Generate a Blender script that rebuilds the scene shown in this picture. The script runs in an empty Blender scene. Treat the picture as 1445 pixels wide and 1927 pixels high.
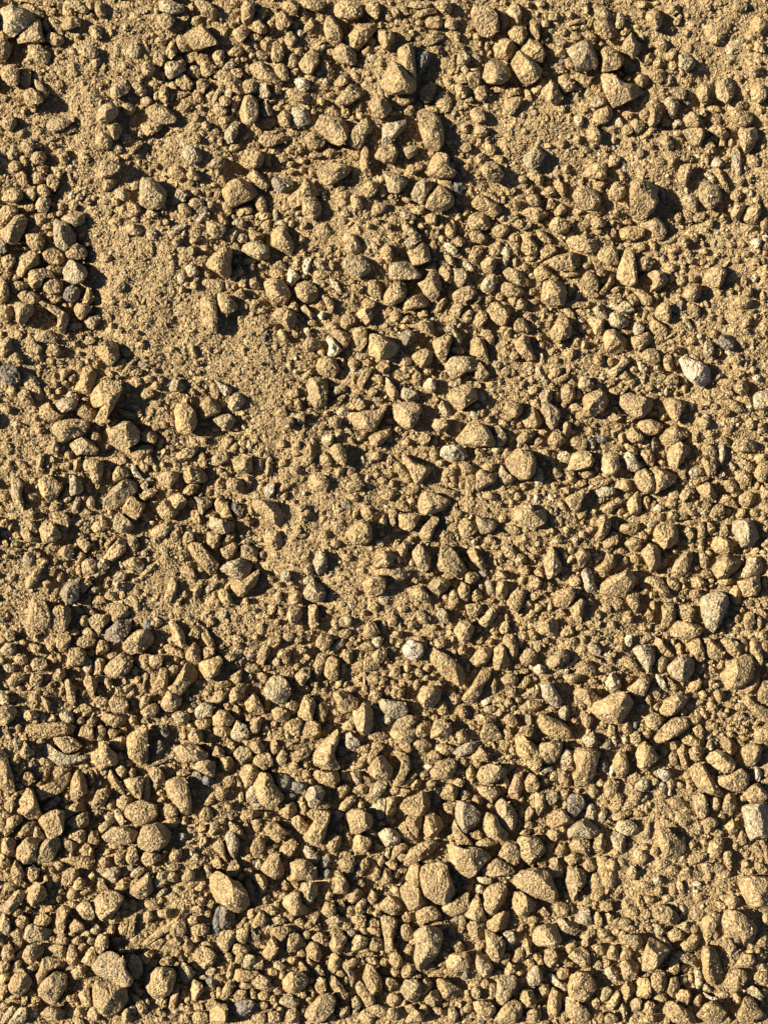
# Dusty crushed stone lying on sandy ground, seen from straight above in low sun.
# Work is done in "units" of one photo pixel = 0.6 mm of ground; U converts them to metres.
import bpy, math, random
import numpy as np

U = 0.0006
PW, PH = 1445, 1927
CAMH = 2300.0 * U                      # camera height over the ground

scene = bpy.context.scene
# ---------------------------------------------------------------- camera
cam_d = bpy.data.cameras.new("camera")
cam = bpy.data.objects.new("camera", cam_d)
scene.collection.objects.link(cam)
cam.location = (0, 0, CAMH)
cam.rotation_euler = (0, 0, 0)
cam_d.sensor_fit = 'VERTICAL'
cam_d.angle_y = 2 * math.atan(PH * U / 2 / CAMH)
cam_d.clip_start, cam_d.clip_end = 0.05, 500
scene.camera = cam

# ---------------------------------------------------------------- sky and sun
SUN_EL = math.radians(33)
TRAVEL = math.radians(-8)             # direction in which shadows fall, from +x (counter-clockwise)
world = bpy.data.worlds.new("World")
scene.world = world
world.use_nodes = True
wn = world.node_tree.nodes
bg = wn["Background"]
sky = wn.new("ShaderNodeTexSky")
sky.sky_type = 'NISHITA'
sky.sun_disc = False
sky.air_density = 0.45
sky.dust_density = 0.15
sky.ozone_density = 0.6
sky.sun_elevation = SUN_EL
sky.sun_rotation = math.radians(90) - (TRAVEL + math.pi)
world.node_tree.links.new(sky.outputs[0], bg.inputs[0])
bg.inputs[1].default_value = 0.05
sun_d = bpy.data.lights.new("sun", 'SUN')
sun_d.energy = 5.0
sun_d.angle = math.radians(0.5)
sun_d.color = (1.0, 0.93, 0.80)
sun = bpy.data.objects.new("sun", sun_d)
scene.collection.objects.link(sun)
ld = (math.cos(TRAVEL) * math.cos(SUN_EL), math.sin(TRAVEL) * math.cos(SUN_EL), -math.sin(SUN_EL))
from mathutils import Vector
sun.rotation_euler = Vector(ld).to_track_quat('-Z', 'Y').to_euler()
sun.location = (-3, 0, 3)
scene.view_settings.view_transform = 'Standard'
scene.view_settings.look = 'None'
scene.view_settings.exposure = 1.5
scene.view_settings.gamma = 1.0

# ---------------------------------------------------------------- traced plan of the stones
STONES = """
787 1622 3 123 124 310 1803 4500 5710 6541 7059 5873 4583 2578 1164 644 4510 5857 1857
964 1632 3 123 31 217 1405 2704 4100 6807 7827 8854 7868 5864 3456 1441 3710 7858 2741
394 1637 3 123 136 309 1500 3209 4519 5619 6939 7664 6276 4981 3269 1256 2912 6956 4969
173 1844 2 92 124 904 4601 6314 7038 4665 2971 1261 241 2914 4351
1388 1647 3 102 116 405 2600 5605 7026 7056 5366 3366 1649 632 3312 5649
171 1789 13 113 129 1808 3500 5207 6819 6532 8256 7269 5571 3157 1146 4508 7256 3146
778 1741 23 112 160 340 16 1306 3001 5009 5723 5050 3470 1788 780 3409 3760
1110 1299 3 102 129 2316 4107 6300 7611 8227 7449 5863 3260 1449 5411 6149
843 1589 3 112 0 1304 2710 4404 6709 8225 6741 5457 4064 2051 27 5414 4751
1353 1230 3 122 138 1129 914 2609 4901 6205 6623 6245 5158 3364 1167 256 4612 3852
1183 337 3 113 110 802 2801 3908 5216 5539 5048 3072 1274 165 239 2514 2830 1065
171 714 3 123 36 718 2403 3300 5605 6118 5336 3665 2488 778 2052 454 2912 4418 3845
1394 1511 23 82 111 1704 4701 5421 5465 3368 1771 1058 3307 3061
784 204 13 102 9 1300 3307 4516 5131 5258 4276 2980 1365 740 2516 3658
1317 1110 23 112 18 1407 3101 5112 5425 4547 3172 2581 969 254 134 3609 2765
1131 136 3 113 106 901 2603 3512 4920 6922 7934 5748 2564 2059 633 2913 1108 2455
715 113 3 112 43 1429 2200 3607 5423 6838 6756 6065 4262 2565 1458 3820 4743
274 1817 3 72 414 2701 5406 5918 5148 2765 48 4111 2751
258 1547 3 82 131 1107 4200 6416 6236 4651 2658 447 3716 2645
1075 1407 3 102 414 1400 3400 5510 4834 4154 2474 461 147 1141 3410 2857
588 1373 3 102 144 1824 4102 4800 5217 4144 5368 4580 1878 464 3521 3161
590 215 3 123 125 909 1200 3904 5209 6825 7036 5952 4860 3656 2347 832 1409 5923 5247
1127 1068 3 71 49 529 2713 4905 5400 7122 5858 4518
1 4 23 102 112 1208 2200 3108 5216 7132 4346 2662 1259 48 2318 1947
856 795 3 92 33 1615 2502 5101 6309 7633 7546 4946 1445 3609 6535
1356 1713 2 102 120 1100 3100 5820 6834 5861 4468 3444 1441 431 3814 5554
949 841 3 112 134 323 1812 2701 3807 5207 5927 5849 4763 3061 1452 3616 4152
803 1217 2 102 9 800 3714 5733 7251 7265 5976 3962 2145 827 3725 5758
311 1461 3 82 10 2100 3900 5140 4874 3473 2154 434 3408 3951
199 792 3 92 112 1215 3000 4500 6518 6338 4549 3460 1043 3212 5036
572 1866 3 92 46 1026 3006 5101 6116 5739 4155 2461 361 4712 2746
476 1453 3 102 118 706 2101 3405 4125 6147 4862 3670 1760 738 2811 4155
1067 1829 3 92 29 506 1900 3902 5216 5433 3953 2260 549 2612 3943
175 1676 3 92 34 217 1702 4100 6114 5134 3454 1757 444 2707 4141
237 1361 3 82 140 722 3201 4309 4244 4173 2780 562 3309 3571
262 333 23 93 209 500 2505 4214 5129 4949 3660 1860 47 807 2232 4247
417 335 3 93 124 2003 3501 5914 6925 6436 2254 1145 434 2416 5730 2047
72 1827 3 82 35 1218 3301 5608 5331 3661 1965 448 3611 1235
1065 73 23 92 23 1811 3600 4909 6031 5651 3660 1860 1338 2716 2043
819 1025 13 102 141 525 1003 2701 4114 5436 6048 4765 3056 1249 2512 4152
44 1358 2 82 15 1206 6700 9808 9819 8530 4531 1224 3408 8312
738 755 3 81 102 2801 5304 5615 4837 3555 2452 233 3722
960 94 3 82 122 1600 3913 6135 5450 3664 2359 739 2715 3453
885 8 3 103 21 601 2505 3605 5116 5541 4952 3459 2258 1245 1621 4519 2750
-9 1405 2 72 0 2211 2938 3762 3780 2589 271 1614 2771
568 1525 3 102 707 2100 5502 5027 4354 3166 1462 151 1434 2420 3410 3151
1162 739 3 91 122 607 2400 5105 6616 6431 4947 3549 1536 3816
1317 1777 3 102 124 405 1301 2607 4027 4351 3068 1879 964 344 2314 2664
97 788 13 92 116 1404 4500 6704 7316 6329 4138 1947 529 2311 5416
968 1572 3 81 121 1004 3000 4707 5927 5044 3358 1041 3310
968 1378 3 92 9 1000 3019 4432 5449 5066 3776 2059 543 1719 4056
234 1507 3 81 27 809 3300 5907 6427 5540 3047 638 3311
1277 670 43 113 5 1100 2206 4211 5523 6136 5451 3859 2249 1136 318 2511 4234 3651
1159 468 3 102 141 719 1601 2701 3414 3841 4163 2974 1470 156 1808 3263
187 898 13 92 155 1735 4010 6000 7110 6828 5541 3555 866 5310 1350
1235 1555 2 81 4 2400 3721 5424 5441 3164 1454 424 2717
905 1660 3 92 36 519 1906 3901 4909 4933 3651 1963 553 3608 2243
1206 1767 3 72 137 1600 2907 5624 4341 2364 261 2310 2654
1376 977 23 92 24 307 1000 3500 5218 5233 3951 1954 1240 2304 2847
1296 1434 3 102 110 1300 2702 3720 5444 6459 5766 3459 1747 327 2010 4454
49 1128 2 81 125 1507 3500 4411 4934 4754 2458 247 2414
327 759 3 82 113 700 3202 4316 4540 3258 756 233 2507 2549
1009 1339 3 92 118 900 2309 4718 6534 6951 3451 1643 531 1609 5436
967 948 12 92 14 1600 3400 3814 6007 6036 4047 1842 329 2009 4927
836 670 23 92 14 1000 3700 6403 6811 5927 3731 1946 636 3711 2431
801 283 3 92 130 1010 3000 4310 4626 5839 5253 2852 549 2317 4537
693 628 3 92 2 1100 3307 5825 5336 4045 2952 40 225 3309 4233
1018 526 3 82 25 503 2501 4307 4927 4347 1652 41 1610 3430
906 108 13 82 39 816 2401 3705 5525 5541 4151 1052 1919 2643
595 305 3 93 18 1105 2501 5602 6615 5628 3441 1645 735 1411 5411 2533
1230 1349 3 82 38 1218 3601 6301 6818 4934 1250 246 3911 2641
653 756 3 101 28 1320 4018 6016 7401 7705 6534 5356 3854 739 5125
855 1506 23 92 26 702 1801 3509 4922 4936 2853 2066 849 2209 2249
1000 1736 3 92 124 1208 2801 4504 5834 4548 2845 1246 338 3511 4538
786 923 3 92 25 1101 2902 5112 6519 5134 3143 947 339 3107 1141
344 44 3 83 20 3700 4809 6734 6439 4145 2352 1543 1323 3506 5529
386 462 3 82 136 1318 3700 5111 5151 4164 2854 642 3714 3754
71 1522 3 82 23 1312 3601 5105 5143 2761 2054 1134 3110 3843
750 1484 3 92 134 1417 3511 4501 5511 6028 5548 3851 1851 3817 4541
1255 1230 23 102 25 1112 2503 4001 5116 5132 4047 2754 1147 238 2909 3145
840 722 3 82 126 613 3300 5508 6028 4439 2452 1344 3315 3337
646 41 3 92 32 1619 3200 4900 6302 6315 4732 2755 1448 1428 4908
496 1271 23 82 26 1802 3401 4917 5233 4051 2353 944 2706 3244
730 487 23 83 133 404 2701 4511 6329 6137 3241 340 1211 3233 5431
376 554 2 72 103 2501 3216 3472 2372 756 127 2912 2961
575 709 3 82 19 903 2700 4306 4028 3952 2062 1150 3108 3450
798 347 3 82 142 1120 2801 4206 5726 5342 3153 1951 2818 4233
232 1182 3 92 29 1013 3004 4701 5917 5529 3544 1749 142 4109 1735
474 939 3 102 9 900 2903 4205 5823 6145 5859 4045 2231 723 2505 5649
496 522 3 82 9 1600 3405 4718 5234 4051 2351 738 2014 3236
1091 733 3 92 142 1028 315 2702 4301 5419 5033 3048 1252 3911 2539
1338 1042 3 92 26 1011 2602 4601 5613 5328 2646 1048 439 3708 2637
1344 1444 3 92 127 915 3014 5000 6517 6334 5047 2642 936 4607 4037
544 1615 3 71 21 308 2400 4004 5421 5142 342 2711
76 1399 23 112 115 804 2201 3513 5122 7120 9324 8035 4444 2031 422 2011 6226
628 -3 3 81 116 703 2301 5205 5832 3040 1439 132 3016
354 1021 3 102 9 500 2000 3816 5840 5454 4562 3454 2040 725 2009 4947
1075 348 3 82 23 805 2101 5012 5530 4648 2848 834 1714 4628
101 411 23 102 9 500 1204 2811 4233 4245 3256 1961 653 136 1714 1049
1309 1880 3 71 29 1408 3400 5119 5825 4846 1447 3108
664 1321 3 102 18 1114 1801 3102 3821 4043 3158 2264 954 36 2509 2552
26 1482 3 92 1025 2701 3603 4528 5452 4560 2156 145 1436 3208 3845
1312 337 12 102 125 408 1601 2509 4314 4636 3650 2359 1452 339 1910 2752
1247 1881 3 72 21 504 1901 3511 5928 6246 2245 2211 3934
0 402 13 92 31 1623 2903 4200 5111 4931 3357 2257 747 3314 2245
1259 1168 3 92 118 1400 2900 5406 6416 6027 4336 2136 331 2507 4916
314 1246 3 102 1142 2322 3600 4904 5822 5136 3849 2564 1158 47 4011 1851
194 1228 13 82 31 1716 3700 5305 5722 5038 2849 1347 4107 1736
171 1391 3 102 25 1321 1305 2401 3319 5130 4750 2952 1661 243 2010 3636
509 424 3 102 129 316 1201 2301 3414 4640 4454 3960 2149 340 1409 2540
906 1526 3 82 23 901 3011 3326 5246 4561 2156 440 1813 2846
31 34 13 102 32 1119 4000 4606 4928 5645 3649 2246 548 43 3610 4030
928 1881 3 71 141 921 3301 5307 5524 4346 646 4011
1383 1878 3 71 137 1700 3104 4421 5837 3149 749 2410
-14 56 3 72 111 1801 2713 3731 3353 1465 155 1222 1842
651 1521 3 82 11 902 2901 4914 5128 3941 1949 1045 3214 2638
646 480 13 82 11 500 3600 4918 5231 3642 2044 529 709 3622
1228 983 3 82 23 905 3801 4918 4538 3447 2050 736 2907 2941
758 1579 3 92 144 1320 3307 5400 7007 6020 4037 2047 651 4014 2340
648 977 3 71 127 1807 3400 5013 5238 3849 1647 3411
1062 1628 3 82 35 701 2404 3714 4135 2451 2472 1058 1711 2448
931 1501 23 82 14 1300 3014 4441 3863 2361 548 631 2011 2744
752 1662 3 82 111 901 2907 4624 5338 2953 1651 428 2614 2644
194 1161 33 102 34 823 2114 3302 5301 5618 5032 3943 2850 643 3503 3938
191 1556 13 72 18 2200 4400 7109 6427 4434 727 2705 5320
747 80 3 93 18 603 1500 2809 3731 3771 2862 1551 444 1609 2836 2453
1028 473 3 83 18 1507 4600 6205 6325 4837 2236 827 4609 2220 4831
91 1137 3 82 25 907 2500 4207 4327 3745 2555 945 2202 2745
449 178 3 92 611 1401 2701 3611 3933 3253 2160 146 429 2111 2342
1127 86 3 82 10 1401 3107 4725 4538 3647 552 730 2310 2538
324 1399 3 72 111 1405 4501 7025 6232 3835 2138 4108 5825
912 1748 3 82 243 326 1 1912 3926 3746 2270 1263 2522 2256
1008 1393 3 81 114 1006 3401 5104 4731 3444 1744 731 3111
1219 877 3 92 505 2100 3809 5413 5229 3840 956 151 1633 4318 2145
73 892 3 72 10 1601 2907 4721 3841 2355 338 2307 1643
785 511 3 82 22 1213 2400 4102 4625 4149 3057 1240 2418 3540
117 487 23 83 122 1202 2101 4517 5029 3946 2149 540 1606 3633 2546
1067 1538 23 81 24 1211 3201 5621 6328 4641 1938 239 2614
540 333 2 91 140 2125 3600 5007 6132 5936 3038 2852 860 3923
412 1049 23 82 24 715 2506 4000 6210 5628 4244 2035 2208 3837
896 1435 3 82 26 909 2801 5813 5226 3836 1443 440 3807 2533
932 1834 23 82 54 521 1204 2901 4211 3928 2251 961 2607 2644
273 195 3 82 10 2200 4207 6025 5936 3840 2037 927 2209 4225
1195 1393 3 82 28 1007 2001 3717 4533 3044 2061 348 2011 2741
1321 39 1 71 114 2501 5401 5614 4330 2347 1237 3212
867 1259 3 102 56 1238 2720 3800 5400 5616 4329 3649 2365 760 4009 1851
1326 1411 3 82 118 906 2400 4813 5930 5142 3745 1735 2708 4137
531 1676 3 92 27 610 2000 3300 3724 5034 4344 2048 339 2307 2641
691 1422 3 82 126 1605 3300 4822 4639 3647 1646 637 2912 3636
530 1827 2 71 121 1401 3802 5114 4435 2145 435 2708
66 1574 23 81 133 1018 2304 4500 5016 3442 1651 347 3011
428 1070 3 102 125 916 2821 4609 6100 6207 5329 3547 1756 940 3129 5309
1239 1301 3 82 134 1214 3603 4901 5512 4729 2743 949 4109 1636
28 1577 3 81 124 1606 3400 4513 3933 4146 1451 539 3008
655 222 13 112 40 922 1813 2502 3800 5116 4029 3133 2749 1760 553 2913 1440
68 1451 3 81 143 1028 3919 6501 6519 4841 1652 856 2130
1062 1875 2 61 17 0 2410 5134 4452 1751 2420
962 1676 3 82 130 603 1900 3310 4624 3937 2652 1347 2310 3337
681 1815 3 82 123 1101 2304 3933 3847 2868 1653 640 1609 3353
1034 594 3 82 32 1601 3301 4219 3841 2247 952 243 3110 2741
1415 732 43 72 16 907 3100 4705 4736 2040 438 2012 3827
715 1721 3 103 6 901 3107 2926 2243 2663 3673 1975 966 536 1909 1643 2270
608 28 3 92 119 704 2101 3216 3836 3650 2359 545 232 1814 2341
1065 442 2 71 5 2500 5811 6225 4536 1831 218 3316
1131 619 3 71 118 1101 2600 4414 4731 3147 1140 2616
490 1602 3 71 31 1707 3401 4224 4444 2755 1044 2711
783 1288 3 72 25 1402 3400 4811 4627 3045 1445 2809 2136
756 852 3 103 12 401 1007 2618 5427 5536 4150 3563 2661 1538 612 2834 4638
1067 848 3 72 705 2000 4000 5116 4729 2538 36 3807 3631
904 1611 3 72 29 1715 3201 5415 6629 5737 2341 3312 4732
720 528 3 72 130 1308 3301 4616 4434 1550 443 2214 3130
552 528 3 71 14 1103 3601 4919 4439 2943 732 2412
796 1526 3 82 36 506 1601 3616 3833 2950 1255 246 2216 2246
1356 1821 2 72 134 1114 2800 5007 5124 3444 2444 3410 3437
690 177 2 82 118 1401 2801 4721 4732 3245 1647 1034 2514 2532
1255 830 3 92 20 709 2700 4414 3827 2543 1656 547 34 3112 2043
182 639 3 82 20 707 1800 4009 4531 3149 2250 1340 1307 2542
830 1676 3 71 32 1925 5300 5637 3547 1549 341 3520
1188 1212 43 92 10 1203 3201 4012 4534 4052 3257 2041 923 2507 3645
468 112 2 102 104 2000 3515 4421 6644 6050 4644 2641 1126 212 2012 4635
1225 1702 3 92 21 208 1500 3406 4718 5731 4740 2738 1031 2408 4433
1191 880 3 82 122 408 2200 3713 4426 4039 2650 1144 2408 2644
808 1427 3 71 24 2004 4700 5217 3741 1437 434 2714
886 364 3 92 16 805 2101 4618 5932 5038 3945 1936 627 1509 4632
26 471 3 92 131 1611 3200 4705 5025 3833 2738 1852 747 2509 1842
1240 800 3 82 126 1110 3100 5310 5721 4428 2240 440 3108 2832
242 1640 3 72 139 1816 3801 4616 4539 2853 1150 3812 2843
65 1800 2 81 141 1128 1601 6008 5621 2928 1648 662 2611
1020 1025 3 92 128 1014 1801 2716 3636 3648 2359 1066 552 1814 2352
16 1824 3 72 34 817 2400 4624 3838 2154 444 2411 1441
626 1299 3 81 5 1400 2905 4918 4734 3440 1645 725 2511
1206 1021 13 72 18 1400 2905 3720 3645 2060 940 1809 1847
1319 1713 2 71 247 120 2100 3807 3427 2447 761 2117
263 1706 2 122 71 1754 3738 5727 7417 7807 9100 9407 8427 6141 3058 775 7421 2461
836 1790 2 61 121 1304 4701 4738 2338 631 2911
453 278 3 71 24 802 2101 3904 4517 3737 140 1711
752 1842 23 72 120 903 2901 4313 3936 2646 940 2609 2933
813 628 3 82 13 2700 4005 3325 2742 2465 1151 433 2209 2042
977 68 3 72 25 1901 3004 4928 4450 3046 1034 2914 2634
1027 1521 3 71 114 1504 3201 5526 4234 1839 331 2807
138 688 2 82 144 1522 1805 2600 4218 4431 3156 1551 2409 2442
595 670 3 81 20 403 2000 3803 4423 3638 2341 734 2314
375 1233 3 92 20 211 1909 3901 4511 3933 2444 1951 842 3709 2242
915 568 3 82 15 1200 2602 4513 4429 3546 1942 831 2807 3038
132 1448 3 92 35 613 1401 2406 3324 3242 1953 1063 255 1511 2139
935 1582 3 61 127 1900 3604 4631 3648 1944 2311
452 453 23 82 14 1603 3800 5611 5331 3638 2029 1123 2209 4223
1381 1045 23 81 136 2123 2505 5201 5619 4734 2744 742 3810
403 131 2 92 11 1400 3407 5122 5844 4747 3440 2029 922 2013 4236
718 322 23 82 100 1701 3707 5120 4431 3144 1340 820 807 2840
1323 497 3 82 119 1007 3201 4410 4323 3045 1644 534 3210 2336
713 1313 23 82 9 901 3306 4707 5626 4935 3340 1329 2409 4720
44 1738 22 71 129 804 1700 5716 4032 2336 338 1309
1385 1081 3 61 14 1909 4600 4318 4640 1243 2614
628 156 3 82 137 1024 3204 4101 5413 5228 3042 1043 3213 1633
131 821 23 72 16 1105 2500 4714 5623 5136 1134 2507 3620
567 368 3 81 103 902 2501 3817 3434 1848 339 123 1217
1129 851 3 82 137 117 704 2101 3404 3828 2544 944 2108 2733
717 224 23 92 118 1210 3405 4700 4807 4023 2340 949 248 3411 1631
626 79 3 92 23 710 1801 3208 4321 4543 3244 1439 332 2312 2732
562 91 13 93 29 813 1801 3000 3907 3927 2845 2149 842 2109 3425 2342
819 1839 3 71 106 901 3009 5223 4636 1944 829 3316
547 199 21 71 101 2901 3814 3632 1842 339 123 2519
1260 1034 3 82 147 823 2407 3501 4316 3736 2054 652 3110 2445
679 1081 3 71 116 1605 3400 4709 4727 3640 1638 3407
1246 746 53 72 8 1601 4611 4322 2950 2046 926 2913 2540
928 72 3 72 119 1500 3301 4515 3637 2240 435 2217 3512
229 930 3 82 127 1309 2200 3314 4618 3345 2253 940 2409 2240
1065 1493 33 71 112 1100 3100 3822 2835 1449 239 2108
965 629 3 82 17 1108 2000 3106 3628 4548 2952 1139 1604 3141
1392 1398 3 72 112 1202 3201 4209 3926 2546 1243 2509 2236
1345 144 3 82 29 316 2600 3720 3734 2354 1449 340 2316 1743
510 578 3 81 115 1502 2900 4410 4923 4045 2941 1126 2612
853 1166 3 71 20 902 2900 4016 3140 2048 940 2011
53 504 3 81 5 2900 4307 5418 3120 2538 740 25 1807
781 1704 3 81 116 1402 3401 5119 4129 1736 1043 429 3109
904 303 3 92 16 1002 2300 3708 4526 4135 3043 1235 326 2110 3730
826 834 23 81 16 1105 2701 4708 5623 4032 2336 725 2508
-2 121 3 92 109 1501 3600 3910 3935 3143 2040 1332 228 2212 2630
569 1092 23 81 125 1007 2301 4110 4527 4141 2340 734 2310
809 1352 3 61 121 803 2801 4216 4036 238 2010
-9 1328 3 71 9 1800 3600 4111 3822 2236 42 2207
912 1713 3 82 27 914 2900 4604 4227 3237 1942 737 2910 2931
411 1704 33 81 213 501 1501 2813 3529 2843 551 136 1206
1389 239 3 72 12 602 3301 3819 2443 1550 432 1308 1739
1116 33 2 71 7 1400 2907 4525 4238 2043 529 1616
926 1210 3 82 38 409 1501 2607 3327 3047 1352 447 1907 1547
735 1343 12 81 523 1607 3801 5407 4523 2736 1143 32 2710
774 1023 23 72 18 1201 2307 3625 3547 2356 1045 1707 2347
155 861 2 82 103 2301 3809 4029 3249 2047 1629 523 2712 2941
363 1780 3 82 124 611 1901 3914 4621 3638 1944 634 2311 2634
345 874 3 82 30 14 1201 3205 4721 4332 2536 936 1405 2030
50 1657 3 72 129 611 1701 3411 4127 2639 651 2106 1139
760 1622 3 72 130 1107 2500 3507 3527 3154 1849 2510 2141
1015 1282 23 72 4 2301 2811 4337 3751 2344 631 1206 3240
1016 758 23 92 14 503 1800 3610 3919 3441 2252 1239 926 1803 2241
113 1084 33 82 29 1413 3801 3620 3642 2053 1149 135 2911 2040
74 979 3 82 16 1300 2402 3920 4231 2640 845 434 2209 2431
563 1657 23 72 122 504 2101 3506 3329 2146 644 2506 2836
1016 148 3 72 25 2001 3112 4536 3446 1647 736 1812 2232
766 454 3 72 19 1615 3400 4319 4535 2046 944 2715 3635
53 83 2 82 1 700 4007 4517 4033 2939 1431 121 1413 2926
451 1436 3 81 15 903 2601 4115 3228 2635 1449 235 2208
182 193 2 81 216 1302 3100 4111 4126 2536 941 31 1814
1423 1279 3 71 320 1005 2800 3918 3043 1245 136 2109
954 1444 53 72 144 1024 2100 3110 3141 1764 461 2217 1451
558 1307 13 72 137 1403 2300 3817 3239 3050 1448 2310 2741
994 1161 3 82 12 2010 4001 5610 5330 4438 2434 1321 3312 4430
757 551 3 61 22 1205 2900 4916 4729 536 2511
1078 1292 3 71 10 1401 3605 5423 4736 3241 1423 2307
877 397 3 72 21 1008 2801 4616 4630 3537 1036 2210 3525
704 269 3 61 27 909 3100 4720 3638 1840 2213
771 335 23 82 130 1112 2401 4007 4218 3332 2451 941 1816 2636
1213 186 3 82 112 901 2702 3425 2745 954 445 927 1809 2236
1041 1104 3 71 124 903 3701 4218 3333 2040 435 2909
587 1447 3 81 11 901 2606 4904 5321 4238 2631 921 2612
1163 424 3 72 114 503 3401 5005 5020 3429 528 1907 3912
1397 1474 3 71 19 1404 3001 4417 4827 3039 1436 2707
25 568 3 72 111 600 2802 4213 3725 1746 838 1509 1738
874 1682 3 72 35 1318 2601 3318 4148 2351 445 2311 2645
1028 1856 3 82 43 416 1100 2712 2936 1756 1161 453 1712 1746
984 273 23 72 22 1907 3400 4114 3438 1945 338 3207 2334
1150 1410 3 61 124 1400 2807 3441 2556 1149 2114
99 1385 3 72 102 3000 4102 5718 4527 2335 1222 2802 3920
1096 303 3 81 22 1806 4000 4615 4530 3637 1835 230 2713
73 565 3 103 3 701 3412 5023 5632 4863 4365 3554 3632 2323 1610 4925 4356
757 1201 43 92 18 905 1801 2707 4012 4027 3238 1242 330 2512 2934
374 746 3 82 122 513 1801 3104 4322 4031 942 33 2009 3126
125 1217 3 72 216 600 2802 3911 3333 1339 136 1709 1531
42 696 2 71 1 1405 3125 4254 3159 1645 223 2230
1241 1132 3 82 207 1001 2503 3219 2539 1454 145 427 1610 1643
1301 1491 3 72 7 1500 2910 3341 2251 1251 531 2207 2241
436 854 3 82 114 904 2301 3605 4034 2939 1439 528 2010 2532
1122 462 2 71 114 1400 3200 4216 3934 1938 527 2811
233 1460 3 71 7 1803 4001 3825 3447 2241 723 2010
892 1790 23 72 124 501 2511 3731 3048 1850 538 1507 2541
737 1412 3 102 69 949 1736 2119 402 1700 3412 3729 2456 1466 2715 2149
0 685 33 71 12 703 2701 4025 3636 2041 432 1810
1208 409 3 92 13 1204 2700 4009 4624 4340 2945 2533 1424 2711 3633
712 1687 2 61 19 1501 3501 4623 3536 1233 2506
18 894 23 92 103 1101 2010 2816 2234 2954 2465 1163 636 908 2056
1336 1008 3 81 16 602 1900 3507 4522 3933 2336 831 3009
1165 59 3 72 32 2301 3012 4025 4037 2854 1543 2314 2639
574 1477 23 71 21 1004 3101 3914 3135 1748 735 2111
609 1232 3 72 138 312 1501 3007 3032 2647 1350 1707 2041
1370 205 3 72 110 903 3600 4713 4526 2935 1430 1606 4117
1198 788 3 82 13 604 2600 4607 4916 3729 1734 622 2407 3324
784 968 3 81 31 1322 3100 4205 4313 3331 2552 947 2722
565 1354 3 71 23 901 2503 3810 4028 2736 336 2308
0 1672 12 72 38 2011 3401 4907 3431 1748 750 3707 1041
884 632 3 83 34 312 1001 2305 3221 3647 2851 1538 1505 2827 3045
1193 1839 2 61 36 502 2501 3416 3236 2243 1909
895 881 2 82 41 9 1201 2109 4109 3925 2134 644 1509 3518
487 251 3 92 107 700 3202 6103 6113 3819 1828 924 116 1209 4910
213 961 12 71 38 214 1101 2212 4229 3143 542 1105
495 1545 3 72 17 907 2200 4721 3934 2742 1231 2207 2931
1222 1829 3 71 16 702 2700 3416 3033 1744 339 1709
1393 1308 2 71 102 1800 3316 5527 6047 3840 1322 2414
294 939 3 61 18 1300 3909 4423 2641 1034 1714
281 1254 3 71 48 1328 2201 3605 3623 3352 1351 2421
748 965 3 82 105 501 2701 4505 3623 2736 1232 321 2308 2530
392 971 23 82 10 700 2204 4913 4922 3833 2236 924 3308 2733
711 1558 23 71 11 1301 3001 4514 4028 1636 628 2308
849 536 3 71 117 1703 3401 4813 4028 2035 428 2808
945 502 3 72 8 1400 3409 5429 5138 3637 925 1807 4227
199 1132 2 71 105 1401 3203 4825 3630 1441 1027 2510
1418 863 3 61 30 812 2401 3505 3536 1346 1912
699 1034 2 81 139 1012 2101 3803 4516 4130 3034 1934 3010
572 246 2 71 14 1301 3101 4218 3832 1137 421 2012
302 1299 3 71 27 1200 2603 4116 3927 2338 1241 2311
408 550 3 82 116 400 2000 2911 4025 3536 2041 936 1507 2031
951 1107 3 82 128 1212 2100 3908 3430 2544 1350 835 3008 1941
79 464 3 81 112 1002 2500 4112 4325 3735 1934 525 1709
111 1609 3 61 9 2203 6201 6712 6029 3321 4005
619 1748 3 72 33 412 2101 3619 2733 2249 443 2112 1736
237 1797 23 61 24 1100 2804 3434 1849 129 2311
1319 1199 2 82 3 1200 2709 4532 4340 2743 1234 720 1814 3236
661 613 3 72 113 505 2101 3006 3231 1753 837 2508 2135
-9 522 3 71 5 1300 2209 2829 2242 950 45 1618
193 1010 3 71 38 1423 3800 4607 4525 2940 1447 3609
644 435 2 61 12 701 2507 3834 2943 741 1116
774 654 3 71 16 1703 3001 4116 3732 2139 632 2610
1283 239 3 71 108 1401 3902 4316 3436 2338 1023 2510
188 1341 3 71 112 1201 3903 5409 4725 3029 721 2705
697 1068 2 81 102 2500 4905 6902 6920 4929 4316 713 4309
393 1891 3 62 114 1604 3601 3624 3336 336 2604 3031
1156 1541 23 71 18 804 2901 4618 4431 2233 526 2908
1288 1199 3 82 14 1405 2700 3620 3832 3447 2347 1129 2709 2738
882 1217 3 81 125 1905 3200 4502 4516 3231 1438 833 3009
-7 385 2 71 308 2001 3604 4311 3824 1635 33 1408
1178 1266 3 72 29 1716 3300 4411 4227 3042 2246 3309 2836
496 997 2 71 16 1402 2900 3820 3236 1640 531 2009
78 523 3 81 117 501 1800 2901 4317 4028 2233 429 1810
668 1846 3 72 109 900 2416 3936 3649 1949 426 1212 2639
309 114 23 71 106 800 3002 4317 2530 1037 226 1610
1207 1083 3 72 12 1301 3703 5534 4845 3332 1516 2410 4634
1068 1780 3 71 21 1111 2801 4014 4334 3543 1131 2811
804 1086 13 71 18 705 2900 4511 3325 1838 531 2209
1068 1579 3 71 110 1100 3800 4524 4134 2127 824 2807
399 1332 3 72 118 1501 2907 4421 3534 1538 432 1807 2630
844 1538 3 81 121 1201 1921 3638 4648 4355 2658 1241 1214
902 1360 3 61 119 804 2800 4119 4530 333 2308
759 1099 2 61 109 2500 4112 5429 4538 2129 3012
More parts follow.
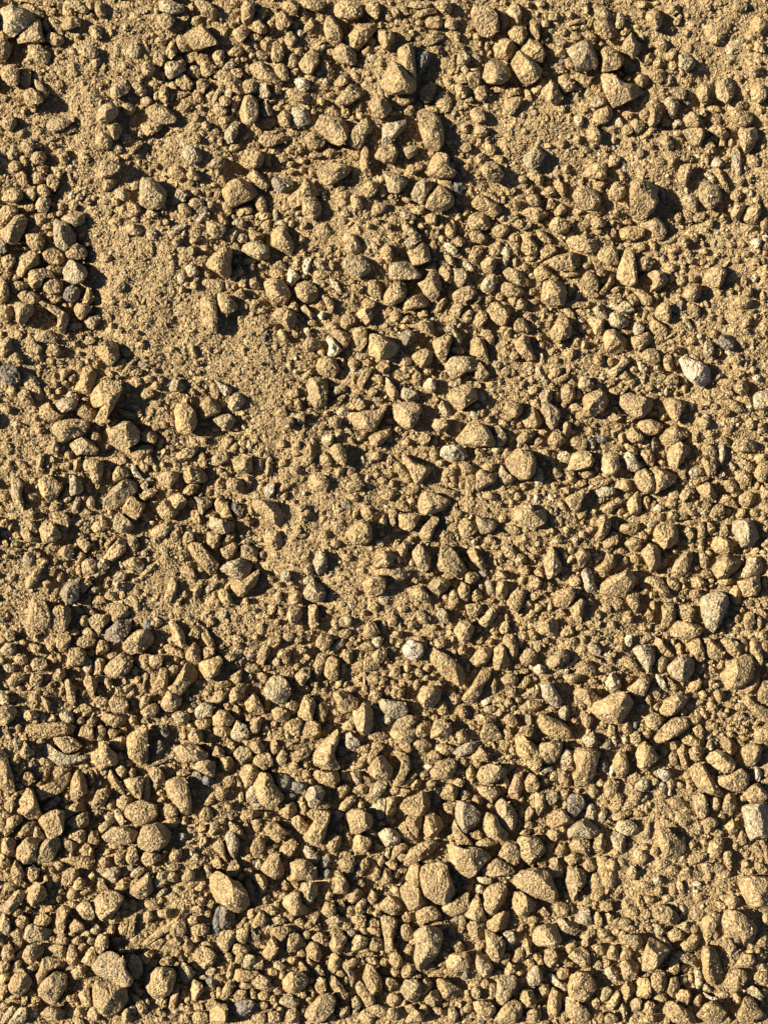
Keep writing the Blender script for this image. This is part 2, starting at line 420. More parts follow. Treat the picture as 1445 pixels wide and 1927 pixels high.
663 1568 3 61 31 211 1001 3408 3718 2441 1411
886 1881 2 61 107 1801 4107 4821 3141 1828 2411
408 1750 2 61 24 1104 3500 3720 2537 1846 2507
981 763 3 72 129 1109 2001 3316 3936 2644 941 2209 3134
709 53 3 72 109 1100 2803 3516 3329 1543 429 1711 1529
184 300 3 72 25 706 2300 4309 3822 2333 536 1607 3111
946 1191 3 82 8 801 2104 3024 2840 1751 637 120 1306 2140
98 748 23 82 120 1307 2900 4402 5011 4422 2229 632 2011 4213
453 -2 3 82 15 503 1701 2609 2724 1946 1051 242 1211 1535
165 1154 13 81 10 1303 4401 4214 2832 2242 1328 421 2805
1187 623 3 82 18 110 2105 3001 4112 4121 1040 127 2112 1032
1031 407 3 81 122 509 1601 3406 4415 3929 2335 1031 1913
1060 918 3 82 121 1810 3800 4206 3428 3044 2147 1035 3212 2539
1118 1037 3 71 33 1818 2300 3609 3636 2547 1249 2916
203 1310 3 61 12 1200 3503 4120 3234 1032 1907
422 1563 23 71 113 601 1703 2916 2653 1446 430 1213
1216 507 3 82 9 1701 3204 4120 3726 1940 643 1224 1909 3520
42 1776 3 72 25 905 2501 4210 3621 2235 938 2505 1232
1027 1219 3 72 29 1116 2900 4512 4325 2934 940 2912 1631
874 1733 12 61 9 1300 3602 4021 3037 1331 2307
459 1303 3 72 119 1901 2910 3932 4039 1743 632 1910 1536
122 1525 3 61 25 1613 4500 4527 3438 1636 3411
781 93 32 62 100 2001 3211 2331 1247 345 1914 1436
977 1861 3 72 17 802 2401 3321 3138 1441 431 1807 2434
616 834 3 82 14 1301 2601 3516 3736 3345 1936 623 2205 3039
1283 533 3 82 114 1003 3000 3807 3623 2536 1031 125 2807 1627
1118 968 3 92 316 1202 2500 3222 2338 1449 351 40 927 2009 1242
104 1703 3 82 134 410 1400 3107 2127 2144 1456 447 2107 1144
1353 1199 3 71 107 900 2603 4214 4232 3340 2032 2409
436 1883 33 71 14 1402 3400 4709 3726 2031 726 2705
761 1533 3 61 116 1001 3402 3419 2446 1033 2412
1329 1575 2 61 128 407 2801 3418 2438 441 1811
86 217 12 71 118 1405 3201 5012 4718 2532 730 2512
387 414 3 82 108 101 1604 3608 4019 2735 1436 324 1411 2126
1262 1790 23 71 11 701 3701 5118 5133 3124 718 3106
786 151 3 82 20 913 2500 3507 3520 2542 1644 738 2511 1631
1166 1805 3 61 9 1901 3613 3233 1941 533 2209
95 961 3 71 107 1201 2701 3916 3634 2540 1632 2109
123 457 3 82 19 1005 2400 3707 4219 4127 2833 830 2107 1525
438 1821 2 61 124 800 3207 5207 4524 2229 2810
938 530 3 71 108 1200 3808 4921 3830 1830 519 2310
316 1166 3 82 105 500 2516 3433 3256 1849 738 927 1813 2951
1002 495 2 82 114 1901 3214 5434 4336 2827 1438 529 1909 4129
475 1414 3 71 120 810 2700 3917 3930 2239 530 2510
509 332 32 71 110 701 2100 4713 3926 2333 521 2110
979 390 3 72 110 1700 3700 5312 4621 2830 1521 2008 4212
1115 197 2 71 116 2105 3701 3916 2834 1038 27 2310
1376 825 3 71 16 605 2101 3703 4814 4325 626 2607
537 165 2 71 110 600 3104 4817 4228 2630 924 1910
1212 14 3 83 122 313 1900 3008 3419 3430 2344 1439 1606 2815 2328
860 979 2 61 109 1300 3505 4022 1736 629 2009
955 47 3 71 14 1201 2802 3713 3624 2439 629 1911
75 1891 3 61 118 1304 2601 5014 3628 1633 2308
848 1394 22 71 20 1908 3900 5205 4916 3227 1233 3210
1045 1726 22 61 7 701 4111 4628 3133 1431 2411
434 1354 23 62 30 1101 2912 3628 3439 339 1408 3132
525 1579 3 61 20 1600 3200 3614 2237 637 2210
693 799 3 82 25 2213 2900 4005 4416 2536 1143 238 2913 1636
365 -2 13 72 5 1401 3609 4622 4338 3235 1424 1411 3429
143 1696 3 72 14 1202 2600 3617 3634 2641 927 2607 2631
465 320 3 82 10 1400 2908 4525 4036 2938 1629 518 1607 3422
1164 1756 13 71 4 1401 4304 4418 2935 1721 725 2708
298 0 22 71 300 3404 5013 4722 2728 722 109 2311
399 779 23 72 111 1502 3300 4711 3829 2633 1322 2607 2425
1142 341 2 71 126 1104 2400 3615 3328 2239 635 2210
1270 1137 3 71 107 1600 2901 3811 3234 2136 725 2507
1091 1068 23 81 111 702 1900 2716 3038 2349 1040 525 1609
626 1638 3 62 43 531 304 1401 3228 2745 1211 2435
295 885 2 71 14 1901 4203 4214 3030 2237 825 2605
819 173 12 71 120 800 2300 3418 2734 1440 227 1411
1178 923 3 72 25 814 2201 2805 2934 2247 1047 1910 1939
439 1405 23 71 12 1100 2900 3612 3427 1736 626 2107
175 1050 12 61 3 1600 3509 2529 738 31 1807
402 934 3 82 16 605 1701 2610 3739 3245 2143 828 1710 2836
898 1139 13 82 129 1218 2700 4300 4309 3423 1843 738 3405 1632
1396 380 3 71 27 1013 2800 3607 3227 2342 638 2116
1026 1609 2 51 131 1900 3321 3341 644 1910
244 834 3 71 10 3101 4505 4316 2730 1632 321 2308
895 1477 2 71 4 1501 4204 4911 3228 2936 1524 2611
318 1730 2 61 24 1400 3000 3424 2037 334 2007
588 1034 23 71 123 705 1601 2816 2836 1649 741 1410
979 446 3 71 123 405 2001 3318 3336 1738 430 1712
4 352 3 72 17 904 3200 4008 4021 2530 326 1608 2915
1309 905 3 82 12 1007 2401 3923 3932 3339 1532 423 2408 2832
1356 1491 2 61 127 1100 2804 2931 1844 437 1814
945 752 3 72 16 1600 3105 3916 3627 2736 1434 2507 3125
342 273 22 71 11 1200 2605 3922 3531 1937 627 2118
766 599 3 82 16 1611 3600 4905 5127 4736 2927 1620 4007 4527
47 438 3 82 104 1101 2902 3718 3529 2635 1533 622 1109 2626
578 1137 3 61 134 202 2000 2220 2049 649 1309
518 18 3 82 124 309 1401 3011 3322 2436 1040 234 1013 1829
1272 306 3 71 123 805 3001 2919 2139 1547 541 2116
1417 1368 3 51 9 1700 4105 4129 1027 2109
988 1815 23 61 123 1701 3013 3433 2044 738 2009
581 890 2 61 114 1400 3205 3923 3238 1432 2505
895 970 23 82 11 200 1205 2807 4116 3525 2434 835 807 2818
361 1429 3 62 115 1403 3101 4505 4135 2527 3607 3525
44 164 3 82 9 1600 2909 3923 3629 2031 1337 327 1614 2027
206 155 23 82 109 1401 2901 4108 3618 2127 1234 125 1409 1623
493 1760 3 61 31 2100 2907 3134 1748 441 2410
-5 572 2 51 103 1801 3416 1838 132 1609
1275 97 23 71 27 207 1801 3114 3327 1839 534 2012
15 1895 22 51 31 2200 3900 3631 536 2907
1090 508 3 72 123 1105 2001 3314 3730 3339 1536 1710 2830
348 1206 3 72 129 218 1900 2913 3336 1742 436 1909 1333
539 1139 13 72 114 600 2900 3118 2038 936 225 1505 1532
539 1755 3 71 129 302 2200 3215 2532 836 239 1805
694 1467 22 61 141 331 1302 3801 3024 1341 2011
428 1284 3 71 126 913 2601 3706 3129 1342 435 2809
114 397 13 72 16 1505 3301 4608 4621 3031 1525 2414 4210
313 311 1 71 14 1002 2600 3909 3727 1931 422 1709
366 1320 23 71 117 1104 2400 3708 3326 1535 430 2208
1229 566 3 82 124 611 1504 2801 3420 3135 2242 1535 2607 2631
536 1350 3 71 14 1203 2700 3612 2936 1634 525 2005
1147 1563 23 61 116 601 2909 2930 2646 733 1409
1279 1751 3 72 26 1713 2701 3913 3726 2438 740 2713 1733
450 1023 13 72 116 601 1801 3514 3634 2032 225 907 2625
1318 859 3 72 9 600 2800 3118 2834 1540 825 1905 2131
616 1834 3 72 111 1001 2717 4038 3953 2441 724 1714 3444
281 979 3 61 22 2605 4100 4809 2834 1434 3911
281 1441 12 71 13 302 1901 3020 2835 1244 626 1709
469 1570 3 61 129 809 2101 3112 2833 1146 1809
1201 654 2 61 114 2101 3603 4325 3434 1627 2507
826 488 3 61 1 901 2316 2745 945 25 1114
302 1509 3 61 18 903 3101 3627 1334 527 1809
1069 1123 3 82 121 1608 2501 3208 2725 2743 1852 936 2510 1845
173 1480 3 61 227 1107 3101 3712 2532 45 2212
1411 157 3 71 121 410 2001 3307 3127 1738 432 2014
3 1575 3 71 17 401 2100 2812 2432 1040 132 1306
573 1772 3 61 112 900 2602 3322 2639 629 1905
28 1540 12 61 134 1614 3001 4307 3232 542 2810
114 1632 2 61 127 707 2800 3814 2134 737 2410
1004 1491 3 51 100 2100 2431 1444 444 1417
139 759 3 71 111 1200 2101 4518 3929 2531 1226 1909
1176 801 3 71 11 1200 2403 3720 3231 1534 425 1707
798 1863 3 61 19 1004 2700 3519 2732 1036 1707
1410 1199 3 82 109 700 1809 2529 2547 2157 1240 129 907 2349
1169 849 43 72 113 1100 2406 3930 2837 1939 826 1908 1935
144 82 22 82 6 1200 3105 4211 4126 2729 1222 316 1609 2918
1209 1341 3 61 109 1501 3909 3723 2234 625 2207
875 1028 3 82 9 1200 2409 3527 4140 3246 1933 825 1707 3236
1412 28 2 71 116 701 2505 3316 3230 1940 730 1610
1143 588 43 72 116 500 2102 4116 3925 2531 525 1705 2822
1029 810 3 71 114 1400 2705 3618 2531 1437 327 1807
621 619 2 71 107 1700 3407 3920 3036 1934 818 2511
425 898 3 71 12 701 2000 3410 3626 2032 526 1608
31 545 12 71 11 1601 3604 4515 4226 2929 919 2006
262 1602 3 51 25 1101 4003 4216 2728 2508
317 927 3 72 110 1301 2400 3715 3128 1336 623 1319 3112
104 1190 3 72 18 703 2001 3209 2527 1638 336 1407 1829
177 1756 3 72 138 308 1501 2706 2920 2233 841 2208 1235
6 1532 3 82 133 1009 2301 3606 3715 2326 1242 240 2706 1031
437 45 2 82 111 1301 2806 3515 2824 1739 631 119 1713 1728
594 1190 3 71 16 1001 2405 3414 2829 1638 127 1709
554 1254 3 61 16 1602 3101 3119 1639 536 2508
1049 138 3 72 106 1401 2711 3424 2533 1137 224 1209 1626
826 1474 3 61 121 1601 3607 3817 2634 931 2311
1079 1243 3 72 110 1301 3101 4212 3927 3131 1523 2205 3123
118 535 33 72 118 605 2000 3509 3323 2035 427 1507 1125
228 1047 3 61 112 2300 3603 4717 4128 1926 2706
258 1228 2 61 118 603 2400 3322 2938 929 1309
179 247 2 72 306 1601 2807 3521 2833 1033 122 1613 1926
984 1455 3 61 113 1101 2403 3323 1938 633 2113
422 226 23 82 21 1505 2401 2907 2429 1543 844 34 1912 1034
676 273 3 82 29 409 1000 1809 1736 2454 1558 447 1214 1749
612 1567 3 61 126 409 1700 3109 2926 1141 1709
1104 594 3 71 10 1201 3207 3227 2639 1436 821 2307
1390 1257 2 71 2900 3809 3831 2745 1249 140 1831 3225
635 1611 3 61 108 1800 3305 3230 1832 525 2105
1141 665 3 72 134 2319 3201 4710 3923 1643 545 3212 1036
509 1329 3 61 110 1400 3406 3919 2731 1028 1606
1309 154 3 72 19 1003 2600 2913 2239 837 226 1508 1730
1283 208 3 61 116 1901 3610 3923 2833 1030 1910
265 226 2 71 9 1301 4209 3918 2227 1231 18 1512
977 1219 3 71 20 805 2200 3512 3325 1334 431 1905
153 1780 2 71 28 1602 2601 2617 3928 2241 531 1914
683 1163 3 61 25 808 1701 3530 2139 336 1708
1082 1706 22 61 21 1104 2400 3431 2436 431 1711
138 1192 3 61 121 1307 3501 4412 4025 2030 2610
473 1834 3 61 14 1701 3411 4128 2731 728 2711
588 1228 13 72 125 1003 1800 2709 1838 749 338 1607 740
114 1510 3 71 24 2402 4201 4613 3022 1033 232 3008
131 893 23 62 2 701 2009 2726 2235 40 1104 735
1069 817 3 71 118 707 1802 2900 3613 3431 1831 2309
156 1268 3 62 114 800 2807 2825 1646 831 1709 1738
1162 1232 3 71 110 1301 2910 4432 3838 1827 418 2010
1353 1385 3 71 12 700 2105 3422 3432 2139 725 1712
947 182 3 72 22 1202 3500 3709 2722 936 331 2905 1227
564 -2 3 71 2 3801 5006 4615 3025 1719 613 2809
21 1616 3 61 20 1000 2114 2831 1945 138 1209
509 75 3 82 125 705 1401 2107 2725 2339 1243 236 1212 1432
114 29 3 72 15 1003 2801 3907 3919 1927 730 1509 3013
330 136 3 72 111 1101 2206 3520 3133 1534 224 1311 2224
329 59 12 71 119 801 1605 2521 3437 1241 230 1414
776 1357 3 61 22 1702 3500 3516 2631 833 2109
847 504 22 71 0 1502 3003 3414 2432 1537 620 2407
1167 1844 3 61 114 1101 2404 2918 1443 434 1807
648 1376 43 61 104 1001 3021 3029 1937 234 1211
153 1051 3 71 8 1100 2502 3117 2730 933 324 1606
1280 364 23 81 112 803 1901 3309 3525 3137 1929 421 1712
203 1445 3 71 22 400 1718 3238 3247 2451 1040 614
522 203 3 71 15 804 2400 2619 2639 1237 228 1212
1177 1110 3 62 16 1401 2509 2736 1847 529 1607 2038
410 1422 3 71 119 602 2600 3312 2926 1432 427 1607
506 1741 2 61 106 2101 4506 3519 2533 1123 3106
139 570 3 72 111 300 3004 3511 2525 1434 325 2307 1429
723 1498 13 61 103 2100 2417 1834 144 120 1410
307 1088 2 51 147 1400 2700 2531 1247 1820
691 522 2 61 116 400 2411 2840 1338 131 909
428 738 23 71 126 608 1800 3212 3321 2034 936 1708
75 754 2 61 112 1401 3225 4927 3238 1434 1616
1055 721 3 61 16 1000 2607 2825 1738 336 1707
335 1809 23 61 119 1000 2412 3422 2736 1039 1305
122 1274 3 62 1 1103 2023 2243 1656 541 910 1645
547 1531 3 61 14 1401 2411 3421 3141 1435 2114
666 1234 1 51 19 2901 5225 2930 1625 2914
793 55 2 81 25 1114 2401 3303 4414 3623 1831 431 2014
987 1895 3 61 117 807 3100 3120 2532 432 2110
1166 106 32 61 201 1601 3114 3127 732 18 1616
368 1170 3 82 103 401 2012 3536 3747 2952 1536 616 905 2945
751 618 33 71 130 408 1501 2908 3021 1832 240 1508
363 933 23 82 1 902 2902 3915 2229 1638 1029 711 1604 2024
724 708 3 72 0 704 2729 2938 2249 1347 229 1118 2236
63 621 12 71 16 1300 3305 4616 4425 2623 423 2109
969 1363 3 61 123 1005 2501 3607 3227 330 2105
1134 1462 2 61 13 1401 3016 2433 1041 329 1709
1192 541 3 72 101 1000 3212 3826 2837 1632 515 1406 2823
329 839 3 61 116 1905 4500 4314 2526 527 3605
902 515 23 71 123 1405 2801 3314 2829 1839 832 1909
931 1091 3 61 113 801 2304 2522 1642 335 1406
1157 981 3 61 16 1107 4500 4709 3825 2025 3105
658 1758 3 61 19 1501 3406 3616 1933 531 2009
875 1134 3 61 5 1201 3203 3219 1233 423 2108
1219 599 2 71 109 1200 2305 3820 3634 2534 1225 2107
975 1317 3 61 16 1900 4102 4711 3223 1022 2805
1381 1794 3 61 124 1900 3602 4117 3027 1327 3007
1012 460 3 61 109 1300 3102 3816 2227 629 1809
359 1842 3 61 6 600 2309 2520 1336 148 2013
124 1560 3 61 12 1201 3803 3823 2728 1221 2007
543 1403 3 71 21 1111 3501 4307 3521 1829 834 2811
396 848 12 61 116 1600 3400 3814 2327 929 2307
747 1543 3 71 16 1401 2119 3838 3144 1438 429 1419
1038 1696 2 51 114 1400 3810 3427 1431 2110
1022 1783 3 61 128 304 1701 2818 2331 1040 1708
466 1348 3 61 14 1300 2800 2622 1536 434 1905
289 1638 23 61 118 804 3101 3118 1435 431 2108
1373 277 43 71 114 801 1810 2225 2253 1352 636 1119
1137 1266 43 62 22 1102 1800 3116 3131 1636 2007 2029
764 1898 2 51 17 1401 3411 3129 29 1707
436 1775 2 61 12 701 3001 3716 2428 722 2006
1111 1565 3 61 28 814 1901 2921 2544 838 1917
473 1644 3 61 5 1000 2905 3132 2044 1425 2408
439 1743 2 61 17 1104 3101 2927 2134 729 2107
523 1508 3 61 120 1407 2800 3817 2134 831 2112
970 806 3 61 118 1701 3702 3713 1731 629 2906
375 524 11 61 9 1700 3903 5016 3925 1718 3007
322 1337 12 61 9 1500 3705 3520 1730 620 2107
85 58 3 82 109 1101 2203 3612 3622 2630 1326 218 1511 2618
209 874 2 61 119 1301 3110 3821 2428 434 1508
1246 181 43 72 10 1100 2903 3119 2037 1437 921 2010 1630
928 800 22 71 104 1100 2619 2628 1742 441 626 1310
1346 900 3 81 4 1804 3300 4015 4728 3833 1824 1613 3106
567 636 2 51 112 1201 3401 3817 1630 1610
859 1092 3 61 116 801 2410 2625 1741 436 1510
1 1775 3 71 119 606 1901 2612 2829 1636 233 1606
892 681 3 71 116 502 1300 2920 2929 1537 331 1109
145 1364 3 61 115 1500 3003 3328 2431 827 1706
810 0 3 61 100 3600 4013 3922 2929 1922 2509
1201 843 2 51 105 1901 3219 2736 1234 2110
314 1848 3 61 164 737 1800 2407 2140 1164 2114
1330 232 3 61 112 1400 2903 4121 3432 1623 2308
3 215 2 61 12 1000 2605 3020 1734 329 1514
515 117 2 72 12 801 2104 2919 2836 1736 523 1010 1927
414 1019 3 61 14 909 2700 3511 2331 1138 2309
890 1341 3 61 107 1701 4407 4221 2425 918 2207
1275 1380 3 71 107 700 2403 4617 4324 2826 1120 2410
1197 482 2 71 7 1400 2902 3116 2528 1129 322 2009
294 24 12 62 5 2000 3409 3123 1634 723 1609 2027
843 1106 2 61 11 900 1809 2427 1338 45 1109
1080 1028 3 61 118 1400 3216 2333 1241 731 1609
966 599 3 71 11 800 2400 3014 3027 1028 122 2107
118 0 13 82 100 3300 4611 5124 3826 2619 1510 307 2404 3818
936 874 22 71 28 303 701 1614 3425 2736 1139 1416
376 113 3 72 118 503 1800 3214 2525 1434 329 1409 1625
-5 634 2 61 514 1601 2703 2823 941 127 1407
1270 1861 3 61 14 901 2604 3114 2334 627 1907
215 1649 2 61 124 1107 3100 3517 2130 834 2410
43 1628 12 61 108 1401 3504 2828 1835 821 2111
148 1854 2 51 14 2101 2738 1745 428 1714
388 999 3 71 114 402 1700 2907 2625 1536 629 1707
1380 885 3 61 114 603 2401 3510 3130 1528 2208
950 2 3 72 120 2000 3118 3327 2444 1734 627 2111 2334
613 630 43 82 9 700 1607 3229 2531 1643 338 720 1109 2227
750 1736 3 71 124 404 1801 2821 2333 1436 434 1408
263 810 3 71 9 1000 2801 3611 2827 1225 118 1707
876 133 2 61 5 2300 2811 2729 1134 320 1611
904 482 3 61 11 1500 3000 2527 1734 327 1507
811 785 3 61 119 603 2601 3316 2925 1332 2207
1349 629 33 72 15 601 2400 3211 2828 1930 826 1306 2224
1078 133 1 61 9 1800 3609 3227 1629 520 1809
1052 1407 23 61 29 1000 2708 2924 2435 1034 1710
649 1667 3 61 121 1801 3412 3126 1434 228 2107
525 -2 3 72 13 1104 2701 4009 3130 2026 920 2006 2522
978 1288 3 51 122 1609 3600 4327 2128 2909
201 229 3 72 9 1201 2606 3018 2335 1235 622 1209 1924
523 1873 22 61 115 802 2100 4109 3822 1423 2105
681 340 3 71 111 1000 2802 3016 2327 1433 529 1709
685 1 2 71 17 408 1900 3008 3119 2437 1026 1912
571 1589 42 61 14 400 1810 3734 1537 427 1114
1253 1837 3 51 131 604 2301 2621 1341 1608
46 1068 3 61 136 720 2500 3602 2725 1241 2507
61 1718 3 61 112 2000 3809 3022 2032 624 2305
1272 1400 3 61 10 1400 2217 2244 1449 734 1414
188 1630 22 61 116 2801 3801 4016 2833 1926 3509
995 33 3 62 9 1200 2205 2140 1744 429 1211 1734
1373 380 3 62 122 900 2902 2911 1536 433 2105 1031
246 1868 2 61 0 1407 3024 3444 2044 720 1717
1337 315 2 61 3 1801 3127 3647 2747 1423 2218
616 1794 3 61 134 503 1300 2710 2524 1039 1707
1389 925 3 71 19 208 1001 2601 3412 2623 1030 2205
1153 564 23 61 117 2001 3509 4322 3126 1527 2909
1379 557 2 61 12 501 3203 3812 2923 925 2307
783 1837 3 51 125 1501 3211 3025 1538 1811
595 1317 2 51 16 1100 2513 1645 336 1107
156 590 22 61 114 1303 3300 3216 1931 425 2207
697 1214 3 61 121 910 2501 3214 2532 936 2110
1378 714 3 71 18 1001 2401 3014 2927 1932 827 1905
710 457 3 72 114 2001 2710 3025 2739 2140 1027 2107 2332
638 585 2 71 119 810 2201 3314 3125 1335 630 2208
1346 929 3 71 10 900 2703 4219 4028 2724 919 2208
0 477 2 61 10 1301 2903 3116 2032 727 1310
1218 128 2 71 10 1301 3003 3419 2431 1325 419 1710
733 1582 2 61 127 811 2800 3811 2127 436 2111
533 1895 2 51 131 807 2400 3014 2832 1807
66 370 13 72 117 703 1200 3002 3110 2328 530 1108 2123
264 1323 3 61 16 1603 3101 3712 2530 1127 2505
754 728 23 72 9 600 1704 3009 3524 1529 120 1707 1522
1132 999 3 71 122 911 2200 3107 3125 1534 431 2207
1029 1831 43 82 0 1000 2314 3820 3832 3039 1627 514 1610 3331
669 579 3 71 110 902 2600 3211 3127 2234 1122 2205
397 1703 33 61 57 720 1400 1910 1927 1657 1410
693 1763 2 61 118 701 2402 3121 2429 428 1707
1101 235 3 61 112 1500 2609 3123 2636 627 1712
880 433 3 71 109 1000 2101 3614 3625 2728 1023 2309
202 1382 22 51 14 3601 3630 2030 923 2710
940 1266 3 61 111 1400 3000 3616 3024 1024 2104
922 422 3 71 110 1700 3200 3811 3022 1927 1022 2107
886 585 3 61 16 1701 3005 3019 1734 428 1708
238 1005 3 61 116 405 1701 2519 2036 941 1510
146 1081 3 61 120 1003 2500 2818 1236 332 1612
236 1589 3 61 121 1101 2209 2629 1341 334 1309
456 146 2 61 7 1601 3214 2527 932 223 1412
56 1237 3 61 111 1100 3103 3516 2627 825 1707
99 1440 2 61 112 1201 3903 3414 1427 525 1710
1370 1099 2 61 114 1400 2516 2534 1440 327 1607
874 892 2 61 18 1105 2001 2130 1145 241 1607
46 628 2 61 107 1000 2318 3625 2742 1231 1616
889 161 2 61 112 1000 2500 2819 1831 326 1410
1421 497 2 51 112 1201 2401 2739 1434 1612
706 1501 23 61 117 404 2100 2121 1441 338 1111
1295 1403 3 71 11 802 2301 2912 2628 1331 323 1407
604 1696 3 61 21 900 2504 3021 2231 929 1910
1087 708 23 71 13 500 2001 3113 2327 1129 122 1404
33 732 3 61 12 900 2303 3123 2932 1129 1607
895 1575 12 61 11 1501 3607 4611 1926 219 2611
356 1738 2 61 109 1600 3604 3816 2324 622 2306
0 1719 22 51 40 1 1001 2014 2033 808
836 603 22 81 10 1301 2112 3434 3047 1934 1523 123 1510
817 994 11 51 12 1201 3407 3623 1227 2007
124 1777 2 71 124 600 1810 2424 2137 1142 234 1110
755 416 13 72 6 701 2009 3828 3437 2033 720 1409 2928
131 1814 2 61 117 2100 3307 2727 1131 227 2107
518 783 3 61 105 1001 3401 3714 2526 1221 2305
461 1477 22 61 18 1201 2204 2631 1236 231 1611
1117 914 43 61 10 1901 3903 4016 2123 821 2408
461 1652 2 61 4 900 1921 2251 1451 427 1214
13 1266 3 61 16 1400 3102 3809 2520 1131 1807
691 1393 3 61 41 424 1901 3512 1928 646 1914
1398 1149 3 71 24 110 1300 2108 2424 1537 437 1308
798 28 3 71 113 805 2801 3612 3421 2426 623 1910
470 34 3 72 118 900 1904 3319 3329 2030 424 1113 2224
465 1393 3 61 111 1001 2501 3717 2529 1222 1806
309 73 3 72 125 908 2000 2411 2527 1239 236 1411 1429
884 201 2 62 8 1200 3217 2826 1233 321 1008 2321
1131 934 3 71 123 1212 3201 4108 3219 1632 532 2508
393 1297 3 71 25 1007 2100 3502 3911 2820 1927 2107
1115 11 12 61 7 1700 3207 3720 2829 1222 1909
1320 1536 3 61 109 1301 2704 3213 2026 635 1606
425 1617 3 61 23 1102 2101 2816 1833 436 1413
108 1023 3 62 114 1603 3001 3221 2132 825 2505 2125
389 291 12 51 118 2300 3613 3227 327 2111
77 1497 32 61 130 710 3400 4008 2126 733 2508
89 1777 2 61 10 1200 3604 3917 2926 1219 2607
1134 1814 22 51 114 1200 3017 2937 1231 1614
322 353 22 61 25 1200 2300 3012 2625 333 1707
1368 188 2 61 12 1102 3601 4012 3617 522 2305
414 1841 2 61 41 521 1900 2910 2231 941 2214
287 91 2 61 116 705 2300 2720 1636 427 1513
675 952 2 61 7 1401 3418 3429 2534 1125 1810
477 366 3 81 114 503 1701 2410 2630 1934 1132 423 1312
235 417 2 61 12 1201 2708 3816 2727 925 1810
1292 1602 2 51 111 2101 4104 3117 728 2107
113 1569 22 71 16 901 2014 3519 2929 1938 1029 1412
1045 1447 2 61 7 1401 2211 3128 2736 728 1411
658 363 2 61 108 1300 2615 2430 1135 326 1306
569 830 2 61 134 1009 1400 2525 1638 1052 1416
281 1231 3 61 4 1301 2902 2422 1127 22 1308
671 690 3 71 134 914 2200 3105 2422 1140 440 2009
804 911 13 81 3 1301 4511 5713 6022 5628 4022 1611 3611
181 1202 3 61 11 801 2306 2620 1431 133 1409
397 1575 2 51 18 1901 2618 3251 1631 1614
1163 1777 3 61 124 504 1800 2714 2231 531 1507
669 1612 2 61 31 807 2801 2614 1436 438 1811
484 1212 3 61 19 1001 1903 2614 1234 443 1507
1318 833 3 61 11 401 1702 3013 2826 626 1506
858 94 23 71 119 604 1700 2806 2622 1530 427 1510
590 1837 3 51 121 901 2304 2628 1236 1208
219 1496 3 71 116 303 1600 3611 2120 1629 525 1607
1255 162 12 61 9 2200 3709 3625 2529 1318 2509
585 1753 3 61 111 1401 3411 3329 1724 217 2107
89 33 12 72 100 1300 2713 3227 2936 1528 718 1309 2223
1014 732 23 62 9 1100 2402 2614 1829 432 1605 1125
1172 1010 3 51 111 1900 3305 3320 1629 2507
38 128 2 82 208 900 1803 2214 2028 1240 636 123 1208 1330
1415 1827 2 51 114 1101 3004 3028 1226 1908
1358 1765 3 71 12 500 1602 2716 2629 1735 522 1609
730 1790 3 61 121 407 1401 2814 2628 1434 1611
631 1473 3 61 18 905 2201 2912 1927 335 1512
1428 914 2 51 3 1601 2516 1836 734 1408
343 908 3 61 25 702 2700 3407 2520 728 2207
988 364 3 71 107 1101 2601 2912 2825 1526 418 2207
553 145 42 61 2 1901 3011 2824 1928 217 2108
483 154 22 71 17 804 2000 2311 2824 2031 730 1313
164 1561 3 61 22 506 2001 2522 1636 733 1813
269 1456 43 71 156 225 600 1305 1438 956 262 620
1223 68 3 61 114 2101 3414 3721 2832 1223 2310
402 1477 2 61 21 904 2401 3111 2128 430 1611
399 1366 3 61 104 900 3504 3816 2624 616 1504
1333 947 3 61 123 608 2000 3106 2921 930 2006
635 1496 3 61 124 1505 3200 3509 2126 834 2112
409 1107 2 61 104 1400 2817 3032 1430 317 1408
1426 599 2 51 18 900 2200 2231 934 1107
1255 1745 3 61 112 1400 3315 3124 1129 424 1709
719 1837 3 61 108 1201 2708 3221 1530 321 1808
399 92 3 72 108 900 2301 2417 2030 931 219 1308 1524
580 1506 13 61 106 1201 3302 4609 3619 1619 2206
265 115 3 71 12 800 2002 2814 2227 828 222 1414
84 645 2 61 16 1601 3208 3223 1628 323 1810
316 705 22 62 125 1401 2314 3625 1833 532 1407 1825
1357 750 2 61 5 1800 4214 4025 2527 1111 2509
87 326 3 71 112 901 2207 2521 1735 632 221 1110
129 1728 3 51 116 1300 3116 2927 629 1609
1183 222 2 61 109 1200 2807 2922 1433 822 1711
175 1237 3 61 22 700 2302 2318 1236 333 1407
471 1709 2 61 135 1218 2201 3118 2931 1238 2214
1139 1863 3 51 29 2200 2815 1542 234 2209
900 613 2 71 117 1401 2511 3126 3037 2138 1424 1608
1193 1466 23 61 12 1200 2900 3012 1925 324 2205
1427 1579 2 41 3 1700 2151 1140 1114
1060 1606 2 51 7 1900 3903 1924 220 1903
940 1021 2 61 112 1000 2509 3420 2334 1023 1912
28 315 2 61 107 1201 2312 2632 1636 525 1210
818 1396 2 61 11 1401 3108 4118 2026 1021 2011
730 1665 2 61 701 1704 1921 3141 2145 114 1411
1381 859 13 71 103 500 2308 3618 4128 2729 1020 2111
56 284 3 61 116 801 2400 3311 2623 1126 1509
166 45 2 72 103 1601 2708 2719 2132 924 215 1408 1622
61 1550 22 51 28 601 1611 2628 642 811
1139 1777 3 51 117 1100 2504 2531 729 1407
855 157 2 61 3 1501 2714 2127 831 118 1210
487 219 1 61 110 901 2901 3414 2123 521 1612
37 262 2 61 107 1200 2702 3016 2129 722 1509
248 152 12 71 108 1000 2308 3021 2130 526 217 1210
1360 1541 2 51 11 1701 2908 2725 1433 1711
1 1209 13 61 13 1200 2804 3117 1726 626 1706
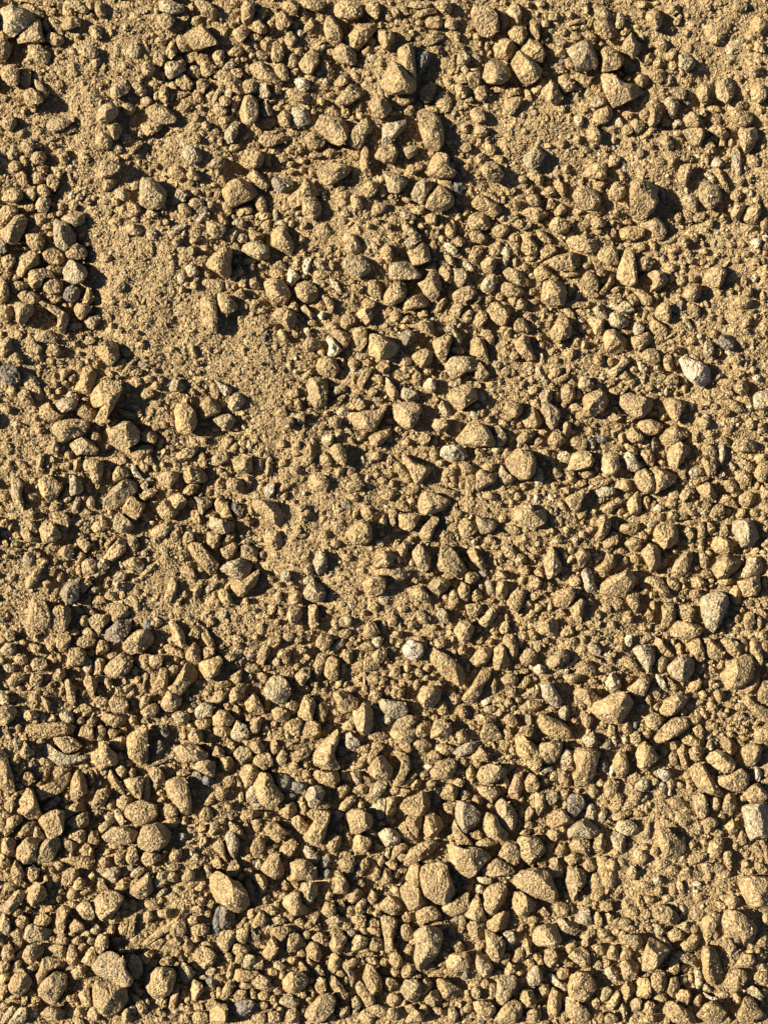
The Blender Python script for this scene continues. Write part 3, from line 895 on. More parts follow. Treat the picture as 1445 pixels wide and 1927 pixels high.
821 333 2 71 102 1900 3009 3525 3234 1620 512 2107
534 57 2 72 16 702 1601 2716 2525 1132 225 1110 1423
600 111 2 82 112 900 1502 2416 2931 2838 1531 420 1209 2229
47 5 2 82 106 501 1705 3114 3927 3131 1524 313 1311 2622
1225 1756 13 71 4 701 2708 3721 4131 2728 1018 2414
754 1814 3 61 17 702 2400 2914 1727 527 1407
1206 1881 2 51 111 1601 2911 2628 628 1907
717 1632 3 61 24 300 1704 2331 1034 231 1410
1100 1509 22 61 113 901 2106 2330 1336 326 1309
178 1358 3 61 125 901 2414 2032 1138 234 1112
938 21 32 61 101 1200 2119 2132 537 221 919
353 1371 3 61 14 902 2601 3019 1928 724 1906
1089 1341 3 51 103 1601 2912 1833 725 1807
318 983 2 61 125 1007 2301 2423 1238 334 1412
758 271 22 61 109 1500 3107 2818 1230 420 1511
1241 251 12 61 107 1200 2720 2533 1631 120 1409
306 1210 2 71 107 801 2812 4221 3929 2425 818 1912
489 67 2 71 115 503 1601 2611 2326 1231 324 1213
860 868 2 51 102 1600 3214 3022 1229 1405
55 1266 2 61 109 700 2704 2520 1629 322 1407
646 903 3 61 16 1403 3201 3810 2921 1223 2705
1191 137 3 61 112 1101 2401 3016 2227 925 1505
19 527 12 61 109 1701 3409 3217 2122 526 1906
366 1352 3 61 107 801 3401 2623 1121 314 1905
368 147 13 72 109 901 2902 3111 2022 1531 622 1306 1320
542 1110 3 61 18 309 1901 2809 2625 829 1409
870 1074 3 61 114 1301 2603 3314 2423 1329 1707
540 504 43 61 116 500 1605 2618 1036 329 1009
795 710 43 61 16 1100 2405 2622 1631 729 2007
434 943 32 61 5 1101 2516 2230 932 19 1410
1155 901 2 61 14 1301 2701 3618 2725 1321 2205
1094 1378 43 61 12 1200 2202 3126 1929 521 1909
1290 568 2 61 100 1805 2813 2729 2131 520 1811
56 322 12 61 109 1100 2805 3118 2026 623 1307
1321 639 23 61 114 1000 2107 2327 1435 329 1207
227 264 2 91 214 1714 2416 3500 4303 4011 2227 831 124 1320
599 845 2 51 114 1601 2723 2134 530 1608
944 1341 3 61 14 1201 2607 3218 2329 823 1707
1039 335 3 61 107 1101 2407 2623 2138 823 1510
1058 1266 3 71 7 1600 3407 4507 3416 1822 718 2304
776 14 12 81 13 1305 3000 4402 4410 2615 1022 319 2607
627 134 2 71 122 1110 2400 3108 2822 1530 429 1713
177 0 2 72 102 1200 2009 2526 1833 731 316 1209 1524
945 1751 22 61 6 901 2306 3019 1631 623 1606
83 1192 3 61 12 1501 2405 2125 1736 630 1507
1348 712 3 61 9 700 2700 3808 3417 1620 1805
661 1716 2 51 17 1201 2911 2631 624 1907
67 345 3 82 111 603 1901 2306 3020 2225 626 220 1906 622
467 430 2 61 103 700 3212 2919 1226 223 908
998 146 2 61 118 2301 3005 2518 936 329 1814
1024 1489 22 71 12 802 2301 2912 2123 1329 321 1506
503 1901 2 51 125 204 1701 2814 2426 1404
37 1392 3 62 129 901 1913 2924 2331 737 1009 1229
1299 1083 3 51 5 1401 3414 2324 323 1410
332 188 1 61 12 1301 3107 3121 1625 219 1612
1292 1274 3 61 119 1005 2301 3010 2325 1432 1905
458 1797 23 61 14 500 2204 2517 2027 226 1506
992 1081 3 61 116 700 2005 2916 2029 727 1507
451 1523 3 61 14 1200 3202 4109 2219 521 2209
641 1800 22 71 1 1218 2931 2462 1955 1535 421 1528
1255 1800 3 61 114 701 2111 2428 1435 228 1411
1359 1600 3 61 9 401 1801 1833 1543 426 1309
318 1595 3 61 18 701 2404 2518 1430 328 1406
893 1404 3 71 113 900 1705 2820 2630 1128 222 1410
214 351 42 61 5 1700 3314 2625 1527 414 2109
1305 1822 23 61 6 801 1613 1640 1147 333 1113
192 333 12 61 16 800 2300 2909 1725 627 1205
298 156 2 62 117 1001 2015 2131 1339 233 1115 1231
293 1362 32 61 5 1801 2714 2725 1830 521 1810
106 277 2 61 105 1201 2312 2134 1034 316 1212
153 537 3 62 34 612 1201 2214 2132 1636 1412 1630
262 918 3 61 17 906 2700 3606 2719 926 1808
0 1891 22 61 35 718 2401 3404 2024 1038 2408
798 1733 2 61 9 2400 5104 5112 3421 2011 3404
535 1317 3 61 16 605 2100 2909 1729 827 1705
1128 1856 23 61 22 602 1800 2612 1329 131 1306
423 427 22 61 13 1401 2709 2024 1133 226 1811
1250 6 2 51 103 2701 3014 1825 318 1607
39 1451 3 61 112 801 2101 2812 2125 828 1408
64 145 12 92 1 906 1408 2522 2937 2339 1333 722 215 915 1828
385 1878 2 61 114 1100 3110 4412 2121 727 2110
303 1536 3 61 113 1206 3401 3909 2921 1223 2209
962 1780 2 51 131 904 2601 2321 1334 1907
1109 177 22 61 116 1401 2905 3116 2123 527 1612
44 348 3 72 10 704 2301 2519 2032 1228 17 908 2317
1403 1856 23 61 106 1100 2407 3421 2829 1122 2109
109 1337 42 61 107 1500 2905 3222 2025 718 2009
1110 408 3 61 108 401 2602 3212 2221 422 2010
879 462 2 61 122 1300 2400 3107 2420 829 1707
860 1719 3 61 228 404 1601 1721 548 46 1108
1277 914 23 71 19 905 2001 3105 2519 1425 732 1808
1232 1232 3 61 116 1401 2507 2125 1235 327 1407
948 164 2 61 114 600 2800 3511 1718 423 1705
1252 1083 2 61 112 501 2307 2827 1630 523 1407
821 752 22 61 113 1400 2818 3034 1632 820 1612
706 679 2 61 11 1200 2705 2918 1827 520 1607
855 1369 2 41 8 2101 2825 1031 1714
979 1760 3 61 121 900 2107 2134 1443 927 1410
147 1587 3 51 114 1700 3114 2827 1528 1705
400 193 2 61 105 1400 2914 2525 1429 418 1411
39 1037 21 51 111 1700 2807 2524 1029 1707
1101 382 2 51 114 2900 3714 2925 1323 2611
1377 -2 2 51 6 2201 3011 2224 222 1409
155 1232 43 61 118 901 2014 2032 1438 432 1007
764 2 12 61 9 1600 4200 4909 3314 1615 2707
734 1290 3 61 14 800 1902 2814 2125 626 1507
78 553 2 61 105 1801 4000 3914 2620 1114 2405
269 1802 12 61 133 616 1801 2906 2816 1133 2106
15 1746 2 61 11 1201 2901 3214 2523 919 1904
837 415 2 61 14 1201 2210 2025 935 27 1212
819 1141 22 51 116 1201 2514 2534 727 1407
38 990 2 61 107 1100 2216 3327 1831 423 1309
1104 899 2 61 16 1209 4300 4905 3914 1423 2809
346 95 2 71 109 602 2401 3105 2418 1325 419 1309
853 337 32 61 5 901 1910 2021 1334 232 908
1149 1491 2 51 117 1100 2404 2427 827 1110
287 1390 32 51 107 1400 2410 1927 431 1407
693 1374 2 51 10 2501 4010 3319 219 2005
1112 570 23 61 111 1800 2411 3127 2633 1125 1509
378 1217 3 61 105 1000 2702 2716 1425 726 1407
845 1767 2 51 10 1400 2710 2924 1027 1707
222 1728 2 51 116 1700 2405 1732 432 1409
1189 604 23 71 115 602 1901 2611 2220 1129 326 1509
1321 259 3 51 123 1201 2514 2530 1032 1612
42 1334 3 61 12 1101 2703 3414 1823 923 1605
1004 881 43 61 21 303 1401 1914 1734 634 1207
84 497 3 61 7 901 3404 3419 2321 716 1607
518 1408 2 51 119 1301 2307 2131 633 1609
348 123 22 61 115 1101 2400 3115 2426 1121 1710
1245 666 3 61 15 801 1804 2222 1734 731 1207
493 184 22 62 9 600 1209 2333 1235 134 711 1229
98 1257 13 61 116 1100 2602 2616 1826 425 1305
1247 702 3 61 17 806 1900 3010 2824 824 1908
918 451 2 61 127 913 2300 2913 2329 931 2107
1126 513 3 71 38 1716 2400 3003 3018 1931 843 2414
27 1721 3 61 114 1301 2706 2917 1726 324 1506
395 720 2 61 4 1000 1906 1730 632 19 1006
1060 879 3 61 109 700 2109 2523 1634 525 1409
367 97 2 61 116 1003 2301 3114 1823 727 1612
846 570 2 61 16 503 2300 2709 1629 723 1607
831 1508 3 51 104 2100 2804 2427 720 1807
843 1895 3 51 31 4 1000 2017 1332 1007
727 954 2 71 8 1301 2212 1725 1934 1339 630 1010
341 1633 3 51 119 1201 2610 2627 427 1407
1102 1208 42 61 109 1000 2303 3014 2527 1223 2107
1067 564 1 41 16 900 3403 4316 2007
811 1477 32 51 124 901 1908 1735 438 1114
496 905 23 71 23 708 1601 2208 2028 1234 432 1608
1051 506 2 51 112 1203 4701 3414 1418 2507
334 382 2 61 3 1400 2711 2920 1425 318 1407
338 1061 2 61 107 1400 2509 3427 3032 1220 2112
1052 1172 3 61 119 1107 2401 2919 1330 427 1510
237 380 2 61 109 1000 2507 3018 1827 520 1405
1142 288 2 61 119 405 1801 2510 2223 229 1310
1184 1878 3 51 10 1100 2404 2127 727 1604
1313 1034 22 61 105 1101 2019 1834 636 221 1107
226 669 13 61 137 921 3401 3510 1437 740 2510
431 1545 3 61 0 1205 2721 2534 1932 217 1214
940 462 22 61 720 1600 2311 1929 747 142 1611
640 1220 3 61 111 602 2201 2513 1830 924 1806
143 1011 3 61 5 1000 2106 3115 2130 1526 1706
1157 18 12 72 29 309 1101 1815 1826 938 35 911 733
-7 451 33 61 0 1100 2011 2125 1127 25 1111
875 1437 2 51 14 1200 2217 1538 531 1011
902 360 2 61 102 2300 4116 3927 2520 1009 2307
806 832 2 51 21 1101 2014 2032 938 1110
617 781 13 61 116 305 1400 2607 2520 1427 1207
1335 736 1 51 5 2901 4210 3316 716 2405
835 33 12 61 7 1101 2500 2716 1825 218 1611
214 1598 2 51 18 1000 2414 1932 429 1309
889 234 2 51 108 1800 3013 2324 524 1808
1149 1525 3 61 10 1503 3900 3610 1920 519 2605
1183 1375 22 51 17 802 2000 2419 1532 1308
664 1689 3 61 121 1304 2401 2614 1628 633 1906
1047 848 42 51 9 1600 2907 2522 522 1805
354 371 2 61 11 1100 2907 3114 1625 318 1607
25 1226 2 61 107 1100 2609 2820 1527 418 1307
744 181 2 61 8 900 3300 3608 2217 918 1806
395 1402 3 51 119 1200 2810 2820 1429 1607
1203 95 2 61 121 309 1701 3012 2121 529 1707
947 1810 3 51 121 901 2408 2421 1131 1408
67 852 12 62 121 601 1901 1521 941 236 1303 636
797 197 2 51 7 2001 3407 2918 1223 2012
1006 432 3 61 1 1200 3217 3228 1924 817 1910
1111 1773 2 51 8 1201 2911 2528 1224 1508
346 495 42 51 107 1701 2814 2623 1127 1907
821 1314 2 51 116 1001 2112 2328 834 1210
427 1259 3 61 114 1407 2900 2820 1829 1023 2107
678 560 2 51 109 1300 3109 2620 824 1707
1041 381 3 71 117 1104 2000 2608 2419 1327 226 1510
134 1649 2 51 117 1400 2807 2424 1127 1807
1124 1425 32 51 9 1301 2012 1729 29 1006
1403 288 1 51 110 1401 2812 2325 525 1412
1199 1910 2 51 111 1300 3602 3616 316 2304
605 554 3 72 5 601 2110 2521 2134 1536 819 805 1927
499 857 3 71 113 405 900 1513 1531 642 133 907
185 1535 23 51 21 2800 3210 1528 436 2408
729 1250 2 51 123 803 2200 2616 1727 1307
786 812 3 51 16 1100 2507 2027 929 1812
6 1485 2 71 129 2111 4100 2714 1633 1845 740 2314
754 1448 3 61 33 1410 3100 3506 2420 1033 2410
1136 1905 3 51 10 1000 2709 2622 222 1404
1062 1767 3 61 114 1000 2403 2417 1029 424 1407
797 400 2 51 5 1600 2602 2327 720 1407
746 1017 3 61 13 1600 2309 2022 1134 527 1407
273 426 21 51 10 901 2510 2027 727 1410
503 1197 3 61 11 1100 2702 2516 1325 220 1307
47 974 12 51 107 901 2619 2630 1130 1310
539 99 12 61 117 504 1601 2214 1728 632 1112
1093 1748 3 61 116 1002 2801 3011 1621 524 1806
490 1297 3 51 100 802 2020 1838 942 911
1067 1081 3 61 14 700 2000 2716 1623 523 1405
1091 55 2 51 107 1901 3212 3027 1218 1909
781 1146 12 51 105 1200 2513 2331 822 1407
636 1159 13 61 9 800 2400 2712 1923 620 1505
1009 1851 2 51 111 1600 2607 2124 929 1607
1229 1199 3 61 107 800 1905 2623 1934 1123 1507
1049 1328 23 61 111 1200 2305 2318 1630 522 1807
1345 835 22 71 4 1201 2313 1727 1440 1038 822 1409
350 315 3 61 110 901 1504 2820 2026 425 1110
1412 1585 2 41 8 1501 2934 1531 1211
239 1717 3 61 47 713 1600 1713 1437 750 1410
1234 1445 43 61 106 601 2808 2914 1827 819 1806
1046 1821 3 61 12 900 2303 2517 1325 322 1407
948 984 3 61 109 1301 2809 3320 1923 617 1906
749 1716 3 51 14 1501 3204 2221 522 1907
445 385 3 71 15 1104 2501 3108 2717 1122 524 2008
1299 1361 3 51 9 2001 2716 2527 1225 1807
739 870 2 61 105 1200 2312 3225 2127 720 1407
505 504 2 51 12 1600 3407 3118 1120 1805
416 816 2 61 125 708 1601 2408 2123 932 1608
433 497 3 71 30 812 1701 2714 2323 1225 836 1710
65 1440 2 62 136 1523 2201 3103 2821 643 2412 1134
347 712 2 71 103 1000 2714 4532 4336 3025 1016 2314
610 1721 23 51 112 1901 4006 3316 618 1906
984 1514 13 51 131 411 1401 2314 1135 1414
229 1895 2 41 7 1400 2131 431 1010
436 1861 2 51 117 1401 2904 2721 1022 2007
885 1103 2 51 16 1101 2519 2030 528 1108
965 560 3 61 16 704 1600 2711 2223 924 1409
263 1785 3 51 16 2701 2912 1231 323 2506
1102 1474 22 51 121 1101 2414 2421 1133 1407
426 86 2 61 112 1303 2801 3312 2221 618 1710
1372 355 1 61 110 1001 2305 2716 1624 321 1410
363 1094 2 51 21 703 2001 1619 543 1110
11 660 2 51 19 2000 3113 2926 1121 2008
750 1390 52 51 14 1100 2107 2820 1829 1407
1311 979 3 51 134 214 1100 1716 1734 1007
1328 1223 43 61 8 1401 3108 3616 2520 716 2010
1285 988 3 51 13 1000 2318 1732 829 1407
617 1199 43 71 127 914 2300 3502 2912 1425 333 2107
758 445 43 61 111 1301 2104 3108 1922 1126 2108
623 722 13 61 22 806 2100 3108 2815 625 1906
1112 1713 3 51 114 1100 2114 2234 1131 1307
1036 879 2 61 20 200 1400 2516 2020 725 1105
1231 1268 43 61 114 200 1302 2216 2431 1327 1309
268 848 3 61 102 700 2114 2527 1930 218 1007
888 287 2 61 113 1501 2602 2813 2222 822 1709
216 1438 3 61 107 1101 2409 2223 1529 418 1505
174 1310 3 51 7 800 3003 3316 1318 1705
16 301 2 61 108 1100 2610 2419 825 117 1308
1335 1499 3 61 6 800 2006 2023 828 119 1204
1256 1412 3 61 112 1000 1805 2029 1030 322 1109
0 1605 3 51 25 0 2013 2025 930 907
244 1632 22 51 17 1200 3200 2217 622 1907
314 1760 2 41 114 1800 3407 2124 1807
1301 1869 3 51 19 803 1901 1926 833 1409
1052 791 3 51 115 1300 2206 2324 1330 1506
859 1326 2 51 104 1300 2416 1131 420 1109
397 157 12 72 134 621 1703 2601 2712 1527 536 2010 830
191 1270 2 51 7 700 2212 2032 927 1109
866 581 2 51 14 1600 2507 2325 1127 1607
1295 1108 2 51 14 700 2700 2911 1320 1105
1417 1619 2 51 0 1707 2821 2727 421 1411
1016 350 3 51 15 1400 2703 3117 1821 1608
1058 574 2 61 7 901 1610 2727 1839 921 1210
907 868 2 61 11 900 2302 2516 1425 520 1405
414 1002 3 61 22 908 2301 3002 2715 926 2306
1221 1736 22 51 101 1102 3113 2128 818 1408
372 848 3 61 14 700 1611 1925 1336 227 907
1272 1733 23 61 7 1400 2909 2719 1725 917 2107
1257 554 2 51 7 1801 3112 3123 1119 2007
352 1174 3 51 23 1601 2712 2528 1325 1810
1181 1626 3 51 10 900 2120 1731 431 1007
1042 84 2 51 103 1400 2312 1625 120 1009
565 572 13 62 7 901 2012 2921 2032 921 1105 2321
644 1800 3 61 111 1904 3401 3309 1623 419 2606
117 8 2 71 110 401 1602 2512 2320 1223 320 1210
567 483 42 61 121 904 1900 1819 1234 330 1510
751 396 23 61 106 600 2404 3413 2919 616 1506
856 137 2 51 12 1002 2701 2619 821 1510
166 810 2 61 111 900 2105 2616 2125 520 1405
614 197 2 71 10 801 1702 2614 2623 1222 216 1210
1127 1696 2 51 114 600 2505 2522 621 1405
344 999 2 61 14 600 1702 2420 1322 427 1007
262 730 2 51 20 1100 2505 2916 1622 1607
6 1183 3 51 112 1201 2303 2325 1225 1408
66 402 1 61 109 700 2100 2314 1225 320 1209
640 1350 3 51 120 1109 2400 2916 2227 1812
971 1063 3 51 114 801 2301 2812 1923 1403
896 1649 23 61 0 2501 3507 2815 1415 310 1807
1167 1356 2 51 114 1100 2307 2324 826 1107
553 773 23 61 11 1501 2304 2122 1228 619 1508
662 1875 23 61 7 800 1807 2117 1127 124 1005
1428 404 2 41 16 1601 2029 734 1112
815 556 3 61 28 1408 2501 2612 1132 234 1812
770 1194 2 51 105 1901 3412 3225 1919 1908
675 1206 2 51 9 1100 2502 3116 1120 1607
1133 1716 2 51 104 1301 2721 2428 721 1307
1226 103 2 51 17 1400 2510 2519 1128 1508
1335 293 22 51 18 1100 2409 2720 1125 1311
644 1558 2 51 111 1201 1914 1938 624 1111
418 1459 2 51 110 1100 2302 2719 1524 1307
1282 393 2 61 100 1503 2412 2223 1529 618 1307
658 1450 43 51 3 1901 2411 2226 921 1708
1177 551 3 51 9 1400 2713 2325 922 1407
436 453 2 61 118 300 1405 2323 1427 325 709
0 1301 23 61 5 701 1809 1727 727 23 1109
698 1627 3 41 130 901 1909 1931 1113
1177 1454 2 51 110 1400 2804 3112 1422 1805
368 395 22 61 116 1505 2901 2616 925 225 1710
215 1520 43 61 7 701 2327 2035 1233 318 907
141 1037 3 51 18 1000 2309 1524 1033 1207
1291 1347 3 61 108 1100 2601 2812 1519 417 1503
1094 544 2 51 0 2000 3614 2918 1116 1805
358 959 2 51 103 1400 2122 1929 525 1207
115 917 2 61 122 902 1600 1816 2520 931 913
690 1672 3 51 121 1001 2009 1924 733 1207
658 1423 2 61 21 1511 2901 3218 1925 525 2214
1253 961 3 61 109 401 2001 2414 1820 420 1503
0 1807 3 51 4 1701 2011 1024 28 1004
1317 1070 3 61 11 503 1800 2714 2220 218 1405
905 921 2 51 14 1101 3109 2723 1418 1607
1201 233 2 61 129 2107 3400 3607 2122 1031 2511
633 765 22 61 10 701 2201 3007 1819 216 1305
967 1041 13 51 14 900 2304 2516 725 1405
1315 783 3 61 7 1301 2209 2018 1127 118 1105
569 31 2 51 122 1600 2409 2222 1030 1413
686 1743 3 51 107 1101 3104 3121 1416 2107
1340 1297 3 61 105 1300 2409 1922 1125 213 1305
363 164 2 61 9 600 1609 2125 1130 223 811
1407 446 42 51 10 1501 2805 2616 1524 1710
242 1649 3 51 130 410 1800 2114 834 1110
378 1487 2 51 130 2104 2801 2821 831 2114
1255 460 2 61 4 1300 2902 2213 920 13 1307
1297 400 2 51 11 1600 3100 2911 1620 2205
482 91 22 61 7 1000 2311 2122 823 116 1011
1293 878 43 61 110 1300 2602 2915 1820 617 1506
405 714 43 62 1 907 3218 3225 2033 1021 1812 2327
634 1893 3 51 16 902 2201 2412 1227 1606
507 1390 3 51 110 700 2014 1727 732 1210
409 214 2 61 113 1400 2803 2810 1421 521 1408
1036 701 2 61 16 2005 3600 3611 1820 719 2507
1387 1558 3 51 21 701 1714 1731 333 811
834 456 43 61 6 800 2308 2720 2126 817 1708
845 650 23 61 9 800 1900 2910 2618 1018 1505
1002 1249 43 61 108 1000 2504 2515 1221 317 1604
802 1410 2 51 17 1000 2607 3017 1321 1607
560 1506 3 51 109 901 2116 1829 426 1109
243 708 3 61 9 800 2404 2616 1522 416 1207
1089 433 3 61 111 1200 2109 2123 927 220 1209
1272 444 3 61 107 800 2503 2414 1923 818 1407
1168 233 2 51 11 900 2305 2318 725 1209
213 528 2 51 10 1401 2505 2021 523 1608
588 506 1 51 107 1601 3012 1821 318 1607
1197 999 2 51 2 1600 2314 1822 522 1105
224 248 21 61 7 1101 2410 2319 925 317 1110
881 1558 2 51 114 1601 2914 2323 621 1808
433 127 2 61 6 801 2102 2713 1922 817 1509
588 486 22 51 105 1001 2712 2723 1021 1405
706 961 3 51 32 1212 2101 2323 1234 1616
134 930 22 51 32 1005 1700 1918 838 1409
1375 663 3 51 12 1301 2307 2221 1126 1307
863 1484 22 51 17 701 2004 2417 1024 1407
1125 1516 22 51 116 1101 1812 1233 129 1109
1252 88 3 61 112 1201 2205 1919 828 123 1408
1221 822 33 51 104 1000 1908 1928 728 1006
478 397 2 61 101 1203 3405 3414 1419 510 1808
636 1181 2 51 18 605 2201 2812 1921 1305
918 1848 2 51 107 900 1807 1334 324 1107
583 1703 3 51 34 817 1900 2217 1039 1510
527 1072 42 51 105 1801 2112 1825 321 1607
185 1611 3 51 12 801 2305 2319 1025 1305
1418 852 3 51 10 1001 2603 2416 822 1505
215 673 3 61 20 904 2301 2611 1224 525 1606
641 1447 2 51 7 501 2011 1926 222 1011
605 814 42 51 12 1701 2310 1921 830 1710
211 1092 23 51 5 1101 2709 2423 1121 1305
195 1110 2 51 12 901 2709 2921 1421 1207
434 179 21 62 21 301 1101 1510 1125 439 705 628
1351 984 3 61 115 601 1502 2117 1326 324 1106
1201 201 3 61 114 1200 2110 2121 1027 223 1208
1034 690 2 51 403 2200 2411 922 16 1605
246 871 43 61 122 201 702 1617 2531 1228 711
151 1179 2 51 7 1600 3318 2220 214 1605
263 1308 3 61 16 402 1700 1914 827 125 1505
1392 1199 12 51 105 1000 1614 1429 332 709
416 107 22 52 122 2101 2813 2620 926 1809 920
273 393 3 51 7 700 2705 2218 518 1407
93 825 12 51 17 1101 2017 1432 325 1108
748 592 2 51 109 1401 3205 3213 918 1804
744 943 2 51 10 1101 3316 2921 919 1307
20 1805 12 61 16 1004 2401 2016 1026 224 1406
523 903 2 61 14 1607 3601 2912 1323 523 2010
540 561 3 51 118 1200 2314 2125 1629 1407
137 861 2 51 105 1601 1618 532 121 1005
1376 1864 3 51 104 1101 1918 1431 424 1108
481 1905 2 51 121 204 1600 2110 1922 1104
315 417 21 61 27 1016 3701 3910 2219 632 1914
659 534 2 51 104 1600 2708 1919 317 1406
976 1270 3 51 20 903 2000 2314 927 1605
0 1851 2 41 4 1300 1517 34 1011
201 786 3 61 15 1002 2101 2809 1918 822 1906
147 1157 3 61 111 401 1700 2211 2020 922 1107
1164 1885 13 51 14 901 1620 1439 737 1110
1002 324 3 61 112 1001 1905 2114 1627 825 1207
489 413 2 61 109 1200 2300 2114 1927 516 1407
1282 433 2 61 107 1300 3107 3316 2425 1714 2007
1102 819 23 51 105 1000 2013 1627 527 807
717 1343 43 61 110 701 2003 2707 1421 521 1405
399 1607 2 51 19 1001 2016 2226 728 1212
798 494 2 51 109 1500 2602 2617 1119 1706
1206 1541 23 61 138 921 1601 1904 1635 645 1218
909 268 2 51 107 1001 2507 2321 1223 1210
1380 743 2 61 105 601 3307 3513 2619 812 1705
686 1799 2 51 105 1400 2912 2422 815 1405
886 1494 2 51 111 801 2306 2319 823 1307
1346 1085 2 41 8 3101 3510 1620 2008
16 273 21 61 114 1100 1709 1825 829 222 1011
698 1197 23 61 111 801 2000 2311 1722 620 1106
0 1831 2 51 4 1700 2010 724 24 1005
496 1703 2 51 107 1400 2810 2120 417 1403
403 1277 2 51 16 1105 2500 3411 2218 1607
203 1369 3 51 10 401 2805 1716 824 1007
437 542 2 61 111 1302 2200 2616 2422 818 1707
323 102 2 51 9 1400 2916 2526 916 1611
1207 932 3 51 16 401 1503 1627 1032 1005
1252 1274 2 51 101 1003 2321 2128 828 1210
433 411 22 61 11 1200 2602 3211 2318 814 1705
690 1724 3 51 16 1001 2513 2521 421 1408
313 1250 12 51 14 1200 2403 1918 625 1505
1235 1043 2 51 701 2210 2023 32 718 1307
1140 1361 3 51 123 701 1805 1821 1028 1207
1328 1317 3 51 7 900 2316 2027 722 905
204 406 2 51 10 1401 2905 2719 916 1607
831 478 12 51 102 1301 2613 2424 1322 1506
445 517 2 51 10 1401 2007 1825 523 1110
222 769 12 61 3 700 2708 3515 3121 1617 1808
759 1773 12 51 14 901 2211 1226 224 1208
911 1091 22 51 102 1200 2017 1926 524 1206
696 703 3 61 9 1301 2605 2616 1923 1016 1707
566 14 2 61 10 500 1608 1619 930 328 810
885 1858 22 51 10 900 2007 1924 522 1005
938 1166 3 61 120 707 1600 2118 1427 527 1407
173 1119 2 51 16 900 2705 2216 920 1407
537 1638 3 61 8 401 1418 2725 2436 725 1018
314 1639 3 51 114 701 2106 2121 121 1107
784 1888 2 51 117 1100 2411 2121 724 1407
1270 516 3 61 111 1202 2101 2313 1424 520 1608
1124 1250 12 51 9 1000 3205 2814 816 1705
424 1393 3 51 17 1201 2207 1917 929 1209
542 729 2 51 10 1200 2208 1919 323 1206
851 1462 3 51 109 1101 2507 1823 419 1106
1366 511 2 61 13 902 2500 3105 1616 520 1605
162 930 2 51 18 900 1807 1629 727 1107
44 376 2 51 11 901 2309 2020 724 1209
850 442 2 51 509 1400 2714 1924 116 1407
1278 583 21 61 10 501 1312 2638 2443 1330 1018
757 195 2 51 16 1800 2412 1825 523 1412
1077 215 22 51 5 1300 2109 1920 825 1309
459 1250 12 51 112 900 2400 3309 1316 1305
698 1297 3 51 109 800 2205 2018 825 1105
1141 776 2 51 110 1301 3108 2219 918 1505
620 1159 2 51 112 1300 2005 1923 927 1107
73 1422 3 61 10 701 2510 3117 2020 517 1105
439 1454 2 41 4 900 1929 1137 917
444 436 42 61 11 1001 2208 2120 1022 117 1206
182 1652 2 61 14 1000 1706 1717 2424 726 1006
42 1810 22 41 16 2901 3014 1523 2208
105 1760 2 51 7 1300 2709 2019 317 1304
1141 553 3 51 107 1200 3207 2718 1416 1605
161 1347 3 51 12 1400 2306 1921 822 1406
520 616 12 51 110 801 2114 2030 823 1210
1001 1792 2 51 4 1100 2112 2129 1226 1405
513 1807 2 51 107 1101 2814 2121 417 1406
64 1048 2 41 7 2500 2911 1220 1605
496 285 2 51 4 900 1510 1230 226 713
641 197 2 61 110 301 1401 1910 1225 322 910
3 1248 22 51 5 1500 3009 2618 1016 1505
92 943 2 51 10 801 2610 1919 421 1005
668 748 23 61 113 700 1707 1822 1026 322 1107
1377 694 2 51 10 901 2505 2516 920 1405
1381 954 2 41 703 2301 2121 119 1808
1025 373 3 51 20 700 1300 2214 1822 905
922 1272 13 51 118 503 1201 1234 843 907
352 934 2 51 14 501 1805 2023 923 1105
1241 440 21 61 114 1604 3200 3011 2119 718 2107
1191 0 2 51 109 1100 3104 2614 916 1707
1091 884 3 61 109 701 2102 2711 1918 718 1404
533 1258 2 51 10 1000 2204 1724 317 1204
891 1768 2 51 109 1301 2306 1919 623 1304
458 894 22 51 301 1801 1814 1025 112 1005
1060 106 2 51 107 1001 2114 1825 523 1012
170 1736 22 51 13 1001 2211 1523 223 1206
510 1723 2 51 7 1400 3110 2117 717 1705
485 9 2 62 313 901 1604 1720 929 27 909 824
409 398 3 61 109 801 1609 2222 1627 522 809
477 861 12 51 107 1101 1907 1725 623 1107
483 1263 2 51 5 901 2207 1825 921 905
114 692 3 61 23 205 1001 2203 1020 227 1007
618 522 42 61 104 800 2016 2731 2232 818 1514
1005 689 42 61 6 700 1612 2732 2039 1119 1112
1065 33 2 61 11 1105 3800 3609 1314 217 2205
1416 1444 42 51 7 800 1807 1525 627 1007
1172 833 3 51 104 1001 2811 2621 1017 1606
1393 421 2 51 108 1500 2904 2615 616 1806
268 1059 2 51 122 1005 2700 2314 1022 1607
590 561 2 51 114 1600 2520 1624 519 1607
266 1425 2 51 1214 4900 5607 2316 120 3409
1270 1655 2 51 114 401 1408 1929 928 908
939 1459 3 51 12 1200 2009 1427 522 1209
209 268 2 61 107 1101 2207 2219 1322 214 1110
1112 1875 2 51 110 1100 1913 1127 224 907
872 1861 2 41 4 1101 1727 731 1007
985 166 2 51 1 1105 1825 1432 525 912
382 957 2 51 11 1700 3011 1918 818 1707
1277 694 3 51 1 1112 2027 1841 727 1118
930 1070 3 51 111 900 2411 2420 920 1107
1198 679 42 51 2 600 2418 1326 316 807
1011 1440 32 51 111 1401 3302 2814 1114 2106
567 692 2 51 114 1801 2707 923 324 1807
890 841 2 51 107 1301 2609 2021 918 1505
1062 1197 12 51 109 1600 2511 1620 318 1405
1275 870 3 51 20 1300 1805 1618 536 1309
1201 1192 12 61 116 1005 2301 3207 1616 521 1607
77 34 22 61 110 900 1613 2124 1227 219 1008
892 1662 42 51 111 801 2206 1722 721 1304
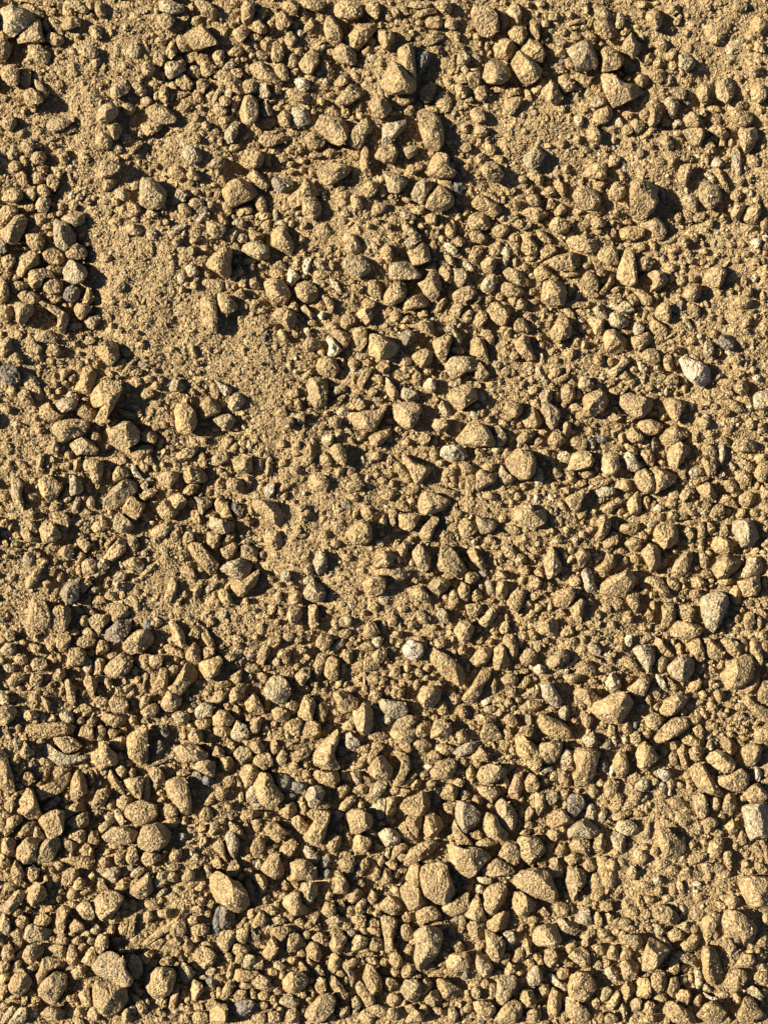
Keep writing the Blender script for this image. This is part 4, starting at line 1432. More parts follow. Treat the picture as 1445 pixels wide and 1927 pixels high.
723 1618 3 51 105 1401 2608 2320 1118 1807
1301 894 2 51 112 2301 3605 2512 720 2108
436 1326 3 61 109 500 1402 1718 1227 320 904
806 83 2 51 6 2000 2819 2323 1115 1810
76 1310 3 51 100 600 2214 1533 820 1107
1070 756 2 51 108 1501 2814 2219 618 1505
1392 592 13 61 123 709 1901 2309 1423 728 1409
984 1343 22 51 14 301 1501 1921 1023 1005
499 239 11 51 108 1701 3301 3510 1714 2006
464 1708 2 51 115 400 1600 1619 625 1105
1013 1703 2 51 10 900 2217 1925 520 1007
560 1805 3 61 106 401 1816 2423 1632 416 1416
861 228 2 51 112 1001 2107 2219 1224 1210
941 840 12 51 117 1300 2406 2215 924 1506
1168 206 2 41 7 1201 2709 1223 1407
994 1025 2 51 10 901 2708 2419 916 1305
333 511 41 51 7 800 1709 1525 425 807
0 974 2 51 7 1301 2010 1121 24 905
1435 213 2 41 9 1000 1331 231 918
1323 321 43 61 7 800 2415 2519 1925 312 1208
813 1895 3 51 4 1500 2710 2219 915 1504
964 411 2 51 11 1200 2307 2118 1221 1207
424 1809 3 51 129 1000 1509 1432 534 1209
146 285 2 51 102 1000 2313 2126 1019 1210
1318 941 3 51 7 1001 2409 1523 618 1305
417 1321 2 51 107 801 2203 2018 1323 1305
1173 1192 42 51 112 403 1801 1716 929 1107
516 768 2 51 4 2000 2509 1818 516 1604
1001 1063 3 51 114 1301 2110 2227 1121 1505
86 1230 2 51 109 1001 2305 2316 1220 1205
467 61 2 51 106 900 2706 2515 917 1408
95 313 3 61 100 1604 3209 2314 1825 914 1407
1425 1814 22 51 110 600 2000 2021 917 1304
386 163 2 51 115 1100 1906 1719 626 1112
635 356 2 51 9 1801 2509 1620 317 1106
216 1074 13 51 114 1101 2407 1919 621 1505
331 1445 2 51 109 1401 3109 2116 416 1706
1317 286 2 51 9 1101 2009 1425 218 909
356 440 2 61 111 900 2102 2113 920 218 907
1212 1146 3 51 109 1000 1913 1427 827 1007
1018 841 2 51 9 901 1914 1625 523 907
24 0 2 61 0 5800 5510 4309 2904 1803 4302
589 1814 23 51 114 1000 2014 1527 521 1207
996 749 2 51 10 1100 2110 2022 719 1406
1266 395 3 51 16 1101 1707 1723 928 1410
568 1059 2 41 114 1400 2318 1025 1407
1146 725 3 61 7 1401 2507 2214 1419 215 1405
423 1229 3 51 6 900 2702 2013 918 1104
680 1457 2 51 1 2007 2714 1019 214 1009
636 1691 3 51 22 205 1000 1719 1026 705
241 1346 3 51 11 600 1700 1913 1022 1004
226 1286 22 51 111 904 2500 2311 522 1407
808 451 2 51 107 900 1613 929 325 907
385 1686 2 51 110 1100 1717 1427 424 1107
888 1194 2 51 114 1103 2201 2614 1119 1308
283 716 2 51 10 801 2103 2116 819 1008
1328 981 3 51 16 300 1103 1914 725 907
1078 901 3 61 14 903 2001 2709 1816 717 1605
13 725 2 51 12 701 1803 1919 721 1105
909 1007 3 51 106 1200 2510 2318 1018 1403
683 1558 2 51 8 1401 2708 2718 1416 1708
669 209 2 51 215 101 1702 2611 1315 1309
174 107 2 61 6 801 1704 1714 823 120 909
525 1654 2 51 9 700 2212 1622 619 1205
122 734 42 51 7 1101 2912 2518 714 1407
1429 1012 2 51 14 1301 2407 2218 618 1307
197 1502 2 51 114 1201 2103 1621 723 1208
1300 808 3 51 107 1300 1613 1127 220 1107
23 1391 22 51 3 1701 2008 825 414 1003
1228 1667 2 51 109 1201 2209 1421 419 1206
801 1466 2 51 9 700 2103 1715 722 1105
257 678 32 61 106 1000 2306 3212 1816 512 1406
735 11 2 61 9 500 1608 1818 1126 520 909
124 608 22 51 7 1400 3000 2909 1213 1805
957 659 3 51 11 1000 1905 1916 622 1305
1183 1041 2 51 107 1200 2107 1920 518 1205
146 1321 2 51 105 1001 2912 2719 1014 1405
423 0 2 51 0 3100 3009 1812 909 1804
1395 536 13 51 15 1301 2115 1822 422 1408
1120 504 2 51 105 1400 2307 1618 316 1407
962 373 2 51 105 1000 1909 1423 523 1007
1319 1864 42 61 101 1409 4419 4124 2119 611 2114
1194 1795 22 51 6 601 1829 1436 829 913
1101 1228 12 61 100 900 2211 3718 3122 1316 2011
627 740 3 51 117 806 2200 2308 825 1508
1145 835 2 41 13 1201 2804 2715 1507
99 91 1 61 216 700 1401 1411 831 125 807
352 1723 2 51 10 1000 2305 2017 717 1504
609 1672 2 41 901 2011 1424 21 1411
53 1123 2 51 21 901 1803 1616 728 1108
807 143 11 51 0 1304 3521 2929 2221 2213
504 273 1 51 9 1200 2405 2216 817 1209
1067 533 2 51 5 1100 1611 527 20 907
841 714 22 51 105 2801 3008 1415 312 1605
1309 1246 2 51 16 404 1500 1909 824 1007
1292 513 2 51 114 700 2107 2117 1020 1207
1001 821 2 51 109 1100 2403 2014 919 1505
1115 338 2 51 4 1501 2504 2115 1018 1507
261 870 2 51 9 800 2107 2017 1020 1005
1069 59 1 51 108 1201 2505 2317 917 1408
972 1514 2 41 125 601 1408 1331 814
165 1103 23 51 13 801 2401 2312 1016 1503
113 235 1 51 16 2500 3305 2912 1118 1609
924 840 42 61 2 800 2602 2108 1018 312 1204
367 477 11 51 105 1201 2705 2116 714 1405
1275 963 11 41 1 1801 2014 216 905
713 1163 22 51 14 901 1310 1428 932 1008
1339 1560 3 51 109 1100 2306 2117 817 1306
886 1425 2 41 109 1101 2412 1123 1107
68 310 12 51 103 1600 2510 1617 312 1408
455 77 1 51 5 1001 2116 1925 616 1010
572 139 1 51 3 2001 2708 1615 212 1305
313 1624 2 51 7 1201 2506 2514 1216 1504
1261 224 42 51 114 1000 2303 2211 719 1407
657 131 2 51 102 700 2316 1825 920 1211
153 1141 2 51 3 1601 3114 2217 912 1605
947 1310 2 51 12 900 2014 1223 320 907
1326 1352 2 51 205 1101 1616 727 18 707
1259 1390 3 51 112 700 1504 1720 322 807
1240 1538 12 51 4 901 3921 3221 1214 1911
246 692 3 51 107 1401 2505 2114 517 1405
1045 69 12 51 7 1101 2109 1818 218 1107
773 1466 3 51 12 1000 2102 1812 622 1305
38 1861 2 41 121 1301 1624 633 1107
363 1657 3 51 116 1206 2301 2609 1621 1906
17 1017 2 51 107 1000 2502 2311 516 1202
536 271 1 51 9 1200 2004 1618 520 909
385 1094 22 51 16 1203 2501 2012 523 1407
991 1721 2 51 9 1001 2406 2116 416 1206
1252 649 53 51 109 1400 2506 2315 1017 1604
925 290 2 61 8 1100 2103 2212 1619 512 1103
1107 893 2 51 9 1601 3104 2313 714 1604
433 484 32 51 7 1000 2307 1916 818 1007
1197 277 12 51 5 901 1608 1121 23 708
1266 23 2 51 15 1400 1808 1124 226 1110
1225 1647 22 51 9 1000 2205 1916 719 1504
784 581 2 51 9 1600 2209 2016 719 1305
301 1875 2 41 0 1403 1027 17 707
200 1736 3 51 114 1101 1708 1621 726 1106
893 1827 2 51 111 701 1618 728 124 708
1408 483 2 51 10 1100 2404 2015 717 1406
994 1186 3 51 9 900 2009 1320 520 905
23 1770 3 51 121 902 2100 1914 422 1404
1155 1210 2 51 9 901 2105 2016 918 1105
954 553 3 31 1327 11 2200 1314
553 748 3 61 7 600 1511 1622 826 218 709
695 451 22 41 0 1407 1827 725 1111
567 1748 12 51 109 1101 1909 1421 219 1104
941 688 22 51 109 1300 2013 1123 418 1105
1363 1361 3 51 109 1201 2812 2516 515 1405
1144 1437 42 51 117 500 1502 1417 527 907
1339 1692 2 51 1108 101 2808 3118 1821 2109
356 648 2 51 102 700 1818 1425 318 909
135 1136 2 51 103 900 2717 1621 915 1206
516 1112 2 51 16 501 1403 1621 723 707
329 171 1 51 109 1200 2503 2111 518 1208
228 654 11 51 107 701 2310 1619 316 1207
720 19 1 51 108 901 2217 1923 417 1212
779 1254 2 51 112 501 1810 1821 721 1008
164 1449 3 41 3 1101 1525 727 910
1421 1148 3 51 100 1011 1423 1036 327 714
869 490 41 51 108 700 2312 2419 1420 1206
554 1864 2 51 8 1401 2509 2016 314 1404
512 412 22 61 10 2000 2810 3328 2213 913 1806
630 877 3 51 111 1000 1905 1418 322 1202
568 1083 42 51 110 1201 2303 2312 717 1404
134 1760 3 51 110 1400 2209 1819 417 1405
1112 1805 22 41 116 1401 2109 1923 1409
1047 47 11 51 9 1101 2111 1620 517 1109
991 724 2 51 111 1201 2108 1917 520 1204
186 834 2 51 108 701 2905 2112 715 1203
430 828 2 51 118 1500 1913 1523 423 1407
468 1858 2 61 110 700 1210 1724 1229 420 907
159 2 2 51 105 1000 2004 1915 518 1009
1350 820 3 51 106 900 2210 2117 517 904
1352 768 2 51 111 700 2104 1916 317 1204
1238 1469 22 51 112 600 1812 1419 426 907
1196 1682 2 51 931 214 1 904 1628 911
667 188 2 61 112 801 1607 1619 623 219 810
896 769 2 51 8 500 2001 1812 918 1103
1227 948 43 51 14 1000 2102 2609 1316 1705
144 1662 2 51 121 1811 3101 2517 1125 2111
420 1504 2 41 111 601 1911 1326 608
979 435 2 61 109 1101 2202 2409 1114 418 1305
108 122 1 51 107 1200 1909 1420 520 1009
294 1895 2 51 7 700 2114 1720 417 1105
178 708 2 61 120 407 1500 2901 1709 918 1504
1196 1777 2 51 4 1100 1610 1222 217 904
1145 537 2 51 10 1201 2703 1714 315 1505
239 1442 3 51 112 801 1805 1817 822 1008
1047 939 2 51 5 700 1918 1625 518 909
871 766 2 51 109 1201 2411 1620 815 1204
1017 33 12 51 9 1000 1907 1518 419 1009
369 385 22 51 113 1001 2304 2113 517 1208
693 728 2 51 4 1100 1809 1118 220 904
1363 84 41 51 112 800 1603 1816 520 1007
126 1181 2 51 107 1201 2507 1816 715 1205
850 1445 2 41 9 1501 3206 2214 1506
144 1772 2 51 115 1100 2005 1320 422 1105
755 821 2 51 11 1400 2109 1618 518 1405
516 488 2 51 5 1401 2516 1619 512 1405
597 351 2 51 105 700 1409 1827 1227 914
268 704 2 51 107 1201 2306 1915 717 1205
378 226 2 51 107 1001 2012 1521 518 1009
1016 1268 2 41 2500 507 14 2216 1409
104 147 1 61 206 1201 1806 1617 720 114 909
1240 1400 22 51 7 900 1514 1226 219 910
1425 1143 3 51 3 801 1912 1723 616 1008
1327 1388 42 51 16 801 1614 1426 622 909
75 417 1 51 112 1401 2305 2116 716 1408
549 828 2 51 109 1000 1904 1418 319 1007
265 1263 22 61 41 523 701 1510 825 645 912
545 124 1 51 9 1400 1812 1120 118 912
1162 317 2 41 101 1205 1525 423 910
1056 914 52 51 5 1101 2205 1619 714 1405
191 585 1 41 10 901 2210 1821 1108
638 1247 22 51 115 600 1503 1319 423 806
1005 0 2 51 4 1100 2201 2011 916 1107
1167 1045 12 51 8 1001 1610 1023 119 905
613 1110 32 51 9 1301 1814 1121 218 1107
444 1726 2 51 119 1601 2201 1911 426 1704
576 1794 3 51 0 814 1920 1229 327 817
84 1703 2 51 7 1000 2205 1714 214 1203
710 1607 2 51 16 701 1406 1423 423 909
560 965 2 51 110 1201 2205 1916 816 1205
1062 17 12 51 105 1001 1910 1420 316 1007
859 1214 3 51 110 701 2005 1419 518 1005
222 1415 3 51 1 900 1315 721 19 506
515 157 1 51 12 701 1608 1321 121 710
710 354 2 61 108 801 1603 1913 1018 315 1006
966 1736 11 41 24 1501 2211 924 1508
1176 711 2 51 8 1200 2106 1715 617 1204
924 678 22 51 6 1200 2110 1518 615 1006
1052 1482 2 51 109 801 1706 1519 519 806
436 1206 2 51 105 900 2309 1818 713 905
657 888 2 51 107 1400 2314 1618 311 1205
737 1186 3 51 5 900 2003 1816 715 905
956 1292 3 51 7 701 1607 1423 518 905
1356 1912 3 51 103 1100 2110 1415 215 1103
1171 1270 2 41 112 1100 2207 1120 1105
513 391 22 51 2 700 1216 1126 325 711
500 35 2 51 109 601 1508 1622 1023 909
513 1854 2 41 108 1401 2114 719 1206
700 1711 3 51 9 700 1906 1417 417 1004
286 166 1 51 105 701 1309 1325 321 712
467 73 1 51 103 900 2114 1820 514 908
175 676 2 51 8 901 1708 1619 519 905
1140 670 2 51 109 800 1711 1120 219 805
1212 1306 12 51 111 800 1507 1222 320 804
1062 1228 42 61 125 1616 2500 2809 1922 529 1618
1330 153 41 51 100 903 1627 931 616 914
156 368 1 51 108 1301 1910 1120 214 1108
1239 222 11 41 109 1600 2409 1818 1407
1219 451 2 51 105 900 1816 1222 516 907
456 970 2 51 7 1200 1714 1423 314 1207
985 1128 2 51 14 700 1600 1416 520 905
799 1692 2 51 101 1909 2918 1318 208 1611
336 24 1 51 109 1200 2103 1813 717 1207
91 128 1 51 3 701 1814 1623 719 710
989 346 13 51 112 1401 1807 1021 221 1207
650 878 2 51 110 1000 2106 1217 317 1204
293 1671 22 51 17 1003 2400 2110 419 1705
1411 513 42 51 109 800 2007 1118 418 1105
918 1179 2 41 107 1400 2116 1420 1205
1166 49 2 51 11 901 2009 1118 218 907
1014 663 43 61 3 701 1012 1124 425 14 605
978 414 22 41 122 1601 2408 2115 1806
708 217 1 51 112 1405 3201 3207 1414 1808
1098 801 2 41 7 1200 2311 1218 1205
519 1895 3 51 110 500 1300 1614 820 1004
1168 302 41 51 0 1000 1216 825 11 607
264 903 43 51 12 1101 1501 1519 521 1307
852 773 2 51 106 901 2006 1815 716 1104
162 1219 2 51 5 1100 1809 1616 718 907
1109 1312 3 41 105 1401 2503 1816 1405
1004 927 42 51 3 800 1110 327 21 606
437 1192 3 51 105 601 1907 2417 1316 805
1312 1297 3 51 107 1000 1913 1220 313 1005
569 614 22 41 105 1201 1919 1021 1205
998 15 2 51 107 701 1809 1618 516 907
235 585 1 51 5 901 1610 1219 319 905
1276 790 2 41 5 1500 3011 1714 1505
980 586 2 41 107 1401 2311 1619 1204
1219 1128 3 51 107 1200 1618 1223 314 907
1321 1848 22 41 14 500 1917 1222 707
208 286 2 51 103 701 1910 1417 214 1007
1347 883 43 51 14 1001 1912 1219 419 1007
928 998 2 51 106 1100 3108 2612 1110 1503
1283 466 1 41 110 1201 2010 1421 1207
596 583 42 41 12 1001 1910 1021 1005
534 1361 42 41 1 714 1827 532 718
817 1278 22 51 8 900 1710 1419 517 906
898 740 43 61 108 600 1604 1612 917 315 904
974 1558 3 41 111 1701 2608 1416 1706
1124 1905 2 41 21 300 1204 1022 707
727 854 1 51 16 401 1305 1021 423 708
746 1199 2 51 12 700 1505 1118 320 707
994 1736 2 41 118 401 1601 1118 906
26 1787 2 51 114 1100 2000 1614 617 1304
633 1824 2 51 7 1000 1711 1019 116 1005
909 1199 2 41 112 1200 2307 1616 1205
188 1442 3 51 110 701 1603 1514 619 908
195 1010 2 51 16 903 1900 1609 523 1405
1315 1334 2 41 5 901 2014 1321 908
355 233 1 51 7 800 1905 1714 414 907
82 725 2 41 5 1101 1616 721 707
453 402 2 51 5 1200 2503 2311 1010 1205
88 1343 2 41 116 1001 1803 1915 1105
1107 1789 12 51 112 600 1410 1420 620 705
971 1083 2 51 105 1201 1907 1417 514 1003
1390 1363 2 41 103 901 2114 919 907
556 53 21 51 4 1200 1611 1218 314 908
141 1348 3 41 14 1000 2007 1716 1105
1182 685 2 51 108 601 1808 1516 617 904
1378 1154 2 51 10 1001 1708 1319 417 1005
979 493 12 51 111 600 1403 1414 720 807
897 930 12 51 0 1005 2618 1318 409 1009
723 1594 2 41 19 400 1102 1122 609
970 1191 42 61 108 601 1208 1120 1433 622 708
1101 988 52 51 109 900 1702 1316 416 1105
1430 988 2 41 109 1400 2309 916 1205
530 1541 2 51 408 1713 2618 2104 101 1408
930 1310 2 41 109 900 2207 1516 1105
1228 1298 3 51 8 700 1608 1219 517 704
17 1031 2 41 107 1900 2506 1015 1404
263 1348 2 41 9 1000 2407 1215 1205
91 267 1 51 6 901 1706 1615 515 907
1079 732 3 41 112 1100 1714 820 807
660 959 2 51 114 600 1503 1511 618 905
1067 711 2 41 8 700 1808 1819 904
992 688 21 51 109 700 1405 1118 218 705
607 143 21 51 108 800 1706 1416 415 808
556 949 22 41 8 1200 2008 1417 1204
1061 781 2 51 105 1100 2111 1717 611 1105
1390 1491 2 41 10 1000 1717 417 907
753 8 1 51 8 601 1614 1222 416 811
1340 701 43 51 116 605 1500 2208 815 1304
673 1506 3 51 12 501 1404 1416 517 707
1168 139 2 41 8 1801 1914 714 1208
797 690 2 51 9 1200 1807 1416 314 1205
443 1642 3 51 109 1000 1805 1316 314 1204
1331 1192 2 51 103 1301 2407 1513 409 1305
463 804 2 51 2 1301 2008 913 108 904
523 1141 2 51 5 701 1210 923 216 705
683 1266 3 41 2 300 542 42 309
279 151 1 51 105 800 2107 1913 511 1006
1121 1464 2 51 9 700 1507 1217 216 705
1292 1831 2 41 200 1104 1120 117 707
1315 203 2 41 8 1100 1617 417 908
425 219 21 51 21 905 2301 2406 1214 1210
119 1490 2 51 104 501 1204 822 220 706
1142 568 42 41 109 1100 2102 1216 1105
380 506 2 51 105 801 1810 1517 514 905
668 422 1 41 100 1003 1218 320 507
490 1361 12 41 112 1101 1509 923 1005
1208 991 2 41 6 1800 2208 1415 1404
447 1487 3 41 111 901 1318 425 811
1398 668 23 51 11 700 1311 820 322 607
1155 129 2 41 11 1101 2011 1317 1109
1352 402 2 41 105 1000 1416 318 705
1290 756 22 41 105 1201 1712 919 905
23 999 1 41 7 1000 1714 818 805
334 668 1 41 2 500 1416 422 607
159 910 2 41 105 1000 1418 519 807
629 810 42 41 105 1500 1906 417 905
706 1015 43 51 4 1201 1606 1415 716 1204
910 781 3 51 109 1100 1711 1516 415 1105
525 923 2 51 14 905 1701 1612 920 1107
780 35 2 51 105 901 1707 1515 413 907
1200 1827 2 41 111 1801 2508 1214 1504
1081 545 42 51 111 601 1206 1019 322 606
780 188 1 51 107 601 1410 1119 216 707
1338 395 2 51 7 801 1605 1314 416 1005
1167 590 2 51 5 1000 2105 1911 610 1003
95 714 2 41 101 1201 1612 918 705
1361 659 41 51 102 1200 2305 1611 509 1204
1412 1027 2 41 106 1200 1908 1017 1203
1370 868 42 41 107 500 1614 921 707
155 1398 2 41 109 901 1903 1614 1205
414 885 22 41 10 901 2310 1114 905
378 1297 2 41 109 1400 2307 1413 1205
1247 1821 2 51 7 700 1410 919 215 705
548 38 21 51 111 701 1506 1315 518 709
1349 1528 3 41 109 800 1711 1119 806
461 1634 3 51 8 901 1708 1117 213 1105
1057 1676 2 41 3 1000 1510 517 903
511 1535 2 41 110 1300 2007 617 1105
354 4 2 51 5 700 1306 917 116 607
403 460 1 41 4 1600 1113 13 707
1117 1293 2 41 6 1001 1813 615 804
1415 703 42 51 9 901 1707 1315 414 905
264 1034 22 51 7 701 1603 1115 514 905
87 255 21 51 107 900 1903 1709 413 906
633 346 3 41 7 1601 2009 214 1105
354 1163 2 41 21 901 1603 1116 1008
473 1381 2 41 5 801 2112 112 805
864 124 41 51 7 900 1805 1612 513 907
701 1683 2 41 127 2600 2803 628 1910
1089 1194 2 41 105 1201 1414 719 705
1330 1277 2 41 109 700 1605 718 705
459 1266 11 41 107 1500 1709 916 904
155 1121 22 41 112 1201 1902 1414 1305
563 466 2 51 7 901 1510 916 114 707
938 0 2 41 300 1600 1211 111 704
663 1898 22 41 1 1404 1014 12 706
1029 719 2 41 109 900 1707 1216 903
462 832 22 41 9 800 1705 1215 805
1348 1243 3 51 10 701 1307 1116 316 705
1150 1380 42 41 7 800 1017 423 707
91 1688 2 51 5 801 1507 1213 212 803
885 1012 42 51 7 801 1407 916 416 804
492 619 32 51 22 409 1300 916 427 811
1310 761 2 41 100 2103 1409 511 903
1227 1321 2 41 9 1001 1509 818 805
1339 1283 42 51 5 901 1607 714 12 805
3 1014 2 41 5 1001 1512 817 803
1029 589 3 51 112 304 1200 1408 516 904
987 2 2 41 2 900 1411 516 707
1039 732 3 41 118 800 1309 820 807
1025 1328 3 41 7 1100 2206 911 1105
552 1246 2 41 7 900 1607 416 704
587 1281 2 41 105 701 1512 918 705
1048 444 42 51 0 803 2425 1720 407 1009
134 1270 2 51 3 800 2212 1715 809 805
1157 67 41 51 6 1101 2004 1111 311 1104
373 1832 12 41 106 1301 1809 914 1104
1025 603 2 51 5 701 1305 914 214 804
1319 776 42 41 1 1201 1810 712 905
296 705 42 51 103 601 1514 816 210 607
1237 864 2 41 6 1101 1811 713 904
347 738 2 51 103 500 1719 1423 712 1010
646 801 41 51 5 500 1814 1618 711 707
517 920 2 41 113 600 1308 619 606
412 754 2 51 3 701 1310 915 212 705
621 13 41 51 116 200 700 918 420 407
1011 1386 2 41 1101 1708 1114 108 906
1129 1268 2 41 109 900 1407 518 705
1388 1141 2 41 5 901 1610 514 904
159 672 2 51 107 801 1407 1014 314 805
1239 477 41 41 112 801 1410 717 907
1287 346 41 51 7 701 910 719 16 510
660 1146 21 41 109 600 1111 922 607
631 953 21 51 107 701 1704 1111 413 904
1277 1607 41 41 12 501 1202 916 706
1190 725 41 41 107 1201 1705 714 1005
229 322 1 41 100 600 1811 1116 907
1367 733 2 51 6 601 1406 1013 413 704
1004 1017 41 41 4 1200 1211 613 802
374 242 21 51 0 600 1310 916 309 607
706 620 21 41 6 1200 2006 1410 1204
651 1132 41 51 103 701 1707 1314 710 905
1037 133 41 51 3 1300 1903 1308 107 1004
748 1167 42 41 104 600 917 317 506
686 892 43 51 10 501 1205 714 215 603
747 1647 42 41 14 1200 1604 617 1105
810 877 41 51 100 500 1013 721 311 507
845 1196 2 41 1 700 1112 515 703
552 588 2 41 0 1302 1610 207 702
755 1628 2 41 301 904 816 114 604
1314 1701 42 41 104 900 1209 614 704
1198 790 2 41 7 1000 1702 811 802
1135 1221 41 51 7 907 1301 1510 215 910
1047 124 42 41 2 900 1609 912 705
891 785 2 41 105 801 1607 1012 803
616 1067 41 41 17 1300 1210 420 808
1221 1330 3 41 100 500 1015 112 507
1309 625 42 41 8 601 1208 615 605
1243 845 2 41 110 501 1014 519 508
111 837 41 41 11 1100 1207 515 707
394 889 1 41 8 900 1106 315 705
1052 924 52 41 106 401 1309 613 606
1190 585 2 41 105 1001 1308 712 703
648 1143 1 41 105 701 1205 713 605
355 694 2 41 7 601 1010 614 605
957 407 21 41 10 1001 1704 610 1004
1204 1740 2 31 100 904 414 404
880 965 42 41 110 701 1005 512 605
1151 983 42 31 101 507 213 307
"""

